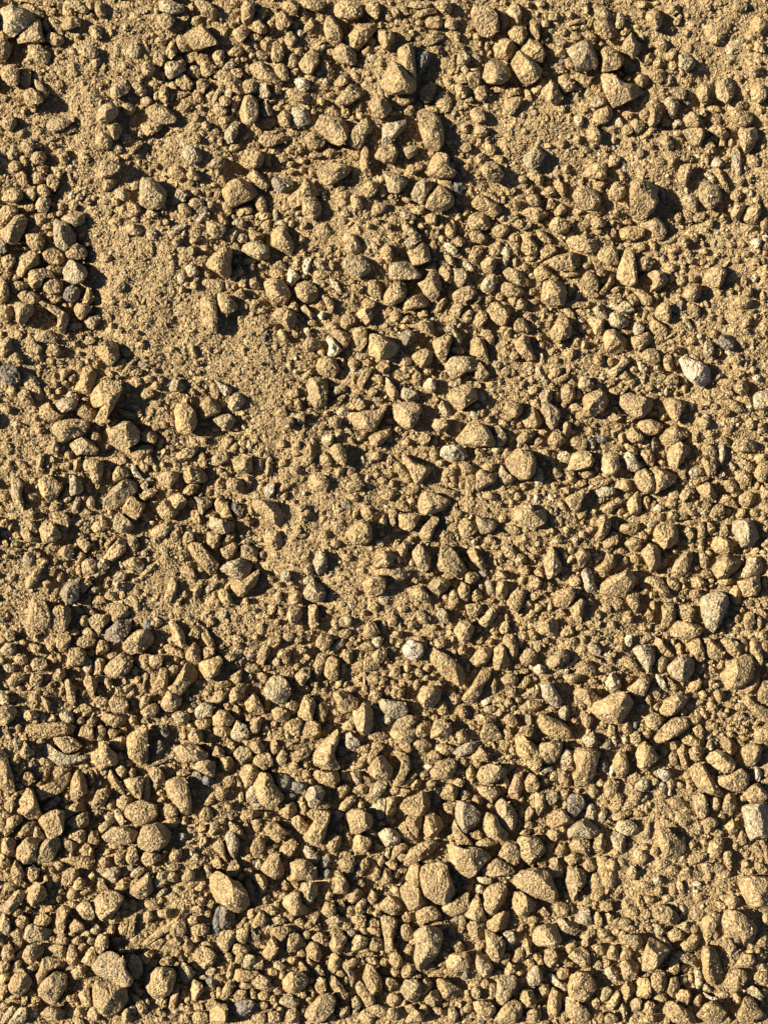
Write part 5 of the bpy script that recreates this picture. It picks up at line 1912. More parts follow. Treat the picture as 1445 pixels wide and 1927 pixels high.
PEBBLES = """
275 189 24 20 0 0
242 204 33 29 0 0
267 201 8 11 0 0
247 244 13 9 0 0
264 253 11 13 60 4
293 311 18 13 0 0
147 68 16 13 20 0
160 113 11 9 0 0
138 96 16 13 0 1
116 107 11 18 30 0
104 187 9 9 0 0
11 184 9 13 0 0
7 189 9 7 0 0
46 207 13 13 20 0
54 116 16 13 20 0
82 133 13 9 0 0
195 129 11 20 0 0
189 160 9 9 0 0
138 133 24 31 -20 0
220 138 11 11 0 0
235 124 13 9 0 0
311 200 7 11 -20 4
153 264 4 6 0 4
275 84 7 13 0 0
253 96 31 38 20 1
220 98 13 31 10 1
235 51 9 27 -20 1
209 60 13 16 0 0
295 20 11 18 0 0
40 251 22 18 -30 1
71 275 18 13 0 0
13 262 16 13 0 0
64 207 13 13 30 0
184 187 18 7 -20 2
47 304 13 13 0 0
171 29 13 13 0 0
100 24 13 11 0 0
156 156 9 9 0 0
93 7 24 13 0 0
307 142 13 18 0 0
303 78 22 18 0 0
325 160 20 18 0 0
372 222 18 16 0 0
377 202 18 13 0 0
323 185 9 13 10 4
313 197 8 10 -30 4
437 47 16 16 0 0
459 112 16 9 0 0
468 133 13 13 0 0
423 189 24 22 0 0
445 213 9 13 0 1
552 251 22 13 0 0
521 204 24 11 10 0
590 211 13 13 0 0
590 240 20 18 0 0
559 287 13 11 0 0
565 280 11 20 0 0
450 269 20 13 0 0
425 291 13 9 0 0
454 287 9 11 0 0
405 247 20 13 0 0
337 244 22 13 0 0
370 260 20 16 30 0
414 267 16 18 20 0
474 104 11 13 0 0
448 113 13 11 0 1
532 300 18 13 0 0
548 309 20 13 0 0
570 302 20 13 0 0
563 96 18 20 0 0
559 87 20 11 0 0
485 229 9 22 15 0
463 255 18 13 0 0
700 76 24 20 0 0
622 98 16 13 30 0
718 47 13 13 0 0
589 164 18 9 0 0
611 167 20 7 10 0
622 180 18 13 0 0
604 191 18 16 0 0
664 222 13 11 0 0
693 138 18 13 -20 0
698 151 13 11 0 0
718 120 13 13 0 0
700 38 13 11 0 0
733 4 11 11 0 0
844 156 18 22 0 0
802 200 13 9 0 0
877 200 13 13 0 0
775 62 18 16 0 0
851 164 13 18 0 0
729 178 11 16 0 0
811 289 18 13 0 0
755 293 11 9 0 0
700 259 13 7 0 0
846 267 20 11 0 0
673 287 11 13 0 0
869 275 20 18 0 0
860 73 13 13 0 0
869 89 13 11 0 0
606 33 11 18 0 0
853 109 7 18 0 0
862 129 9 9 0 0
846 149 9 9 0 0
740 213 18 13 0 1
753 213 13 13 0 1
855 213 13 11 0 2
849 235 13 11 0 2
635 289 13 11 0 0
869 293 13 11 0 0
595 293 27 13 0 0
861 67 13 13 0 0
894 129 18 9 0 4
896 111 27 22 0 3
863 87 16 13 0 0
890 49 13 13 0 0
896 69 13 18 0 0
987 44 13 22 20 0
916 87 11 16 0 0
903 82 9 11 0 0
1041 31 22 18 0 0
1056 31 7 24 20 0
1098 7 27 7 -20 0
1103 18 13 20 0 0
1110 42 11 24 30 0
1082 52 18 9 0 0
1130 4 13 11 0 0
987 38 9 13 0 0
939 167 29 18 0 0
916 201 10 9 0 4
954 191 13 27 15 0
1001 203 9 9 0 0
1007 211 9 9 0 4
984 217 10 13 0 0
1087 262 20 18 0 0
1114 275 13 11 0 2
919 261 13 11 0 0
936 255 20 7 0 1
954 264 22 7 -10 0
952 282 13 31 -20 0
879 278 18 24 15 0
1056 269 18 18 0 0
1138 291 18 11 0 0
1116 304 22 13 0 0
1154 262 11 20 -20 0
1132 84 13 13 0 0
987 247 13 13 0 0
961 244 9 27 25 0
1027 222 18 16 0 0
1056 204 16 16 0 0
1025 102 13 13 0 3
1038 58 16 9 0 3
1027 73 13 16 0 3
1056 116 13 11 0 3
1025 29 9 11 0 0
1246 169 13 11 0 0
1246 182 13 13 0 0
1266 124 18 20 0 0
1260 151 11 20 0 1
1283 138 11 18 0 0
1299 140 13 13 0 0
1293 191 16 18 0 3
1266 220 13 9 0 0
1275 251 18 13 0 4
1322 198 9 9 0 0
1313 209 9 7 0 0
1346 204 27 16 0 0
1404 178 13 22 -30 0
1384 242 13 11 0 0
1359 269 16 18 0 0
1375 269 11 20 0 0
1342 262 16 16 0 0
1186 275 9 22 -20 0
1200 51 18 13 0 0
1262 53 13 11 0 0
1293 29 13 13 0 0
1291 62 20 16 0 0
1297 91 13 18 0 0
1222 87 18 9 0 0
1208 69 18 16 0 3
1348 7 18 11 0 0
1359 33 13 7 0 3
1331 13 13 13 0 0
1411 89 18 18 0 0
1428 89 27 27 0 0
1413 71 18 16 0 0
1439 18 13 13 0 0
1386 127 13 11 0 0
1373 116 16 13 -40 1
1422 133 27 27 0 0
1391 147 18 13 0 0
1293 153 20 13 0 0
1431 209 13 13 0 0
1435 275 13 13 0 0
1293 298 11 13 0 0
1266 298 24 20 0 0
1242 304 22 16 0 0
1213 307 13 13 0 0
1371 293 13 20 0 0
1224 275 18 13 0 0
1191 193 18 13 0 3
1153 242 18 13 0 1
1208 27 18 16 0 0
136 368 13 16 0 4
149 373 20 13 -30 0
116 388 18 13 0 0
114 402 13 13 0 0
138 389 18 13 0 0
160 425 11 9 0 3
164 460 16 11 0 0
98 405 18 13 -40 0
62 436 24 13 -20 0
27 467 18 11 0 0
47 467 22 11 0 0
44 456 13 9 0 0
13 518 20 13 0 0
31 522 18 13 0 0
51 524 13 16 0 0
131 573 13 9 0 0
178 373 13 11 0 0
195 378 27 13 0 0
207 402 13 13 0 0
233 393 13 18 0 0
255 413 16 13 0 0
220 378 18 20 0 0
280 418 13 9 0 0
302 420 11 11 0 0
307 402 7 11 0 0
200 487 27 16 -10 0
255 347 18 27 20 0
307 389 13 13 0 2
4 425 13 11 0 0
96 440 18 11 0 0
71 580 9 9 0 0
213 569 18 13 0 0
311 325 13 22 20 0
235 524 13 11 0 0
44 298 16 13 0 0
359 345 16 13 0 0
412 320 13 24 10 0
417 340 18 27 10 0
403 347 16 13 0 0
370 362 20 13 20 0
394 365 13 13 0 0
410 367 18 16 -30 0
397 385 16 16 0 1
428 393 18 27 -20 0
443 396 11 11 0 0
548 323 20 13 0 0
570 319 18 13 0 0
588 325 18 22 0 0
550 420 13 18 10 0
572 425 18 20 0 0
568 451 18 20 0 0
563 400 20 13 0 0
332 456 20 22 0 0
345 442 7 20 10 4
359 473 24 24 40 1
388 467 24 16 0 0
374 576 27 18 0 0
321 484 13 11 0 0
325 500 13 24 10 1
381 500 9 11 0 0
538 487 13 13 0 0
491 500 13 13 0 0
470 491 24 16 0 0
474 504 18 18 0 3
441 540 13 13 0 0
430 538 13 20 -20 0
479 533 20 27 -20 0
556 496 13 16 0 0
572 520 16 13 0 2
588 469 20 13 0 0
441 276 27 18 0 0
365 538 18 16 0 0
343 544 13 13 0 0
312 418 13 13 0 0
485 420 9 13 0 0
459 576 18 13 0 0
481 569 18 13 0 0
622 287 29 18 0 0
620 355 7 7 0 4
646 380 18 16 0 1
651 342 9 20 -20 3
671 293 13 18 0 0
775 318 27 20 0 0
789 313 18 20 0 0
751 311 7 13 0 0
764 309 11 13 20 0
718 338 13 18 0 0
735 371 13 13 0 0
740 380 13 13 0 0
766 376 20 13 0 0
786 396 27 16 0 0
713 393 36 27 0 0
611 433 33 29 0 0
731 425 18 16 0 0
709 416 13 13 0 0
693 425 13 13 0 0
651 402 20 18 0 0
646 416 22 13 0 0
635 393 13 11 0 0
615 400 18 13 0 3
601 480 11 11 0 0
609 536 11 13 0 0
635 516 9 11 0 0
695 469 13 18 0 0
715 491 18 13 0 0
726 502 11 18 0 0
709 520 11 16 -20 0
686 527 16 9 0 0
662 529 13 11 0 0
726 538 11 11 0 0
773 531 13 13 0 3
846 553 13 18 0 0
862 480 13 13 0 0
831 449 13 13 0 0
831 425 13 13 0 0
824 436 9 13 0 0
866 436 9 9 0 0
877 442 9 11 0 0
851 400 13 11 0 0
862 407 13 20 20 2
877 398 13 18 20 0
793 427 13 13 0 1
775 418 9 9 0 1
802 442 9 20 0 0
817 489 11 13 0 0
871 322 9 27 -15 1
851 311 11 11 0 4
769 336 7 13 0 0
633 556 13 13 0 0
865 282 16 13 0 0
1007 320 24 13 0 1
983 338 16 18 0 1
987 351 16 13 0 0
965 358 13 13 0 0
957 363 11 13 0 0
947 376 11 18 0 0
943 365 13 11 0 0
1032 343 13 11 0 0
1038 331 13 13 0 1
1065 318 24 20 -30 0
1090 398 29 16 0 0
1087 411 24 13 20 0
1075 416 13 13 0 0
1036 410 7 13 15 0
1030 420 11 11 0 0
1016 422 11 9 0 0
970 402 16 9 0 0
947 411 16 13 0 4
856 398 13 11 0 0
881 457 13 11 0 0
881 471 11 11 0 0
967 447 22 20 0 0
972 469 16 18 0 0
894 493 16 13 0 0
923 469 11 11 0 0
939 522 11 11 0 0
999 520 16 13 0 0
1098 431 13 11 0 0
1125 436 20 13 0 0
1074 442 16 13 0 0
1132 529 13 11 0 0
1107 573 13 13 0 0
899 564 24 13 -30 0
919 564 16 11 -30 0
941 558 16 16 0 0
896 578 20 13 0 0
999 551 13 13 0 0
1005 567 16 13 0 0
1138 282 13 11 0 0
1152 420 13 13 0 0
1154 436 13 16 0 0
1158 402 13 20 0 0
1003 547 13 11 0 0
1103 500 16 13 0 0
1211 325 11 13 0 0
1220 313 13 13 0 0
1286 298 11 16 0 0
1299 300 16 11 0 0
1366 298 13 18 0 0
1391 342 24 18 0 0
1411 336 11 20 20 0
1406 358 18 13 0 0
1413 365 11 13 0 4
1424 376 18 16 0 0
1413 382 13 11 0 0
1246 365 11 27 0 3
1257 378 11 11 0 3
1226 402 13 13 0 1
1271 393 11 11 0 3
1257 411 9 11 0 0
1180 418 20 13 0 0
1151 407 13 11 0 0
1206 464 27 18 0 0
1235 478 11 13 0 0
1253 407 9 7 0 0
1266 484 18 13 0 0
1262 504 24 18 0 0
1286 504 11 20 -10 0
1322 459 11 11 0 0
1322 493 13 16 0 0
1342 491 13 18 0 0
1355 464 18 13 0 0
1375 460 20 13 0 0
1393 458 18 16 0 0
1404 478 20 13 0 0
1424 473 18 11 0 0
1435 491 13 13 0 0
1439 476 11 16 0 0
1439 453 11 16 30 4
1335 420 20 18 0 0
1328 433 13 11 0 0
1348 480 16 13 0 0
1388 491 13 11 0 0
1399 527 13 20 -20 0
1384 536 9 18 20 0
1375 547 13 16 0 0
1353 551 13 13 0 0
1326 547 11 16 20 1
1277 547 13 9 0 0
1280 576 20 16 0 3
1235 560 16 16 0 0
1248 553 13 13 0 0
1262 524 13 18 0 0
1208 522 18 18 0 3
1319 573 13 13 0 0
1388 542 13 13 0 0
1435 558 16 22 0 0
1375 396 13 13 0 0
1299 491 20 18 0 0
1324 473 20 13 0 0
1262 305 13 22 0 0
1128 358 13 20 0 0
36 630 18 20 0 0
58 610 13 11 0 0
78 615 9 11 0 0
33 653 4 13 0 0
76 690 16 13 0 0
96 679 18 13 0 0
71 673 20 13 0 0
111 681 16 13 0 0
127 633 13 9 0 0
142 648 18 11 30 0
169 641 24 20 0 0
151 635 13 13 0 0
147 666 13 11 0 0
151 684 18 13 0 0
136 712 13 13 0 0
122 721 16 13 0 1
222 710 18 9 0 0
160 750 16 9 10 5
264 650 20 18 0 0
269 644 7 13 10 0
291 697 13 11 0 5
295 681 18 4 -15 1
271 673 11 9 0 0
273 604 13 7 -15 2
211 613 13 13 0 0
227 621 13 13 0 0
233 573 20 16 0 0
249 613 13 11 0 0
258 626 11 11 0 0
187 644 11 13 0 0
98 595 13 11 0 0
67 604 13 9 0 0
124 577 13 16 0 0
198 810 7 13 0 0
184 804 11 13 0 0
73 810 18 16 0 0
67 788 18 11 0 0
13 770 20 18 0 0
33 799 20 13 0 0
262 775 13 20 0 0
255 766 13 11 0 0
255 746 16 13 0 0
242 744 13 13 0 0
295 759 20 13 0 0
307 799 18 16 0 0
302 830 16 13 0 0
98 746 20 13 0 0
111 737 13 13 0 0
2 628 11 11 0 0
474 591 13 13 0 0
456 599 20 40 15 0
459 657 13 18 0 0
410 659 16 13 0 0
423 664 11 9 0 0
392 657 20 16 0 0
370 684 16 13 0 0
556 673 9 11 20 4
556 630 16 13 0 0
494 584 13 9 -30 0
503 613 16 11 -30 0
570 601 9 9 0 4
568 615 7 9 0 0
588 608 20 13 0 0
563 724 11 11 0 0
574 739 7 11 0 0
570 750 13 9 0 0
545 757 13 11 0 0
528 759 11 11 0 0
582 761 11 11 0 0
583 772 13 11 0 0
536 766 11 9 0 0
570 808 13 16 0 0
556 701 13 11 0 4
572 841 7 13 10 4
588 832 13 20 -20 1
445 806 13 16 0 0
459 804 11 11 0 0
448 821 18 11 15 5
459 824 11 11 0 0
485 817 18 9 0 0
481 830 13 13 0 0
456 834 16 11 0 0
456 846 11 16 0 2
483 841 11 11 0 0
385 828 20 20 0 1
405 808 16 11 0 0
374 719 13 13 0 0
374 701 13 11 0 0
361 737 18 16 0 0
325 799 13 13 0 0
294 804 20 16 0 0
503 846 13 11 0 0
530 835 16 16 0 0
325 657 13 16 30 0
432 772 18 11 0 0
456 777 22 13 0 0
461 786 16 11 0 1
385 797 20 9 0 1
414 748 11 7 0 0
731 588 20 13 0 0
744 595 24 24 0 0
762 615 20 11 0 0
726 613 13 13 0 0
702 617 13 16 0 0
666 684 24 22 0 0
691 681 20 16 0 0
666 693 16 16 0 4
666 712 13 22 0 0
733 679 7 9 0 4
762 679 27 24 0 0
786 708 20 18 0 0
784 719 18 13 0 0
775 697 18 13 0 0
713 728 11 9 0 0
669 745 11 13 0 0
664 764 16 16 0 0
700 766 13 13 0 3
711 752 20 11 0 3
820 752 18 16 0 0
817 766 13 11 0 0
864 610 11 16 0 0
604 661 16 20 0 0
591 781 18 13 0 0
615 777 16 13 0 0
606 804 16 13 0 0
660 828 13 16 0 0
680 824 13 13 0 0
686 815 11 11 0 0
733 792 18 13 0 0
749 808 16 13 0 0
733 828 13 13 0 0
718 844 27 13 0 0
817 832 13 16 0 0
835 824 13 9 0 0
860 804 22 20 0 0
877 710 11 11 0 0
644 681 11 24 0 1
629 613 20 16 0 0
947 624 13 11 0 0
959 617 11 9 0 4
956 628 18 18 0 0
1012 610 11 16 -30 1
1002 610 7 18 0 0
1025 584 11 13 0 0
1021 595 11 13 0 0
1036 581 13 11 0 0
856 606 16 18 0 0
1016 635 20 20 0 0
1018 650 16 18 0 0
1038 661 18 13 -40 0
1034 679 11 13 0 0
1056 650 16 13 0 0
1045 679 20 16 0 0
1085 641 22 18 30 1
1074 664 29 24 0 0
1101 648 20 20 0 0
1096 617 16 18 0 0
1107 624 18 11 0 0
1094 604 13 11 0 0
1127 679 22 27 0 0
1150 719 18 13 0 0
965 701 11 16 0 0
976 712 13 11 0 0
983 724 20 11 -40 0
941 719 11 18 0 1
927 735 13 11 0 4
939 735 16 9 0 0
927 724 20 13 0 0
999 715 13 13 0 1
990 744 27 13 30 0
916 764 16 13 0 0
896 764 18 13 0 0
932 777 13 11 0 0
934 786 9 11 0 0
947 797 24 16 30 0
965 799 13 13 0 0
976 801 16 16 0 0
1021 812 18 13 0 0
959 828 13 18 0 1
1061 761 13 13 0 0
1087 797 13 13 0 0
1118 799 11 11 0 0
1134 777 20 13 0 1
1156 770 13 11 0 0
1132 826 27 16 0 3
1154 817 13 18 0 1
1076 812 20 13 0 0
921 801 11 13 0 1
899 726 16 16 0 0
916 686 11 11 0 0
1036 708 13 13 0 0
1213 593 13 24 20 0
1180 624 24 13 20 0
1268 581 20 16 0 3
1215 617 16 11 0 3
1264 630 27 7 -35 0
1299 597 16 9 0 0
1339 597 18 16 0 0
1355 604 13 11 0 0
1382 613 13 13 0 0
1379 624 20 13 0 0
1404 624 18 16 0 0
1413 588 20 13 -20 0
1422 597 11 18 0 0
1397 648 13 20 0 0
1415 644 9 20 -20 0
1424 633 11 9 0 0
1277 657 13 13 0 0
1271 679 13 22 0 1
1237 693 20 20 0 0
1175 706 27 22 0 0
1222 730 20 20 0 0
1253 737 11 16 10 4
1244 741 16 11 0 0
1271 741 11 13 0 0
1288 732 13 18 0 0
1331 759 18 11 0 0
1346 764 18 13 0 0
1384 790 22 13 0 0
1371 806 20 20 0 0
1371 817 13 11 0 0
1337 817 18 13 0 0
1362 797 13 13 0 0
1313 781 11 11 0 0
1246 784 24 16 0 0
1228 779 22 13 0 0
1237 768 18 9 0 0
1186 788 27 13 -20 0
1164 804 18 16 0 0
1168 824 16 22 0 1
1217 832 13 18 0 0
1435 826 13 13 0 0
1413 799 24 20 0 0
1433 804 20 20 0 0
1433 779 18 13 0 0
1366 688 18 9 15 0
1348 681 13 11 0 0
1337 679 11 11 0 0
1353 661 13 18 0 0
1417 695 16 16 0 0
1413 679 11 13 0 0
1299 641 22 20 0 0
1342 630 20 20 0 0
1204 846 13 11 0 0
1431 810 13 13 0 0
62 870 18 11 -20 0
42 875 27 13 30 0
100 886 13 11 0 0
124 895 16 11 0 0
122 877 27 18 0 0
129 857 16 16 0 0
153 893 13 9 0 0
9 937 24 20 0 0
18 995 11 27 20 0
167 964 18 11 0 0
151 984 33 13 -15 0
191 990 33 27 0 0
184 915 13 13 0 0
204 890 13 20 0 0
287 984 13 13 0 4
293 973 11 9 0 0
275 1020 13 7 0 4
291 1018 16 11 20 2
311 1035 16 13 0 2
282 1053 11 13 -20 0
282 902 13 11 0 3
300 837 13 13 0 0
178 1038 11 11 0 0
178 1015 13 11 0 0
191 1021 7 20 0 0
229 1064 7 20 -20 4
202 1099 9 18 0 1
255 1093 18 13 0 0
98 1077 20 20 0 0
89 1099 20 20 0 0
149 1073 13 20 0 0
13 1048 18 13 0 0
60 1035 11 11 0 0
73 1046 11 11 0 0
9 1004 13 18 -30 0
60 935 27 20 0 1
64 902 16 16 0 0
16 879 20 13 0 0
18 870 13 9 0 0
51 888 11 11 0 0
84 950 13 9 0 0
60 968 18 13 0 0
13 839 18 13 0 0
307 873 13 13 0 0
298 1048 13 13 0 0
310 1053 33 24 0 0
343 1050 13 13 0 0
468 1019 16 13 0 3
491 1015 13 13 0 0
494 1044 16 18 0 3
485 1030 13 11 0 3
472 962 11 20 -20 0
454 942 13 9 0 0
412 935 13 11 0 0
377 930 13 11 0 0
414 910 20 20 0 0
414 884 13 11 0 0
494 910 13 11 0 0
490 855 11 11 0 0
532 870 18 18 0 0
559 884 24 20 0 0
541 895 18 16 0 0
556 855 13 13 0 0
572 928 11 11 0 4
552 944 11 9 0 0
372 1015 9 13 0 0
377 1073 16 16 0 0
419 1093 20 7 0 0
492 1055 13 4 0 2
548 1097 13 11 0 0
510 1088 18 13 0 0
523 1101 20 13 0 0
510 1113 18 13 0 0
554 1113 20 16 0 0
539 1006 7 27 5 0
561 999 13 13 0 0
521 1046 20 16 0 0
328 864 16 13 0 0
310 850 13 13 0 0
392 819 20 13 0 0
574 1048 20 18 0 0
729 930 33 24 0 0
718 904 22 18 0 0
737 910 13 20 0 0
709 859 27 20 0 0
700 853 18 16 0 0
709 895 13 13 0 0
682 866 13 18 0 0
686 842 13 13 0 0
573 873 13 13 0 0
589 877 13 13 0 0
664 937 27 18 0 0
613 1006 20 20 0 0
578 966 16 16 0 0
802 975 16 13 0 0
775 944 18 18 0 0
718 1004 13 13 0 0
744 999 18 13 0 0
773 1015 13 13 0 0
775 1059 13 13 0 0
746 1024 13 13 0 0
749 1053 16 20 0 0
842 984 13 11 0 2
857 997 13 13 0 0
857 950 13 13 0 0
860 968 27 20 0 0
846 890 27 22 0 0
829 873 20 18 0 0
869 913 13 18 0 0
851 913 20 11 0 0
811 1079 20 11 20 0
842 1086 27 11 10 0
782 1093 18 11 0 0
857 1099 20 18 0 0
644 1088 16 13 0 0
669 1115 16 13 0 0
655 1048 18 16 0 0
686 1061 18 13 0 0
635 1070 13 13 0 0
633 1024 20 18 0 0
682 1073 13 13 0 0
766 904 13 13 0 0
976 835 7 18 10 4
921 842 9 13 0 3
1023 873 9 13 0 0
899 1010 13 11 0 0
901 1035 13 18 -30 0
914 1028 16 13 0 0
932 1030 18 11 0 0
939 1046 20 20 0 0
945 977 16 24 0 0
856 957 13 13 0 0
961 944 13 13 0 0
974 935 16 18 0 0
996 939 9 7 0 4
963 924 20 13 0 0
947 919 11 11 0 0
985 915 18 16 0 0
1094 970 18 16 0 0
1096 1006 20 16 0 0
1081 1015 13 11 0 4
1067 997 18 16 0 0
1036 999 18 16 0 0
1043 984 16 20 -20 0
1050 1015 24 20 0 0
1074 1035 16 18 0 0
1063 1046 13 20 0 0
985 1033 11 13 0 0
987 1013 13 13 0 0
1007 1013 13 13 0 0
1025 1006 13 11 0 0
999 1048 18 16 0 0
1121 1053 13 11 0 1
1123 1026 13 13 0 0
1061 1086 16 13 0 0
1083 1070 20 13 0 0
1127 939 16 13 0 0
1118 962 13 13 0 0
1110 922 13 9 0 0
1090 893 9 13 0 5
1065 908 13 11 0 0
1045 913 18 13 0 0
1123 879 13 18 0 0
1032 888 11 13 0 0
1056 850 11 13 0 0
910 1081 20 18 0 3
905 1104 13 13 0 3
874 1053 13 13 -30 1
854 879 20 13 0 0
852 902 20 18 0 0
999 1113 13 9 30 4
1016 1117 18 11 0 0
1036 1108 13 13 0 0
1302 870 18 13 0 0
1313 864 13 13 0 0
1266 930 24 27 0 0
1262 948 24 16 0 0
1242 975 22 18 0 0
1291 1021 18 13 0 0
1302 1028 13 11 0 0
1317 1019 18 13 0 0
1319 1030 16 13 0 0
1333 1041 13 13 0 0
1344 1004 16 11 0 0
1382 1019 20 24 0 1
1368 962 18 18 0 0
1419 964 24 20 0 0
1435 975 13 13 0 0
1424 913 13 20 0 0
1397 917 18 13 30 0
1402 1037 13 9 0 0
1435 1039 20 11 0 0
1284 1093 18 16 0 0
1337 1101 16 13 0 0
1364 1115 20 13 0 0
1293 1081 20 9 -20 0
1257 1046 20 13 0 0
1271 1037 18 13 0 1
1260 1073 13 13 0 0
1168 1035 18 13 0 0
1164 1006 18 20 0 0
1168 962 18 13 0 0
1180 933 18 11 0 0
1213 1104 18 13 0 0
1286 899 13 13 0 0
1308 1068 18 13 0 0
1208 1028 13 9 0 0
1231 1017 13 11 0 0
1313 948 13 13 0 0
1302 966 18 13 0 0
1439 1095 13 20 0 0
1284 910 11 9 0 0
142 1293 11 18 -20 0
147 1259 13 16 0 0
33 1188 11 16 0 0
44 1208 18 13 0 0
69 1199 13 18 0 0
67 1219 27 22 0 0
111 1239 13 20 20 0
96 1290 24 13 -30 0
67 1310 31 27 0 0
116 1302 9 22 15 0
33 1295 27 13 0 0
13 1290 18 11 0 1
22 1315 20 13 0 3
67 1357 18 13 0 1
36 1370 16 20 0 0
82 1337 13 13 0 0
213 1231 24 13 -40 0
255 1262 13 18 0 1
260 1279 13 20 0 0
249 1304 13 13 0 0
251 1324 11 13 0 0
255 1337 16 11 0 0
235 1373 13 16 20 0
258 1175 20 7 -35 0
278 1175 20 18 0 3
231 1119 13 18 0 0
260 1142 13 18 20 0
302 1324 13 13 0 0
187 1302 9 13 20 1
7 1166 13 13 0 3
4 1242 13 11 0 0
7 1206 9 7 0 0
78 1086 13 13 0 0
100 1128 18 16 0 0
51 1259 13 13 0 0
156 1308 13 20 0 0
456 1246 13 13 0 3
443 1253 18 13 0 3
472 1233 20 13 0 3
417 1222 11 20 0 3
303 1226 9 9 0 0
305 1211 11 11 0 0
317 1250 13 13 0 0
330 1239 16 13 0 0
359 1337 13 11 0 0
363 1326 18 13 0 3
357 1315 16 13 0 3
359 1366 13 13 0 0
488 1288 18 11 0 3
476 1284 13 9 0 0
454 1322 9 7 0 0
510 1151 18 16 0 0
503 1159 16 13 0 0
521 1171 13 13 0 0
516 1142 11 16 0 0
481 1151 16 13 20 0
463 1131 13 13 0 0
465 1222 7 9 0 0
534 1231 27 20 0 0
543 1199 24 20 0 0
561 1206 16 18 0 1
568 1224 16 18 0 0
579 1237 13 13 0 0
570 1244 11 11 0 0
539 1244 20 13 0 0
521 1246 20 18 0 0
503 1257 18 13 0 0
565 1193 11 9 0 0
574 1295 20 13 0 0
568 1310 16 9 0 0
530 1375 11 13 0 0
516 1362 13 13 0 0
392 1375 11 13 0 0
397 1384 13 13 0 0
463 1348 20 11 0 0
337 1133 13 20 20 0
397 1168 20 13 30 0
294 1173 20 16 0 0
348 1119 13 16 0 0
394 1175 13 13 0 0
481 1199 16 16 0 0
588 1286 13 13 30 1
638 1284 20 24 0 0
651 1288 13 13 0 0
662 1297 24 16 0 0
704 1279 33 24 0 0
723 1268 11 11 0 0
722 1277 16 11 20 0
718 1286 13 13 0 0
675 1279 13 11 0 0
664 1202 11 11 0 0
676 1205 9 9 0 0
669 1211 11 11 0 0
658 1213 16 13 0 0
675 1185 9 7 0 4
584 1215 9 9 0 0
586 1246 9 11 0 0
737 1206 13 13 0 0
740 1224 16 16 0 3
715 1297 7 16 0 0
729 1302 13 16 0 0
715 1335 18 13 0 0
766 1257 20 16 0 0
766 1273 22 16 0 0
784 1288 13 24 20 0
804 1275 18 16 0 0
804 1257 16 16 0 0
815 1270 11 9 0 0
813 1213 9 16 0 0
829 1211 27 20 0 0
869 1239 13 11 0 1
880 1255 11 18 0 2
851 1308 20 24 -20 0
802 1342 16 13 0 0
817 1350 16 13 0 0
853 1350 13 13 0 0
837 1124 16 20 0 0
740 1171 20 20 0 0
757 1146 20 13 0 0
686 1153 16 18 0 0
640 1137 24 13 0 0
620 1151 16 13 0 0
615 1159 7 9 -30 0
704 1142 24 18 0 0
724 1133 24 13 0 0
775 1177 18 18 0 0
817 1182 18 13 0 0
635 1355 20 11 0 0
618 1368 18 13 0 3
751 1273 20 13 0 0
726 1242 16 20 0 0
892 1262 13 13 0 0
930 1266 13 11 30 0
976 1253 18 13 0 0
987 1264 18 13 0 0
979 1157 13 11 0 0
1001 1153 13 13 0 0
1012 1144 20 18 0 0
1023 1137 11 11 0 0
1035 1142 13 20 0 1
1056 1153 24 16 20 0
1092 1182 24 18 0 0
1110 1191 27 13 0 0
1112 1173 20 9 30 1
1123 1202 20 13 0 0
1103 1122 13 11 0 0
1110 1133 13 16 0 0
1125 1157 16 20 0 0
1141 1146 20 18 0 0
1152 1177 20 22 0 0
1154 1231 11 11 0 0
1152 1244 11 11 0 0
1114 1282 24 16 0 0
1065 1264 13 13 20 4
1005 1279 16 13 0 4
1016 1213 20 11 0 0
1027 1206 18 11 20 0
987 1199 16 13 0 0
985 1182 18 13 0 0
1005 1122 24 18 0 0
1030 1099 18 13 0 0
976 1319 18 13 0 0
965 1330 9 16 10 0
1078 1337 13 20 0 1
1114 1335 20 13 20 0
1081 1357 13 13 0 0
1130 1368 20 13 0 0
856 1315 24 20 0 0
923 1335 24 18 0 1
956 1370 11 11 0 0
1032 1342 16 9 0 0
923 1131 18 11 0 0
1085 1113 18 13 0 1
954 1162 9 20 -10 0
850 1179 13 13 0 0
914 1184 13 11 0 0
901 1184 20 13 0 0
854 1228 11 13 0 1
947 1333 13 13 0 0
1070 1248 11 11 0 0
1286 1104 13 13 0 0
1271 1128 13 13 0 0
1228 1119 18 13 0 0
1213 1113 20 13 0 0
1208 1182 18 18 0 0
1220 1182 13 20 0 0
1240 1182 20 13 0 0
1255 1197 13 11 0 0
1266 1208 13 20 0 1
1277 1217 16 18 0 0
1277 1228 16 11 0 0
1359 1188 13 11 0 0
1371 1175 13 13 30 0
1386 1184 18 11 0 0
1395 1179 13 9 20 0
1379 1196 11 9 0 4
1393 1157 4 20 -15 4
1366 1153 13 20 0 1
1371 1168 11 11 0 1
1342 1262 13 13 0 0
1324 1284 13 13 0 0
1331 1302 13 13 0 0
1326 1273 13 13 0 0
1315 1322 18 13 0 1
1284 1286 11 11 0 0
1286 1339 18 18 0 0
1248 1310 13 13 0 0
1375 1326 20 16 0 0
1368 1337 13 13 0 1
1364 1346 13 13 0 1
1355 1344 13 16 0 1
1393 1330 24 20 0 0
1391 1348 27 18 0 0
1402 1362 18 13 0 0
1424 1362 18 13 0 0
1342 1348 13 13 0 0
1346 1379 13 13 0 0
1359 1382 13 11 0 0
1339 1317 13 11 0 0
1148 1239 13 16 0 0
1131 1275 13 13 0 0
1182 1164 22 20 0 0
1162 1142 18 16 0 0
1135 1362 18 13 0 0
1204 1333 20 22 0 3
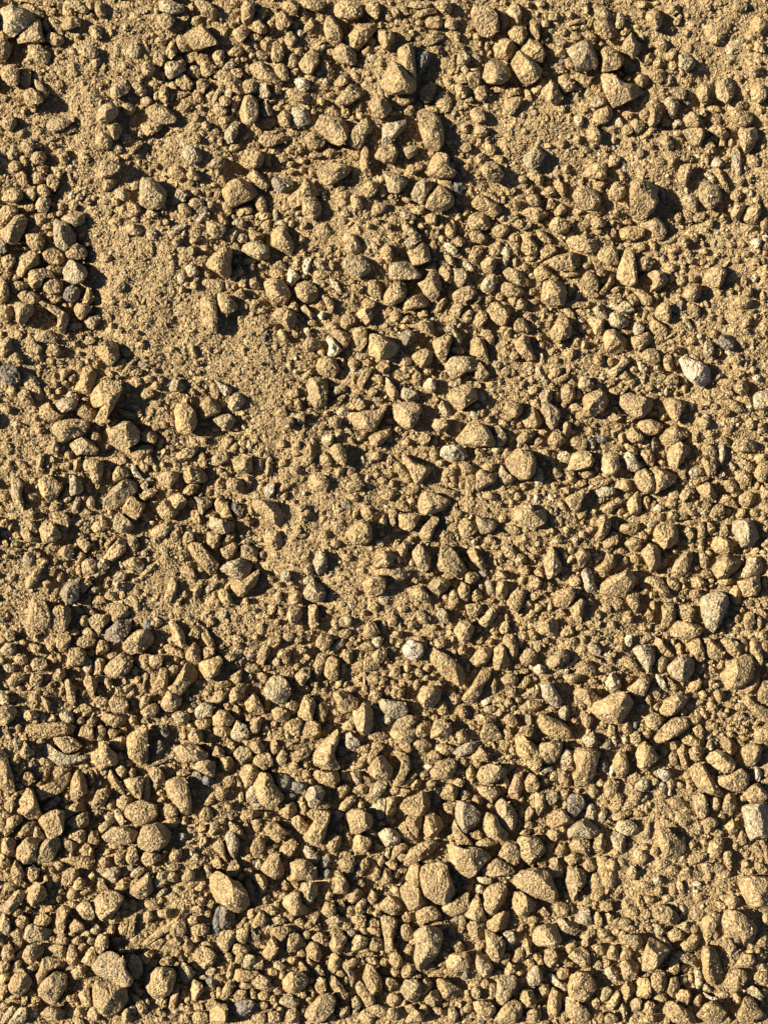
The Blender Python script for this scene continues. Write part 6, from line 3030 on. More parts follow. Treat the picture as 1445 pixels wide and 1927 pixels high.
1217 1382 20 16 0 0
1195 1364 13 18 0 3
1435 1195 18 20 0 0
1439 1217 13 20 -20 0
1439 1270 13 13 0 0
1408 1135 20 13 0 0
1426 1139 13 11 0 0
1439 1137 13 13 0 0
1206 1117 13 13 0 0
1153 1302 7 4 0 0
1337 1093 13 13 0 0
29 1432 20 20 0 0
31 1445 16 13 0 0
40 1447 13 27 10 2
36 1479 20 16 0 3
13 1376 18 13 0 0
76 1396 27 13 -30 1
13 1534 18 13 0 0
4 1552 13 24 0 0
184 1530 27 18 0 3
207 1532 13 9 0 0
171 1490 20 9 0 0
151 1507 24 13 0 0
124 1518 13 9 0 0
187 1474 13 16 0 3
164 1441 11 9 0 0
182 1454 11 16 0 0
204 1603 13 13 0 0
229 1594 13 13 0 0
264 1601 13 11 0 0
124 1605 13 13 0 0
111 1630 20 18 0 0
173 1650 13 20 20 0
82 1636 18 13 0 1
247 1634 20 13 0 2
311 1603 13 11 0 0
302 1492 20 13 0 0
302 1512 13 20 0 0
244 1436 20 20 0 0
220 1496 9 9 0 3
62 1476 9 9 0 0
84 1505 13 11 0 0
33 1425 13 13 0 1
60 1439 13 13 0 3
463 1552 13 10 0 0
470 1353 20 20 0 0
386 1535 30 30 0 0
379 1559 24 20 0 0
382 1586 20 27 0 0
419 1545 13 13 0 0
416 1559 20 13 0 0
434 1539 13 10 0 0
483 1552 20 37 0 0
500 1535 20 17 0 0
463 1599 13 17 0 0
510 1599 20 20 0 0
536 1623 17 20 0 0
487 1626 13 20 15 4
345 1576 24 20 0 3
362 1603 13 20 0 0
370 1613 17 17 0 2
372 1633 13 13 0 0
355 1586 13 10 0 0
578 1458 20 24 0 0
578 1441 17 13 0 0
561 1481 27 20 0 3
534 1471 37 37 0 3
547 1498 20 13 0 3
483 1515 20 10 0 4
504 1350 30 20 0 0
389 1468 30 20 0 3
372 1461 24 20 0 3
413 1458 20 13 0 0
554 1441 17 17 0 0
348 1545 17 17 0 0
517 1593 20 17 0 0
402 1559 20 30 30 0
392 1640 20 30 0 0
586 1471 13 20 0 0
677 1387 20 27 20 1
683 1410 30 17 0 0
643 1414 24 20 0 3
673 1488 20 20 0 0
683 1485 24 20 0 0
761 1491 27 20 0 0
744 1488 20 17 0 0
734 1545 20 20 0 0
720 1549 20 17 0 0
633 1535 30 30 0 3
640 1559 20 20 0 3
710 1593 17 13 0 0
633 1603 13 20 0 0
619 1616 27 20 0 3
616 1643 20 20 0 3
744 1646 20 20 0 0
754 1636 17 17 0 0
758 1613 20 20 0 0
849 1576 20 17 0 0
791 1404 40 37 0 0
798 1458 20 17 0 0
761 1380 54 47 0 0
873 1434 17 20 0 0
954 1380 24 27 0 0
985 1448 13 13 0 0
1025 1471 20 20 0 0
1042 1461 20 20 0 0
1018 1459 13 13 0 0
1052 1485 10 10 0 0
1086 1473 13 27 -20 0
1079 1404 17 13 0 0
1066 1400 20 17 0 3
1143 1404 20 20 0 3
1143 1417 17 13 0 3
1119 1454 20 17 0 0
1042 1572 30 27 0 0
1059 1562 20 20 0 0
1055 1599 20 27 0 0
1022 1623 20 20 0 0
1035 1593 17 20 0 0
1109 1630 30 30 0 0
1133 1623 27 30 0 0
1140 1636 30 20 0 0
968 1512 20 17 0 0
944 1488 20 20 0 0
921 1518 20 17 0 0
978 1505 17 20 0 0
958 1424 20 10 0 0
995 1552 20 17 0 0
1086 1488 17 13 0 0
1345 1367 20 20 0 0
1374 1382 20 13 0 0
1176 1394 13 17 0 4
1181 1407 17 13 0 0
1239 1441 13 10 0 0
1225 1448 20 10 -40 0
1212 1501 20 20 0 0
1195 1501 30 30 0 0
1188 1481 10 10 0 0
1242 1517 10 10 0 4
1222 1515 13 13 0 0
1262 1475 20 20 0 0
1279 1478 17 13 0 0
1298 1478 20 20 0 0
1293 1461 20 20 0 0
1229 1471 20 20 0 0
1202 1532 24 17 0 0
1185 1512 37 27 0 0
1144 1545 10 10 0 0
1158 1603 20 20 0 0
1168 1623 20 20 0 0
1208 1613 27 27 0 0
1232 1603 20 20 0 0
1215 1593 13 17 0 0
1245 1626 34 27 0 0
1266 1636 24 20 0 0
1303 1593 20 24 0 0
1309 1566 17 13 0 2
1316 1559 13 13 0 4
1326 1586 20 20 0 0
1286 1542 34 30 0 0
1272 1512 34 27 0 0
1245 1495 30 20 0 0
1384 1593 20 17 0 0
1404 1626 20 20 0 0
1411 1640 20 10 0 0
1333 1633 30 20 0 0
1306 1643 37 20 0 0
1360 1646 30 20 0 0
1400 1390 20 13 0 0
1441 1404 13 20 0 0
34 1717 30 20 0 0
51 1710 24 17 0 0
20 1669 30 20 0 0
34 1663 20 17 0 0
47 1664 13 13 0 0
94 1666 13 13 0 0
105 1656 10 20 0 0
135 1683 37 24 0 0
138 1703 20 17 0 0
162 1760 20 20 0 0
172 1770 20 20 0 0
115 1676 13 17 0 0
111 1690 17 17 0 0
219 1723 20 27 20 0
236 1700 20 20 0 0
250 1703 20 30 0 0
219 1770 20 20 0 3
280 1727 24 27 0 0
287 1703 34 20 0 0
310 1720 30 24 0 0
297 1774 37 17 -20 0
135 1757 13 20 -30 1
121 1760 13 10 0 0
98 1767 13 10 0 1
152 1905 27 24 0 0
135 1878 30 20 0 0
179 1909 30 30 0 0
256 1855 17 17 0 0
263 1868 20 20 0 0
300 1919 20 13 0 0
297 1885 37 20 0 0
310 1811 24 20 0 0
61 1902 20 30 0 0
67 1882 20 20 0 0
57 1868 20 20 0 0
27 1878 20 13 0 0
10 1892 20 13 0 0
118 1882 20 20 0 0
3 1774 13 20 0 0
250 1899 20 20 0 0
276 1888 17 24 0 0
318 1808 24 20 0 1
333 1814 13 10 0 0
399 1828 20 13 -20 0
413 1841 20 13 20 0
399 1848 24 20 0 3
402 1872 13 17 -20 0
413 1868 13 20 0 0
396 1858 20 20 0 0
375 1895 24 24 0 0
355 1899 27 13 0 0
377 1915 30 27 0 0
352 1915 13 17 0 0
353 1882 13 13 0 0
342 1895 13 17 0 0
477 1757 13 20 0 3
483 1765 13 13 0 3
473 1750 20 13 0 3
450 1804 20 20 0 0
429 1801 20 20 0 0
463 1855 30 13 0 0
497 1875 27 20 0 0
497 1892 20 17 0 0
514 1882 17 20 0 0
520 1892 13 13 0 0
514 1831 20 20 0 0
531 1835 13 20 0 0
568 1794 20 20 0 0
551 1808 20 20 0 0
588 1872 13 17 0 0
584 1845 20 13 0 0
564 1737 20 20 0 0
581 1740 20 20 0 0
547 1727 17 17 0 0
520 1706 17 20 0 0
500 1693 20 17 0 0
534 1686 17 20 0 0
510 1669 13 13 0 0
524 1683 17 17 0 0
389 1684 10 10 0 0
364 1691 10 10 0 0
379 1696 20 20 0 0
372 1710 24 17 0 0
392 1717 13 20 0 5
369 1767 24 17 0 0
355 1781 20 30 0 0
348 1767 13 13 0 0
345 1872 13 20 0 0
487 1814 24 30 0 1
335 1673 20 13 0 0
677 1663 20 20 0 0
670 1651 13 13 0 4
694 1711 13 20 20 0
751 1737 10 20 0 0
731 1683 20 13 0 0
785 1838 20 13 0 0
744 1831 20 24 0 0
771 1899 24 20 0 0
761 1888 13 24 0 0
714 1902 44 30 0 0
690 1915 37 30 0 0
741 1882 30 30 0 0
741 1909 27 30 0 0
673 1919 20 13 0 0
582 1882 17 17 0 0
569 1905 20 20 0 0
584 1862 13 10 0 0
569 1777 17 17 0 0
597 1747 20 13 0 0
633 1740 20 13 0 0
653 1744 20 13 0 0
660 1757 20 20 0 3
653 1784 20 20 0 0
660 1794 17 13 0 0
687 1787 20 13 0 0
680 1811 20 13 0 0
697 1794 20 10 0 0
724 1811 17 20 0 0
650 1845 13 17 0 0
761 1814 20 10 0 0
808 1821 30 17 0 0
832 1814 17 17 0 0
825 1831 27 13 0 0
849 1831 37 17 0 0
869 1905 20 20 0 0
849 1757 20 20 0 3
859 1730 13 20 0 3
663 1713 20 20 0 0
623 1915 20 20 0 0
613 1625 20 20 0 3
778 1770 20 20 0 0
934 1654 47 10 0 0
1076 1713 13 20 0 0
1072 1730 13 13 0 0
1106 1693 17 20 0 0
1123 1663 40 37 0 0
1146 1652 37 44 0 0
1123 1686 30 24 0 0
1163 1686 13 20 0 0
1103 1774 20 20 0 0
1093 1777 20 13 0 0
1133 1757 30 20 0 0
1146 1767 20 13 0 0
951 1804 20 30 20 0
934 1835 30 17 -20 0
978 1831 20 17 0 0
981 1845 17 13 0 0
1062 1808 13 13 0 0
1072 1814 20 13 0 0
1103 1828 30 20 0 0
1042 1824 20 13 0 0
1025 1899 13 17 0 0
1062 1912 17 30 0 0
880 1899 27 20 0 0
914 1851 20 20 0 0
863 1895 20 20 0 0
846 1747 17 20 0 3
877 1835 20 20 0 3
998 1811 20 17 0 0
1160 1737 20 20 0 0
1316 1690 17 13 0 0
1309 1679 13 10 0 4
1266 1676 20 30 0 0
1256 1690 20 17 0 0
1333 1649 13 17 0 0
1286 1713 17 30 -20 1
1271 1713 17 17 0 1
1218 1723 20 20 0 0
1222 1747 17 17 0 0
1171 1757 17 13 0 0
1127 1747 10 20 0 0
1141 1814 17 20 0 0
1286 1821 17 20 0 0
1286 1845 20 20 0 0
1242 1878 30 17 0 0
1296 1899 20 17 0 0
1353 1841 13 17 20 0
1411 1791 20 13 0 0
1387 1794 20 20 0 3
1387 1770 20 20 0 3
1347 1760 20 20 0 0
1313 1801 10 20 0 0
1427 1791 17 20 0 0
1434 1767 24 30 0 0
1431 1801 24 20 0 0
1384 1922 20 13 0 0
1438 1868 17 20 0 0
1434 1888 10 20 0 0
1313 1723 37 30 0 0
1185 1710 30 40 -30 0
1222 1693 30 20 0 0
1175 1737 30 20 0 0
1185 1747 30 13 0 0
1377 1700 30 30 0 0
1151 1629 30 30 0 0
1293 1642 30 24 0 0
1350 1632 30 20 0 0
1212 1666 30 20 0 0
1441 1730 20 27 0 0
"""


TONES = 'sogdwb'                        # sandy, olive, grey, dark, whitish, brown

def read_stones():
    """a line per stone: x y, tone and height digits, corner and crest counts, then the corners and the
    crest points as 100 * dx + dy"""
    out = []
    for line in STONES.strip().splitlines():
        r = [int(k) for k in line.split()]
        q = np.array([(r[0] + k // 100, r[1] + k % 100) for k in r[4:]], float)
        n = r[3] // 10
        out.append(dict(c=TONES[r[2] // 10], h=r[2] % 10, p=q[:n], r=q[n:]))
    return out

def read_pebbles():
    """a line per pebble: x y width depth lean tone"""
    out = []
    for line in PEBBLES.strip().splitlines():
        r = [int(k) for k in line.split()]
        out.append((r[0], r[1], r[2], r[3], r[4], TONES[r[5]]))
    return out

def shoelace(p):
    x, y = p[:, 0], p[:, 1]
    return 0.5 * (np.dot(x, np.roll(y, -1)) - np.dot(y, np.roll(x, -1)))

rng = np.random.default_rng(7)
random.seed(7)

stones = read_stones()
for s in stones:
    a = shoelace(s['p'])
    if a < 0:
        s['p'] = s['p'][::-1]
    s['a'] = abs(a)
    s['ctr'] = s['p'].mean(axis=0)
stones.sort(key=lambda s: -s['a'])

def blob(w, h, ang, n=None, tri=0.25):
    """an irregular many-sided outline, counter-clockwise"""
    n = n or int(rng.integers(5, 9))
    t = (np.arange(n) + rng.uniform(-.3, .3, n)) / n * 2 * math.pi + rng.uniform(0, 6)
    r = 1 + rng.uniform(-tri, tri * .6, n)
    x, y = np.cos(t) * r * w / 2, np.sin(t) * r * h / 2
    a = math.radians(ang)
    p = np.stack([x * math.cos(a) - y * math.sin(a), x * math.sin(a) + y * math.cos(a)], 1)
    return p if shoelace(p) > 0 else p[::-1]

pebbles = []
for (x, y, w, h, ang, c) in read_pebbles():
    p = blob(w * 1.05, h * 1.05, ang) + (x, y)
    ctr = p.mean(axis=0)
    d = rng.uniform(-.15, .15, 2) * (w, h)
    pebbles.append(dict(c=c, h=1 if max(w, h) > 30 else 2, p=p, r=np.array([ctr + d]), a=abs(shoelace(p)), ctr=ctr))

# ---------------------------------------------------------------- value noise
def _h(ix, iy, iz, seed):
    n = (ix * 374761393 + iy * 668265263 + iz * 2147483647 + seed * 974634777) & 0xffffffff
    n = ((n ^ (n >> 13)) * 1274126177) & 0xffffffff
    return ((n ^ (n >> 16)) & 0xffff) / 32767.5 - 1.0

def noise3(x, y, z, seed=0):
    fx, fy, fz = np.floor(x), np.floor(y), np.floor(z)
    ix, iy, iz = fx.astype(np.int64), fy.astype(np.int64), fz.astype(np.int64)
    tx, ty, tz = x - fx, y - fy, z - fz
    tx, ty, tz = [t * t * (3 - 2 * t) for t in (tx, ty, tz)]
    r = 0
    for dx in (0, 1):
        for dy in (0, 1):
            for dz in (0, 1):
                w = (tx if dx else 1 - tx) * (ty if dy else 1 - ty) * (tz if dz else 1 - tz)
                r = r + w * _h(ix + dx, iy + dy, iz + dz, seed)
    return r

def noise2(x, y, seed=0):
    fx, fy = np.floor(x), np.floor(y)
    ix, iy = fx.astype(np.int64), fy.astype(np.int64)
    tx, ty = x - fx, y - fy
    tx, ty = tx * tx * (3 - 2 * tx), ty * ty * (3 - 2 * ty)
    h = lambda a, b: _h(a, b, a * 0, seed)
    return (h(ix, iy) * (1 - tx) + h(ix + 1, iy) * tx) * (1 - ty) + (h(ix, iy + 1) * (1 - tx) + h(ix + 1, iy + 1) * tx) * ty

# ---------------------------------------------------------------- lie of the land
MX, MY = 460, 560                        # how far stones carry on past the photographed patch
GX0, GX1, GY0, GY1 = -MX, PW + MX, -MY, PH + MY
STEP = 2.0
nx, ny = int((GX1 - GX0) / STEP) + 1, int((GY1 - GY0) / STEP) + 1

def fill_mask(mask, p, sx, sy, step):
    """scan-line fill of a polygon into a boolean raster"""
    q = (p - (sx, sy)) / step
    y0, y1 = max(0, int(q[:, 1].min())), min(mask.shape[0] - 1, int(q[:, 1].max()) + 1)
    for yy in range(y0, y1 + 1):
        xs = []
        for i in range(len(q)):
            (xa, ya), (xb, yb) = q[i], q[(i + 1) % len(q)]
            if (ya > yy) != (yb > yy):
                xs.append(xa + (yy - ya) / (yb - ya) * (xb - xa))
        xs.sort()
        for k in range(0, len(xs) - 1, 2):
            a, b = max(0, int(math.ceil(xs[k]))), min(mask.shape[1] - 1, int(xs[k + 1]))
            if b >= a:
                mask[yy, a:b + 1] = True

# stones outside the photographed patch: outlines drawn at random, never shown in the photo
extra = []
def outside(x, y, m=18):
    return x < -m or x > PW + m or y < -m or y > PH + m
cells = {}
def place(x, y, r):
    k = (int(x // 60), int(y // 60))
    for i in range(k[0] - 1, k[0] + 2):
        for j in range(k[1] - 1, k[1] + 2):
            for (a, b, c) in cells.get((i, j), ()):
                if (a - x) ** 2 + (b - y) ** 2 < (0.85 * (r + c)) ** 2:
                    return False
    cells.setdefault(k, []).append((x, y, r))
    return True
for rad, tries in ((24, 900), (17, 2600), (12, 5000), (8, 9000)):
    for _ in range(tries):
        x, y = rng.uniform(GX0 + 20, GX1 - 20), rng.uniform(GY0 + 20, GY1 - 20)
        if not outside(x, y, rad):
            continue
        r = rad * rng.uniform(.8, 1.25)
        if place(x, y, r):
            p = blob(r * 2 * rng.uniform(.9, 1.35), r * 2 * rng.uniform(.7, 1), rng.uniform(0, 180)) + (x, y)
            ctr = p.mean(axis=0)
            extra.append(dict(c=random.choice('sssssssoogw'), h=random.choice((1, 2, 3)), p=p,
                              r=np.array([ctr + rng.uniform(-.4, .4, 2) * r, ctr + rng.uniform(-.4, .4, 2) * r]), a=abs(shoelace(p)), ctr=ctr))

cover = np.zeros((ny, nx), bool)
for s in stones + pebbles + extra:
    fill_mask(cover, s['p'], GX0, GY0, STEP)

def blur(a, k, it=3):
    for _ in range(it):
        for ax in (0, 1):
            pad = [(0, 0), (0, 0)]
            pad[ax] = (k + 1, k)
            c = np.cumsum(np.pad(a, pad, mode='edge'), axis=ax)
            n = a.shape[ax]
            hi = np.take(c, np.arange(2 * k + 1, 2 * k + 1 + n), axis=ax)
            lo = np.take(c, np.arange(0, n), axis=ax)
            a = (hi - lo) / (2 * k + 1)
    return a

# how stony the ground is; tall stones lie in hollows between sandy rises
tall = np.zeros((ny, nx), np.float64)
m3 = np.zeros((ny, nx), bool)
for s in stones + extra:
    if s['h'] == 3:
        fill_mask(m3, s['p'], GX0, GY0, STEP)
tall[m3] = 1
dens = blur(cover.astype(float), 14)
stony = np.clip((blur(tall, 12) - 0.10) / 0.42, 0, 1) * 0.75 + np.clip((dens - .45) / .4, 0, 1) * 0.25
# bare sandy patches: centre x, y, radii, lean
SAND = [(165, 160, 45, 95, -15), (225, 110, 60, 60, 0), (345, 285, 45, 55, 0), (200, 300, 50, 60, 0), (250, 450, 55, 150, -8),
        (330, 560, 80, 120, -20), (430, 660, 75, 110, -30), (480, 760, 60, 90, -10), (50, 640, 60, 60, 0), (40, 800, 90, 90, 0),
        (200, 720, 40, 40, 0), (60, 880, 60, 50, 0), (300, 1090, 50, 60, 0), (280, 1130, 45, 50, 0), (60, 1110, 60, 50, 0),
        (600, 880, 60, 70, 0), (640, 960, 60, 90, 0), (560, 990, 45, 70, 0), (690, 1090, 60, 70, 0), (740, 150, 40, 60, 0),
        (980, 240, 60, 60, 0), (1080, 270, 50, 50, 0), (1330, 60, 90, 90, 0), (1395, 110, 70, 110, 0), (1240, 340, 50, 60, 0),
        (1380, 500, 60, 60, 0), (1400, 620, 50, 60, 0), (1350, 800, 50, 40, 0), (1260, 1600, 80, 80, 0), (1200, 1650, 90, 70, 0),
        (1340, 1660, 80, 70, 0), (1390, 1730, 60, 70, 0), (1180, 1750, 60, 60, 0), (1030, 240, 40, 60, 0), (720, 640, 50, 40, 0),
        (900, 780, 50, 50, 0), (1010, 960, 50, 50, 0), (700, 470, 50, 50, 0), (640, 420, 60, 60, 0), (1210, 1500, 60, 50, 0)]
gy, gx = np.mgrid[0:ny, 0:nx]
gx = gx * STEP + GX0
gy = gy * STEP + GY0
sand = np.zeros((ny, nx))
for (x, y, a, b, l) in SAND:
    t = math.radians(l)
    dx, dy = gx - x, gy - y
    u, v = (dx * math.cos(t) + dy * math.sin(t)) / a, (-dx * math.sin(t) + dy * math.cos(t)) / b
    sand = np.maximum(sand, np.exp(-(u * u + v * v) * .9))
del u, v, dx, dy
low = np.clip(stony * (1 - .6 * sand), 0, 1)
land = -17.0 * low + 5.0 * sand
land += 6.0 * noise2(gx / 150, gy / 150, 3) + 4.0 * noise2(gx / 62, gy / 62, 4)
# hollows where the low sun does not reach: centre x, y, radii
for (x, y, a, b) in [(112, 185, 32, 40), (178, 560, 24, 62), (437, 608, 24, 34), (822, 132, 42, 46), (1022, 92, 42, 30), (1187, 118, 20, 26),
                     (12, 1160, 48, 30), (322, 1400, 46, 46), (440, 1430, 46, 40), (1268, 382, 30, 40), (640, 1292, 30, 30), (478, 1012, 34, 40),
                     (492, 1112, 34, 46), (602, 1385, 40, 40), (1078, 1280, 40, 28), (180, 1555, 40, 50), (1168, 1690, 22, 30), (600, 1810, 40, 40),
                     (330, 600, 20, 40), (900, 640, 30, 30), (1310, 1160, 22, 40), (880, 820, 20, 20), (640, 1480, 40, 40), (1180, 450, 30, 30),
                     (60, 1480, 40, 40), (700, 1830, 40, 30), (950, 1500, 30, 30), (240, 1290, 30, 30)]:
    land -= 11 * np.exp(-(((gx - x) / a) ** 2 + ((gy - y) / b) ** 2))
base_land = blur(land, 3, 2)
def ground_z(x, y):
    i = np.clip(((np.asarray(y) - GY0) / STEP).astype(int), 0, ny - 1)
    j = np.clip(((np.asarray(x) - GX0) / STEP).astype(int), 0, nx - 1)
    return base_land[i, j]

# ---------------------------------------------------------------- turning an outline into a stone
def lens(x, y, z):
    """plan position, in units, of the point at height z that is seen over ground point x, y"""
    k = (CAMH / U - z) / (CAMH / U)
    return (x - PW / 2) * k, (PH / 2 - y) * k

def soften(p, it, w=.22):
    for _ in range(it):
        q = np.roll(p, -1, axis=0)
        p = np.stack([p * (1 - w) + q * w, p * w + q * (1 - w)], 1).reshape(-1, 2)
    return p

def resample(p, m):
    q = np.vstack([p, p[:1]])
    d = np.concatenate([[0], np.cumsum(np.linalg.norm(np.diff(q, axis=0), axis=1))])
    t = np.linspace(0, d[-1], m, endpoint=False)
    return np.stack([np.interp(t, d, q[:, 0]), np.interp(t, d, q[:, 1])], 1)

def near_crest(p, r):
    if len(r) == 1:
        return np.repeat(r, len(p), axis=0)
    best, bd = None, None
    for a, b in zip(r[:-1], r[1:]):
        ab = b - a
        t = np.clip(((p - a) @ ab) / max(ab @ ab, 1e-6), 0, 1)
        c = a + t[:, None] * ab
        d = np.linalg.norm(c - p, axis=1)
        if best is None:
            best, bd = c, d
        else:
            k = d < bd
            best[k], bd[k] = c[k], d[k]
    return best

FACES = {}
def faces_for(m, rings):
    """rings run from the crest down over the widest line to the underside; both ends closed by a fan"""
    key = (m, rings)
    if key not in FACES:
        f = []
        for k in range(rings - 1):
            a = np.arange(m) + k * m
            b = np.roll(np.arange(m), -1) + k * m
            f.append(np.stack([a, a + m, b + m], 1))
            f.append(np.stack([a, b + m, b], 1))
        top, bot = m * rings, m * rings + 1
        a, b = np.arange(m), np.roll(np.arange(m), -1)
        f.append(np.stack([np.full(m, top), a, b], 1))
        a, b = a + (rings - 1) * m, b + (rings - 1) * m
        f.append(np.stack([np.full(m, bot), b, a], 1))
        FACES[key] = np.concatenate(f)
    return FACES[key]

top_z = np.full((ny, nx), -1e3)
def note_height(w):
    j = np.clip(((w[:, 0] + PW / 2 - GX0) / STEP).astype(int), 0, nx - 1)
    i = np.clip(((PH / 2 - w[:, 1] - GY0) / STEP).astype(int), 0, ny - 1)
    np.maximum.at(top_z, (i, j), w[:, 2])

def build(s, m, up, dn, seed, rough=1.0, z_extra=0.0):
    p0, r0 = s['p'], s['r']
    # widest extent and width across
    c0 = p0.mean(axis=0)
    cov = np.cov((p0 - c0).T)
    ev = np.sqrt(np.maximum(np.linalg.eigvalsh(cov), 1))
    wid, lng = 2.6 * ev[0], 2.6 * ev[1]
    hs = {1: .30, 2: .50, 3: .68}[s['h']] * min(wid, 56) * rng.uniform(.9, 1.12)
    g = float(ground_z(c0[0], c0[1])) + z_extra
    zeq = g + {1: .10, 2: .20, 3: .30}[s['h']] * min(wid, 52)
    ztop = zeq + hs
    if len(p0) <= 8:
        outl = soften(p0, 1, .12 if s['h'] == 3 else .18)
    else:
        outl = soften(p0, 1, .14)
    outl = resample(outl, m)
    # the crest, pulled a little towards the middle
    r = r0 * .88 + c0 * .12
    cr = near_crest(outl, r)
    cr = cr * .9 + (cr + (outl - cr) * .25) * .1
    tt = np.linspace(1, 0, up + 1)          # 1 at the crest .. 0 at the widest line
    flat = rng.uniform(.10, .45)            # how much of the top is a near level facet
    side = rng.uniform(.45, .75)
    V = []
    for t in tt:
        tk = t * .93
        xy = outl + (cr - outl) * tk
        if t < .25:
            zz = side * (math.sin(t / .25 * math.pi / 2))
        else:
            zz = side + (1 - side) * ((t - .25) / .75) ** (1 - flat * .6)
        V.append((xy, zeq + hs * zz))
    for k in range(1, dn + 1):
        t = k / (dn + .4)
        xy = outl + (c0 - outl) * (.10 + .55 * t * t)
        V.append((xy, zeq - (.45 * min(wid, 60) + 3) * t))
    pts = []
    for xy, z in V:
        X, Y = lens(xy[:, 0], xy[:, 1], z)
        pts.append(np.stack([X, Y, np.full(m, z)], 1))
    top = pts[0].mean(axis=0)
    bot = pts[-1].mean(axis=0)
    v = np.concatenate(pts + [top[None], bot[None]])
    cx, cy = lens(c0[0], c0[1], zeq)
    o = np.array([cx, cy, zeq])
    v = v - o
    # broken faces: slice with a few random planes
    n_cut = int(rng.integers(5, 9)) if s['a'] > 150 else 4
    ext0 = np.abs(v[:, :2]).max(axis=0), v[:, :2].min(axis=0), v[:, :2].max(axis=0)
    for _ in range(n_cut):
        az = rng.uniform(0, 2 * math.pi)
        el = math.radians(rng.uniform(25, 78))
        n = np.array([math.cos(az) * math.cos(el), math.sin(az) * math.cos(el), math.sin(el)])
        d = v @ n
        lim = d.max() * rng.uniform(.70, .93)
        over = np.clip(d - lim, 0, None)
        v = v - n * over[:, None] * .97
    # weathered surface
    sz = max(wid, 8)
    q = v / (sz * .42)
    n1 = noise3(q[:, 0] + seed, q[:, 1] - seed, q[:, 2], seed % 97)
    q = v / max(3.2, sz * .13)
    n2 = noise3(q[:, 0], q[:, 1] + seed, q[:, 2], (seed + 31) % 97)
    nrm = v / np.maximum(np.linalg.norm(v, axis=1, keepdims=True), 1e-6)
    v = v + nrm * ((n1 * .045 * sz + n2 * min(.9, .028 * sz)) * rough)[:, None]
    # keep the plan size that was drawn
    lo, hi = v[:, :2].min(axis=0), v[:, :2].max(axis=0)
    v[:, :2] = (v[:, :2] - lo) / np.maximum(hi - lo, 1e-6) * (ext0[2] - ext0[1]) * 1.03 + ext0[1] - .015 * (ext0[2] - ext0[1])
    if m >= 24:
        q = (v + o) / 3.4
        v = v + nrm * (noise3(q[:, 0], q[:, 1], q[:, 2], 5) * .75 * rough)[:, None]
    note_height(v + o)
    return v, o

# what each kind of stone is made of (base colours, not lit values)
TONE = {'s': (.335, .232, .112), 'o': (.275, .21, .115), 'g': (.30, .255, .165), 'd': (.105, .105, .098),
        'w': (.42, .36, .245), 'b': (.29, .175, .095)}
def tone(c):
    b = np.array(TONE[c]) * rng.uniform(.78, 1.16)
    w = rng.uniform(-.07, .07)                 # warmer or cooler rock
    b = b * (1 + np.array([w * .5, 0, -w * 1.6]) + rng.uniform(-.02, .02, 3))
    return np.clip(b, 0, 1)

def bare(c):
    """share of the surface that shows clean rock through the dust"""
    return {'s': .35, 'o': .4, 'g': .5, 'd': .8, 'w': .6, 'b': .5}[c]

# ---------------------------------------------------------------- materials
def nodes(name):
    m = bpy.data.materials.new(name)
    m.use_nodes = True
    nt = m.node_tree
    b = nt.nodes["Principled BSDF"]
    b.inputs["Roughness"].default_value = .93
    b.inputs["Specular IOR Level"].default_value = .18
    return m, nt, b

def N(nt, kind, **kw):
    n = nt.nodes.new(kind)
    for k, v in kw.items():
        setattr(n, k, v)
    return n

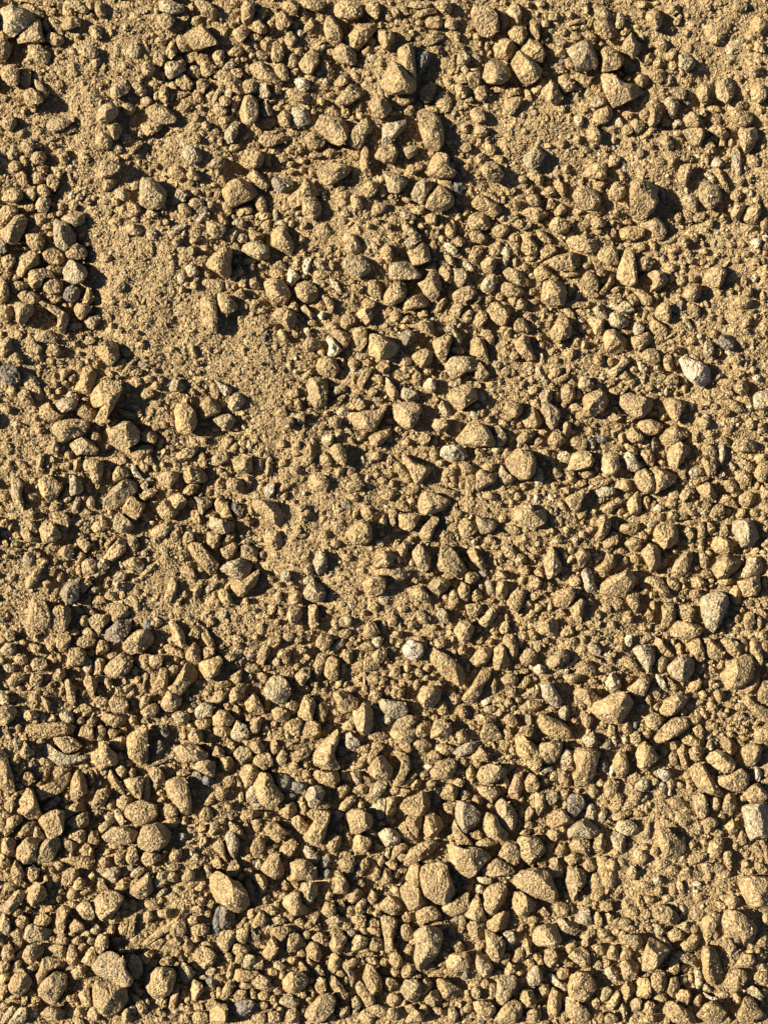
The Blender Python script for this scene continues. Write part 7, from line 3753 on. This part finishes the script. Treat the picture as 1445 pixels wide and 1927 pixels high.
def stone_material():
    m, nt, b = nodes("dusty_stone")
    L = nt.links.new
    geo = N(nt, "ShaderNodeNewGeometry")
    att = N(nt, "ShaderNodeAttribute", attribute_name="tint")
    brk = N(nt, "ShaderNodeAttribute", attribute_name="bare")
    def tex(scale, detail, rough=.6):
        t = N(nt, "ShaderNodeTexNoise")
        t.inputs["Scale"].default_value = scale
        t.inputs["Detail"].default_value = detail
        t.inputs["Roughness"].default_value = rough
        L(geo.outputs["Position"], t.inputs["Vector"])
        return t
    grain = tex(1 / (4.6 * U), 3, .75)
    patch = tex(1 / (9 * U), 4, .65)
    vein = tex(1 / (30 * U), 3)
    # dust lies in patches over the rock
    r1 = N(nt, "ShaderNodeMapRange")
    r1.inputs[1].default_value, r1.inputs[2].default_value = .40, .62
    L(patch.outputs[0], r1.inputs[0])
    inv = N(nt, "ShaderNodeMath", operation='SUBTRACT'); inv.inputs[0].default_value = 1.0
    L(brk.outputs["Fac"], inv.inputs[1])
    mul = N(nt, "ShaderNodeMath", operation='MULTIPLY_ADD')
    L(inv.outputs[0], mul.inputs[0]); mul.inputs[1].default_value = .75
    sc = N(nt, "ShaderNodeMath", operation='MULTIPLY'); L(r1.outputs[0], sc.inputs[0]); sc.inputs[1].default_value = .25
    L(sc.outputs[0], mul.inputs[2])
    dust = N(nt, "ShaderNodeMix", data_type='RGBA')
    L(mul.outputs[0], dust.inputs[0])
    L(att.outputs["Color"], dust.inputs[6])
    dust.inputs[7].default_value = (.345, .24, .115, 1)
    # grain speckle and slow mineral variation
    cell = N(nt, "ShaderNodeTexVoronoi")
    cell.inputs["Scale"].default_value = 1 / (4.6 * U)
    wob = N(nt, "ShaderNodeVectorMath", operation='MULTIPLY_ADD')
    L(grain.outputs[1], wob.inputs[0]); wob.inputs[1].default_value = (4 * U,) * 3
    L(geo.outputs["Position"], wob.inputs[2])
    L(wob.outputs[0], cell.inputs["Vector"])
    sep = N(nt, "ShaderNodeSeparateColor")
    L(cell.outputs["Color"], sep.inputs[0])
    avg = N(nt, "ShaderNodeMath", operation='MULTIPLY_ADD')
    L(sep.outputs[0], avg.inputs[0]); avg.inputs[1].default_value = .55
    hlf = N(nt, "ShaderNodeMath", operation='MULTIPLY')
    L(grain.outputs[0], hlf.inputs[0]); hlf.inputs[1].default_value = .45
    L(hlf.outputs[0], avg.inputs[2])
    sp = N(nt, "ShaderNodeMapRange")
    sp.inputs[1].default_value, sp.inputs[2].default_value, sp.inputs[3].default_value, sp.inputs[4].default_value = .15, .85, .55, 1.45
    L(avg.outputs[0], sp.inputs[0])
    hgt = N(nt, "ShaderNodeMath", operation='MULTIPLY_ADD')
    L(cell.outputs["Distance"], hgt.inputs[0]); hgt.inputs[1].default_value = -.8
    L(avg.outputs[0], hgt.inputs[2])
    vv = N(nt, "ShaderNodeMapRange")
    vv.inputs[1].default_value, vv.inputs[2].default_value, vv.inputs[3].default_value, vv.inputs[4].default_value = .3, .7, .86, 1.10
    L(vein.outputs[0], vv.inputs[0])
    pr = N(nt, "ShaderNodeMath", operation='MULTIPLY')
    L(sp.outputs[0], pr.inputs[0]); L(vv.outputs[0], pr.inputs[1])
    fin = N(nt, "ShaderNodeVectorMath", operation='SCALE')
    L(dust.outputs[2], fin.inputs[0]); L(pr.outputs[0], fin.inputs[3])
    L(fin.outputs[0], b.inputs["Base Color"])
    bm = N(nt, "ShaderNodeBump")
    bst = N(nt, "ShaderNodeMapRange")          # dust is gritty, clean rock smoother
    bst.inputs[3].default_value, bst.inputs[4].default_value = 1.2, .6
    L(brk.outputs["Fac"], bst.inputs[0])
    L(bst.outputs[0], bm.inputs["Strength"])
    bm.inputs["Distance"].default_value = 5.0 * U
    L(hgt.outputs[0], bm.inputs["Height"])
    bm2 = N(nt, "ShaderNodeBump")
    bm2.inputs["Strength"].default_value = .5
    bm2.inputs["Distance"].default_value = 3.0 * U
    L(patch.outputs[0], bm2.inputs["Height"])
    L(bm.outputs[0], bm2.inputs["Normal"])
    L(bm2.outputs[0], b.inputs["Normal"])
    return m

def ground_material():
    m, nt, b = nodes("sandy_soil")
    L = nt.links.new
    geo = N(nt, "ShaderNodeNewGeometry")
    def tex(scale, detail, rough=.6):
        t = N(nt, "ShaderNodeTexNoise")
        t.inputs["Scale"].default_value = scale
        t.inputs["Detail"].default_value = detail
        t.inputs["Roughness"].default_value = rough
        L(geo.outputs["Position"], t.inputs["Vector"])
        return t
    grain = tex(1 / (4.6 * U), 3, .75)
    mid = tex(1 / (40 * U), 4)
    ramp = N(nt, "ShaderNodeValToRGB")
    ramp.color_ramp.elements[0].position, ramp.color_ramp.elements[0].color = .32, (.26, .175, .082, 1)
    ramp.color_ramp.elements[1].position, ramp.color_ramp.elements[1].color = .66, (.37, .26, .125, 1)
    L(mid.outputs[0], ramp.inputs[0])
    cell = N(nt, "ShaderNodeTexVoronoi")
    cell.inputs["Scale"].default_value = 1 / (3.4 * U)
    wob = N(nt, "ShaderNodeVectorMath", operation='MULTIPLY_ADD')
    L(grain.outputs[1], wob.inputs[0]); wob.inputs[1].default_value = (4 * U,) * 3
    L(geo.outputs["Position"], wob.inputs[2])
    L(wob.outputs[0], cell.inputs["Vector"])
    sep = N(nt, "ShaderNodeSeparateColor")
    L(cell.outputs["Color"], sep.inputs[0])
    avg = N(nt, "ShaderNodeMath", operation='MULTIPLY_ADD')
    L(sep.outputs[0], avg.inputs[0]); avg.inputs[1].default_value = .55
    hlf = N(nt, "ShaderNodeMath", operation='MULTIPLY')
    L(grain.outputs[0], hlf.inputs[0]); hlf.inputs[1].default_value = .45
    L(hlf.outputs[0], avg.inputs[2])
    sp = N(nt, "ShaderNodeMapRange")
    sp.inputs[1].default_value, sp.inputs[2].default_value, sp.inputs[3].default_value, sp.inputs[4].default_value = .15, .85, .5, 1.5
    L(avg.outputs[0], sp.inputs[0])
    hgt = N(nt, "ShaderNodeMath", operation='MULTIPLY_ADD')
    L(cell.outputs["Distance"], hgt.inputs[0]); hgt.inputs[1].default_value = -.8
    L(avg.outputs[0], hgt.inputs[2])
    fin = N(nt, "ShaderNodeVectorMath", operation='SCALE')
    L(ramp.outputs[0], fin.inputs[0]); L(sp.outputs[0], fin.inputs[3])
    L(fin.outputs[0], b.inputs["Base Color"])
    bm = N(nt, "ShaderNodeBump")
    bm.inputs["Strength"].default_value = 1.0
    bm.inputs["Distance"].default_value = 3.6 * U
    L(hgt.outputs[0], bm.inputs["Height"])
    L(bm.outputs[0], b.inputs["Normal"])
    return m

MAT_STONE = stone_material()
MAT_SOIL = ground_material()

def make_mesh(name, v, f, tint=None, clean=None, mat=None, smooth=False, sharp=0):
    """one mesh from arrays: v in metres, f triangles or quads"""
    me = bpy.data.meshes.new(name)
    k = f.shape[1]
    me.vertices.add(len(v))
    me.vertices.foreach_set("co", np.ascontiguousarray(v, dtype=np.float32).ravel())
    me.loops.add(len(f) * k)
    me.loops.foreach_set("vertex_index", np.ascontiguousarray(f, dtype=np.int32).ravel())
    me.polygons.add(len(f))
    me.polygons.foreach_set("loop_start", np.arange(0, len(f) * k, k, dtype=np.int32))
    me.polygons.foreach_set("use_smooth", np.full(len(f), smooth, dtype=bool))
    me.update(calc_edges=True)
    if tint is not None:
        a = me.attributes.new("tint", 'FLOAT_COLOR', 'POINT')
        a.data.foreach_set("color", np.concatenate([tint, np.ones((len(v), 1))], 1).astype(np.float32).ravel())
        a = me.attributes.new("bare", 'FLOAT', 'POINT')
        a.data.foreach_set("value", clean.astype(np.float32))
    me.materials.append(mat)
    if sharp:
        me.set_sharp_from_angle(angle=math.radians(sharp))
    return me

def link(name, me, loc=(0, 0, 0)):
    o = bpy.data.objects.new(name, me)
    o.location = loc
    scene.collection.objects.link(o)
    return o

# ---------------------------------------------------------------- ground: one sheet, fine under the stones, coarse out to the horizon
clod = noise2(gx / 12.3, gy / 12.3, 11) * 2.3 + noise2(gx / 6.1, gy / 6.1, 12) * 1.7 + noise2(gx / 3.1, gy / 3.1, 13) * 1.1
ridge = 1 - np.abs(noise2(gx / 24, gy / 24, 14))
cov_near = blur(cover.astype(float), 2, 2)
soft = np.clip(sand * 1.3, 0, 1)
gz = base_land + 3.2 * noise2(gx / 29, gy / 29, 15) + (clod + ridge * 1.2 - 1.5) * (1.05 - .35 * soft)
gz += soft * 3.0 * cov_near - (1 - soft) * (2.0 + 2.5 * cov_near)
zf = gz
vx = (gx - PW / 2)
vy = (PH / 2 - gy)
gv = np.stack([vx, vy, zf], -1).reshape(-1, 3) * U
i = np.arange((ny - 1) * (nx - 1))
r, c = i // (nx - 1), i % (nx - 1)
a = r * nx + c
gf = np.stack([a, a + nx, a + nx + 1, a + 1], 1)
# skirt that runs from the detailed patch out to the horizon
edge = np.concatenate([np.arange(nx), np.arange(1, ny) * nx + nx - 1, (ny - 1) * nx + np.arange(nx - 2, -1, -1), np.arange(ny - 2, 0, -1) * nx])
ring0 = edge
vs, fs = [gv], [gf]
base = len(gv)
prev = ring0
for k, grow in enumerate((1.15, 1.6, 3, 9, 40, 250)):
    e = gv[ring0].copy()
    e[:, 0] *= grow; e[:, 1] *= grow
    e[:, 2] = noise2(e[:, 0] * 1.3, e[:, 1] * 1.3, 21) * .012 * min(grow, 3)
    cur = base + np.arange(len(ring0))
    vs.append(e); base += len(ring0)
    fs.append(np.stack([prev, np.roll(prev, -1), np.roll(cur, -1), cur], 1))
    prev = cur
g_me = make_mesh("ground", np.concatenate(vs), np.concatenate(fs), mat=MAT_SOIL, smooth=True)
ground = link("ground", g_me)
ground['kind'] = 'structure'
ground['label'] = 'bare sandy ground under the loose crushed stone'
del gv, gf, clod, ridge, vs, fs

# ---------------------------------------------------------------- the 300 stones that show largest, each an object of its own
N_SINGLE = 300
singles, rest = stones[:N_SINGLE], stones[N_SINGLE:]

# stones one can find at once, by where they lie
MARKS = [
    (35, 40, 'large rough grey-green block cut by the upper corner of the frame', 'grey-green corner block'),
    (285, 365, 'pale grey-green flat-topped stone lying alone on the bare sand strip', 'pale grey-green flat-topped stone'),
    (222, 1187, 'dark blue-grey faceted stone, the bluest one, in brown shade', 'dark blue-grey faceted stone'),
    (1308, 700, 'cream stone split by a ridge with one dark shaded face', 'cream ridged two-faced stone'),
    (1213, 907, 'ball-shaped brown stone resting against a broad sandy slab', 'ball-shaped brown stone'),
    (777, 1222, 'stone with a bright chalk-white end and a dusty speckled back', 'chalk-white-ended stone'),
    (893, 822, 'broad hump-backed tan slab with a bright white chip under its edge', 'hump-backed slab over the white chip'),
    (762, 783, 'heart-shaped orange-tan flat stone', 'heart-shaped orange-tan stone'),
    (1165, 168, 'swept wing-shaped tan slab pointing to a sharp tip', 'wing-shaped slab'),
    (762, 120, 'tall upright ridge stone throwing the longest shadow near the upper edge', 'tall ridge stone with long shadow'),
    (912, 42, 'chunky pale tan block with three clean faces near the upper edge', 'chunky three-faced pale block'),
    (1208, 373, 'tall tan knuckle-shaped stone with a long black shadow beside it', 'knuckle-shaped tall stone'),
    (262, 1402, 'tall sharp wedge of tan stone, straight-edged, with black shadow behind', 'tall straight-edged wedge'),
    (507, 1488, 'plump barrel-shaped sandy stone, smooth and leaning', 'plump barrel-shaped stone'),
    (825, 1655, 'biggest boulder of the scene, rough square face seamed by a crack', 'biggest square-faced boulder'),
    (443, 1068, 'two-tone stone, one half bright cream and the other slate grey', 'cream-and-slate two-tone stone'),
    (1211, 1240, 'tall whitish-grey stone leaning over a dark gap', 'tall whitish-grey stone'),
    (1388, 1265, 'large smooth potato-shaped yellow-tan stone', 'large potato-shaped stone'),
    (142, 512, 'pyramid-like grey-tan stone with a crisp ridge beside a dark hollow', 'crisp-ridged pyramid stone'),
    (378, 70, 'square tan block with level top and straight sides', 'square level-topped block'),
    (1250, 1722, 'leaf-shaped layered slate-grey flake', 'leaf-shaped slate flake'),
    (1339, 1816, 'pointed oval stone standing clear with dark gap at its side', 'pointed oval stone'),
    (807, 1784, 'tall two-sided stone, one side pale grey, the other dark and pitted', 'pitted two-sided stone'),
    (1421, 1545, 'rectangular grey-streaked slab like a paving piece at the frame edge', 'rectangular grey-streaked slab'),
    (1343, 1152, 'grey egg-shaped stone narrowing to a blunt point', 'grey egg-shaped stone'),
    (627, 246, 'big sandy block with dark upper rim and a bright front face', 'big dark-rimmed sandy block'),
    (744, 342, 'stone wedge with a charcoal face and a bright lit edge', 'charcoal-faced wedge'),
    (93, 1372, 'long low dusty slab, the longest level one', 'longest level dusty slab'),
    (1008, 1664, 'wide rough dust-caked slab like a rough triangle', 'wide dust-caked triangle slab'),
    (433, 1676, 'large smooth five-cornered tan slab', 'five-cornered tan slab'),
    (212, 1828, 'large grey-brown slab sloping down to a bright lower rim', 'grey-brown slab with bright rim'),
    (349, 780, 'half-buried squarish sandy block with straight shaded side', 'half-buried squarish block'),
    (1163, 1098, 'very broad flat sandy slab coated with dust', 'very broad flat sandy slab'),
    (981, 872, 'round dinner-plate-like dusty stone among tiny pebbles', 'round plate-like stone'),
    (596, 738, 'upright tan block tapering downward beside a black gap', 'upright tapering tan block'),
    (820, 947, 'sloping stone half bright, half dark, a thin bar lying behind it', 'half-dark sloping stone by the bar'),
    (1036, 784, 'dark grey kite-shaped pointed stone', 'dark grey kite-shaped stone'),
    (860, 690, 'grey-tan heavy stone overlapping a sandy one', 'heavy overlapping grey-tan stone'),
    (505, 962, 'long sloping ridge stone with black speckled back', 'speckled-back ridge stone'),
    (1100, 100, 'large grey-olive domed stone with pale bluish cap', 'pale-capped domed stone'),
]


def shape_word(s):
    p = s['p']
    c = p - p.mean(axis=0)
    best = None
    for k in range(0, 180, 5):
        t = math.radians(k)
        u = c @ np.array([math.cos(t), math.sin(t)]); v = c @ np.array([-math.sin(t), math.cos(t)])
        w, h = np.ptp(u), np.ptp(v)
        if best is None or w * h < best[0]:
            best = (w * h, w, h, k)
    _, w, h, k = best
    asp = max(w, h) / max(1, min(w, h))
    fill = s['a'] / best[0]
    per = np.linalg.norm(np.roll(p, -1, axis=0) - p, axis=1).sum()
    circ = 4 * math.pi * s['a'] / per ** 2
    ang = k if w >= h else (k + 90) % 180
    lean = 'level' if ang < 22 or ang > 158 else 'upright' if 68 < ang < 112 else 'slanting'
    if asp > 2.0:
        return lean + ' narrow'
    if fill < .62:
        return 'wedge-shaped'
    if asp > 1.45:
        return lean + ' oblong'
    if circ > .86:
        return 'rounded'
    if fill > .80:
        return 'blocky'
    return 'angular'

def name_singles():
    used = {}
    marks = []
    for (x, y, full, short) in MARKS:
        k = min(range(len(singles)), key=lambda i: np.linalg.norm(singles[i]['ctr'] - (x, y)) if i not in used else 1e9)
        used[k] = full
        marks.append((singles[k]['ctr'], short))
    hue = {'s': 'sandy', 'o': 'olive-tan', 'g': 'greyish', 'd': 'dark grey', 'w': 'pale cream', 'b': 'brown'}
    tier = {1: 'flat ', 2: '', 3: ''}
    items = {}
    for k, s in enumerate(singles):
        if k in used:
            continue
        d = [np.linalg.norm(s['ctr'] - m) for m, _ in marks]
        j = int(np.argmin(d))
        v = s['ctr'] - marks[j][0]
        a = math.degrees(math.atan2(-v[1], v[0])) % 360
        way = ['right of', 'above and right of', 'above', 'above and left of', 'left of', 'below and left of', 'below', 'below and right of'][int((a + 22.5) // 45) % 8]
        sw = shape_word(s)
        size = 'large ' if k < 60 else 'smaller ' if k > 200 else ''
        key = f"{size}{hue[s['c']]} {sw} stone {way} the {marks[j][1]}"
        items.setdefault(key, []).append((d[j], k))
    words = ['', 'next ', 'third ', 'fourth ', 'fifth ']
    for key, l in items.items():
        l.sort()
        for n, (dist, k) in enumerate(l):
            used[k] = (words[n] + key) if n < 5 else ('outermost ' + key)
    return used

label_of = name_singles()
for k, s in enumerate(singles):
    m, up, dn = (64, 15, 4) if k < 120 else (52, 12, 3)
    v, o = build(s, m, up, dn, 100 + k)
    f = faces_for(m, up + 1 + dn)
    nv = len(v)
    me = make_mesh("stone", v * U, f, np.repeat(tone(s['c'])[None], nv, 0), np.full(nv, np.clip(bare(s['c']) + rng.uniform(-.25, .25), 0, 1)), MAT_STONE, smooth=True, sharp=22)
    ob = link("stone", me, o * U)
    ob['label'] = label_of[k]
    ob['category'] = 'stone'
    ob['group'] = 'larger stones scattered over the sandy ground'

# ---------------------------------------------------------------- the rest of the gravel, far past three hundred, as one mass
def gather(items, m, up, dn, seed0, lift=0.0, rough=1.0):
    VV, FF, TT, BB = [], [], [], []
    off = 0
    f0 = faces_for(m, up + 1 + dn)
    for k, s in enumerate(items):
        v, o = build(s, m, up, dn, seed0 + k, rough, lift)
        VV.append(v + o)
        FF.append(f0 + off)
        off += len(v)
        TT.append(np.repeat(tone(s['c'])[None], len(v), 0))
        BB.append(np.full(len(v), np.clip(bare(s['c']) + rng.uniform(-.25, .25), 0, 1)))
    return np.concatenate(VV), np.concatenate(FF), np.concatenate(TT), np.concatenate(BB)

parts = [gather(rest[:700], 40, 9, 2, 1000), gather(rest[700:], 28, 6, 2, 3000), gather(pebbles, 16, 4, 2, 6000),
         gather(extra, 18, 4, 2, 9000)]

# small chips: templates thrown many times
def icosa(sub=0):
    t = (1 + 5 ** .5) / 2
    v = np.array([(-1, t, 0), (1, t, 0), (-1, -t, 0), (1, -t, 0), (0, -1, t), (0, 1, t), (0, -1, -t), (0, 1, -t), (t, 0, -1), (t, 0, 1), (-t, 0, -1), (-t, 0, 1)], float)
    v /= np.linalg.norm(v[0])
    f = [(0, 11, 5), (0, 5, 1), (0, 1, 7), (0, 7, 10), (0, 10, 11), (1, 5, 9), (5, 11, 4), (11, 10, 2), (10, 7, 6), (7, 1, 8),
         (3, 9, 4), (3, 4, 2), (3, 2, 6), (3, 6, 8), (3, 8, 9), (4, 9, 5), (2, 4, 11), (6, 2, 10), (8, 6, 7), (9, 8, 1)]
    for _ in range(sub):
        v = list(map(tuple, v)); cache = {}; nf = []
        def mid(a, b):
            k = (min(a, b), max(a, b))
            if k not in cache:
                q = (np.array(v[a]) + np.array(v[b])); q /= np.linalg.norm(q)
                v.append(tuple(q)); cache[k] = len(v) - 1
            return cache[k]
        for a, b, c in f:
            ab, bc, ca = mid(a, b), mid(b, c), mid(c, a)
            nf += [(a, ab, ca), (b, bc, ab), (c, ca, bc), (ab, bc, ca)]
        f = nf; v = np.array(v)
    return np.array(v), np.array(f)

def chip_templates(sub, count):
    if sub < 0:
        base = np.array([(1, 0, 0), (-1, 0, 0), (0, 1, 0), (0, -1, 0), (0, 0, 1), (0, 0, -1)], float)
        f = np.array([(0, 2, 4), (2, 1, 4), (1, 3, 4), (3, 0, 4), (2, 0, 5), (1, 2, 5), (3, 1, 5), (0, 3, 5)])
    else:
        base, f = icosa(sub)
    out = []
    for _ in range(count):
        v = base.copy()
        for _ in range(6):
            n = rng.normal(size=3); n /= np.linalg.norm(n)
            d = v @ n
            v -= n * np.clip(d - rng.uniform(.45, .8), 0, None)[:, None]
        v *= (1 + rng.uniform(-.08, .08, len(v)))[:, None]
        v *= np.array([rng.uniform(.85, 2.0), rng.uniform(.7, 1.1), rng.uniform(.4, .95)])
        out.append(v)
    return out, f

def throw(n, rmin, rmax, power, sub, avoid, seed, tones, sink=.1, gate=None, surf=None):
    tmpl, f = chip_templates(sub, 24)
    x = rng.uniform(GX0 + 6, GX1 - 6, n); y = rng.uniform(GY0 + 6, GY1 - 6, n)
    # thin them out away from the photographed patch
    keep = ~((x < -260) | (x > PW + 260) | (y < -300) | (y > PH + 300)) | (rng.random(n) < .6)
    x, y = x[keep], y[keep]
    i = ((y - GY0) / STEP).astype(int); j = ((x - GX0) / STEP).astype(int)
    keep = ~cover[i, j] if avoid else np.ones(len(x), bool)
    if gate is not None:
        keep &= rng.random(len(x)) < gate[i, j]
    x, y, i, j = x[keep], y[keep], i[keep], j[keep]
    n = len(x)
    r = rmin + (rmax - rmin) * rng.random(n) ** power
    z = (gz if surf is None else surf)[i, j] + r * rng.uniform(-sink, .45, n)
    k = rng.integers(0, len(tmpl), n)
    T = np.stack(tmpl)[k]                                    # n, V, 3
    # random turn about z and a tilt
    a = rng.uniform(0, 2 * math.pi, n); b = rng.uniform(-.6, .6, n)
    ca, sa, cb, sb = np.cos(a), np.sin(a), np.cos(b), np.sin(b)
    X, Y, Z = T[..., 0], T[..., 1], T[..., 2]
    X, Z = X * cb[:, None] - Z * sb[:, None], X * sb[:, None] + Z * cb[:, None]
    X, Y = X * ca[:, None] - Y * sa[:, None], X * sa[:, None] + Y * ca[:, None]
    v = np.stack([X * r[:, None] + (x - PW / 2)[:, None], Y * r[:, None] + (PH / 2 - y)[:, None], Z * r[:, None] + z[:, None]], -1)
    nv = T.shape[1]
    F = (f[None] + (np.arange(n) * nv)[:, None, None]).reshape(-1, 3)
    cs = np.array(list(tones))[rng.integers(0, len(tones), n)]
    base = np.array([TONE[c] for c in cs]) * rng.uniform(.82, 1.15, (n, 1)) * (1 + rng.uniform(-.04, .04, (n, 3)))
    bb = np.array([bare(c) for c in cs])
    return v.reshape(-1, 3), F, np.repeat(base, nv, 0), np.repeat(bb, nv)

parts.append(throw(20000, 4.6, 10.0, 1.9, 1, True, 1, 'sssssssssoogw', gate=.2 + .8 * low))
parts.append(throw(190000, 2.0, 5.0, 1.6, 0, True, 2, 'ssssssssssssoogwb', gate=.45 + .55 * low))

def merge(parts):
    V, F, T, B, off = [], [], [], [], 0
    for v, f, t, b in parts:
        V.append(v); F.append(f + off); T.append(t); B.append(b); off += len(v)
    return np.concatenate(V), np.concatenate(F), np.concatenate(T), np.concatenate(B)
v, f, t, b = merge(parts)
gravel = link("gravel", make_mesh("gravel", v * U, f, t, b, MAT_STONE, smooth=True, sharp=26))
gravel['kind'] = 'stuff'
gravel['label'] = 'loose dusty tan gravel and chips lying thick between the larger stones'

# coarse sand grains and crumbs on the soil
# they lie on the upper faces of the stones too
skin = top_z.copy()
for _ in range(2):
    hole = skin < -900
    near = np.stack([np.roll(skin, d, axis=a) for d in (1, -1) for a in (0, 1)])
    near[near < -900] = np.nan
    import warnings
    with warnings.catch_warnings():
        warnings.simplefilter('ignore')
        fillv = np.nanmean(near, axis=0)
    ok = hole & np.isfinite(fillv)
    skin[ok] = fillv[ok]
on_stone = skin > gz
surf = np.where(on_stone, skin, gz)
gyy, gxx = np.gradient(surf, STEP)
steep = np.hypot(gxx, gyy)
gate = np.where(on_stone, .55 * np.clip(1.4 - steep, 0, 1), 1.0)
v, f, t, b = merge([throw(430000, 1.0, 3.0, 1.4, -1, False, 3, 'sssssssssssow', sink=.4, gate=gate, surf=surf)])
grit = link("grit", make_mesh("grit", v * U, f, t, b, MAT_STONE, smooth=False))
grit['kind'] = 'stuff'
grit['label'] = 'coarse sand grains and crumbs strewn over the soil'
print('singles', len(singles), 'gravel faces', len(gravel.data.polygons), 'grit faces', len(grit.data.polygons))
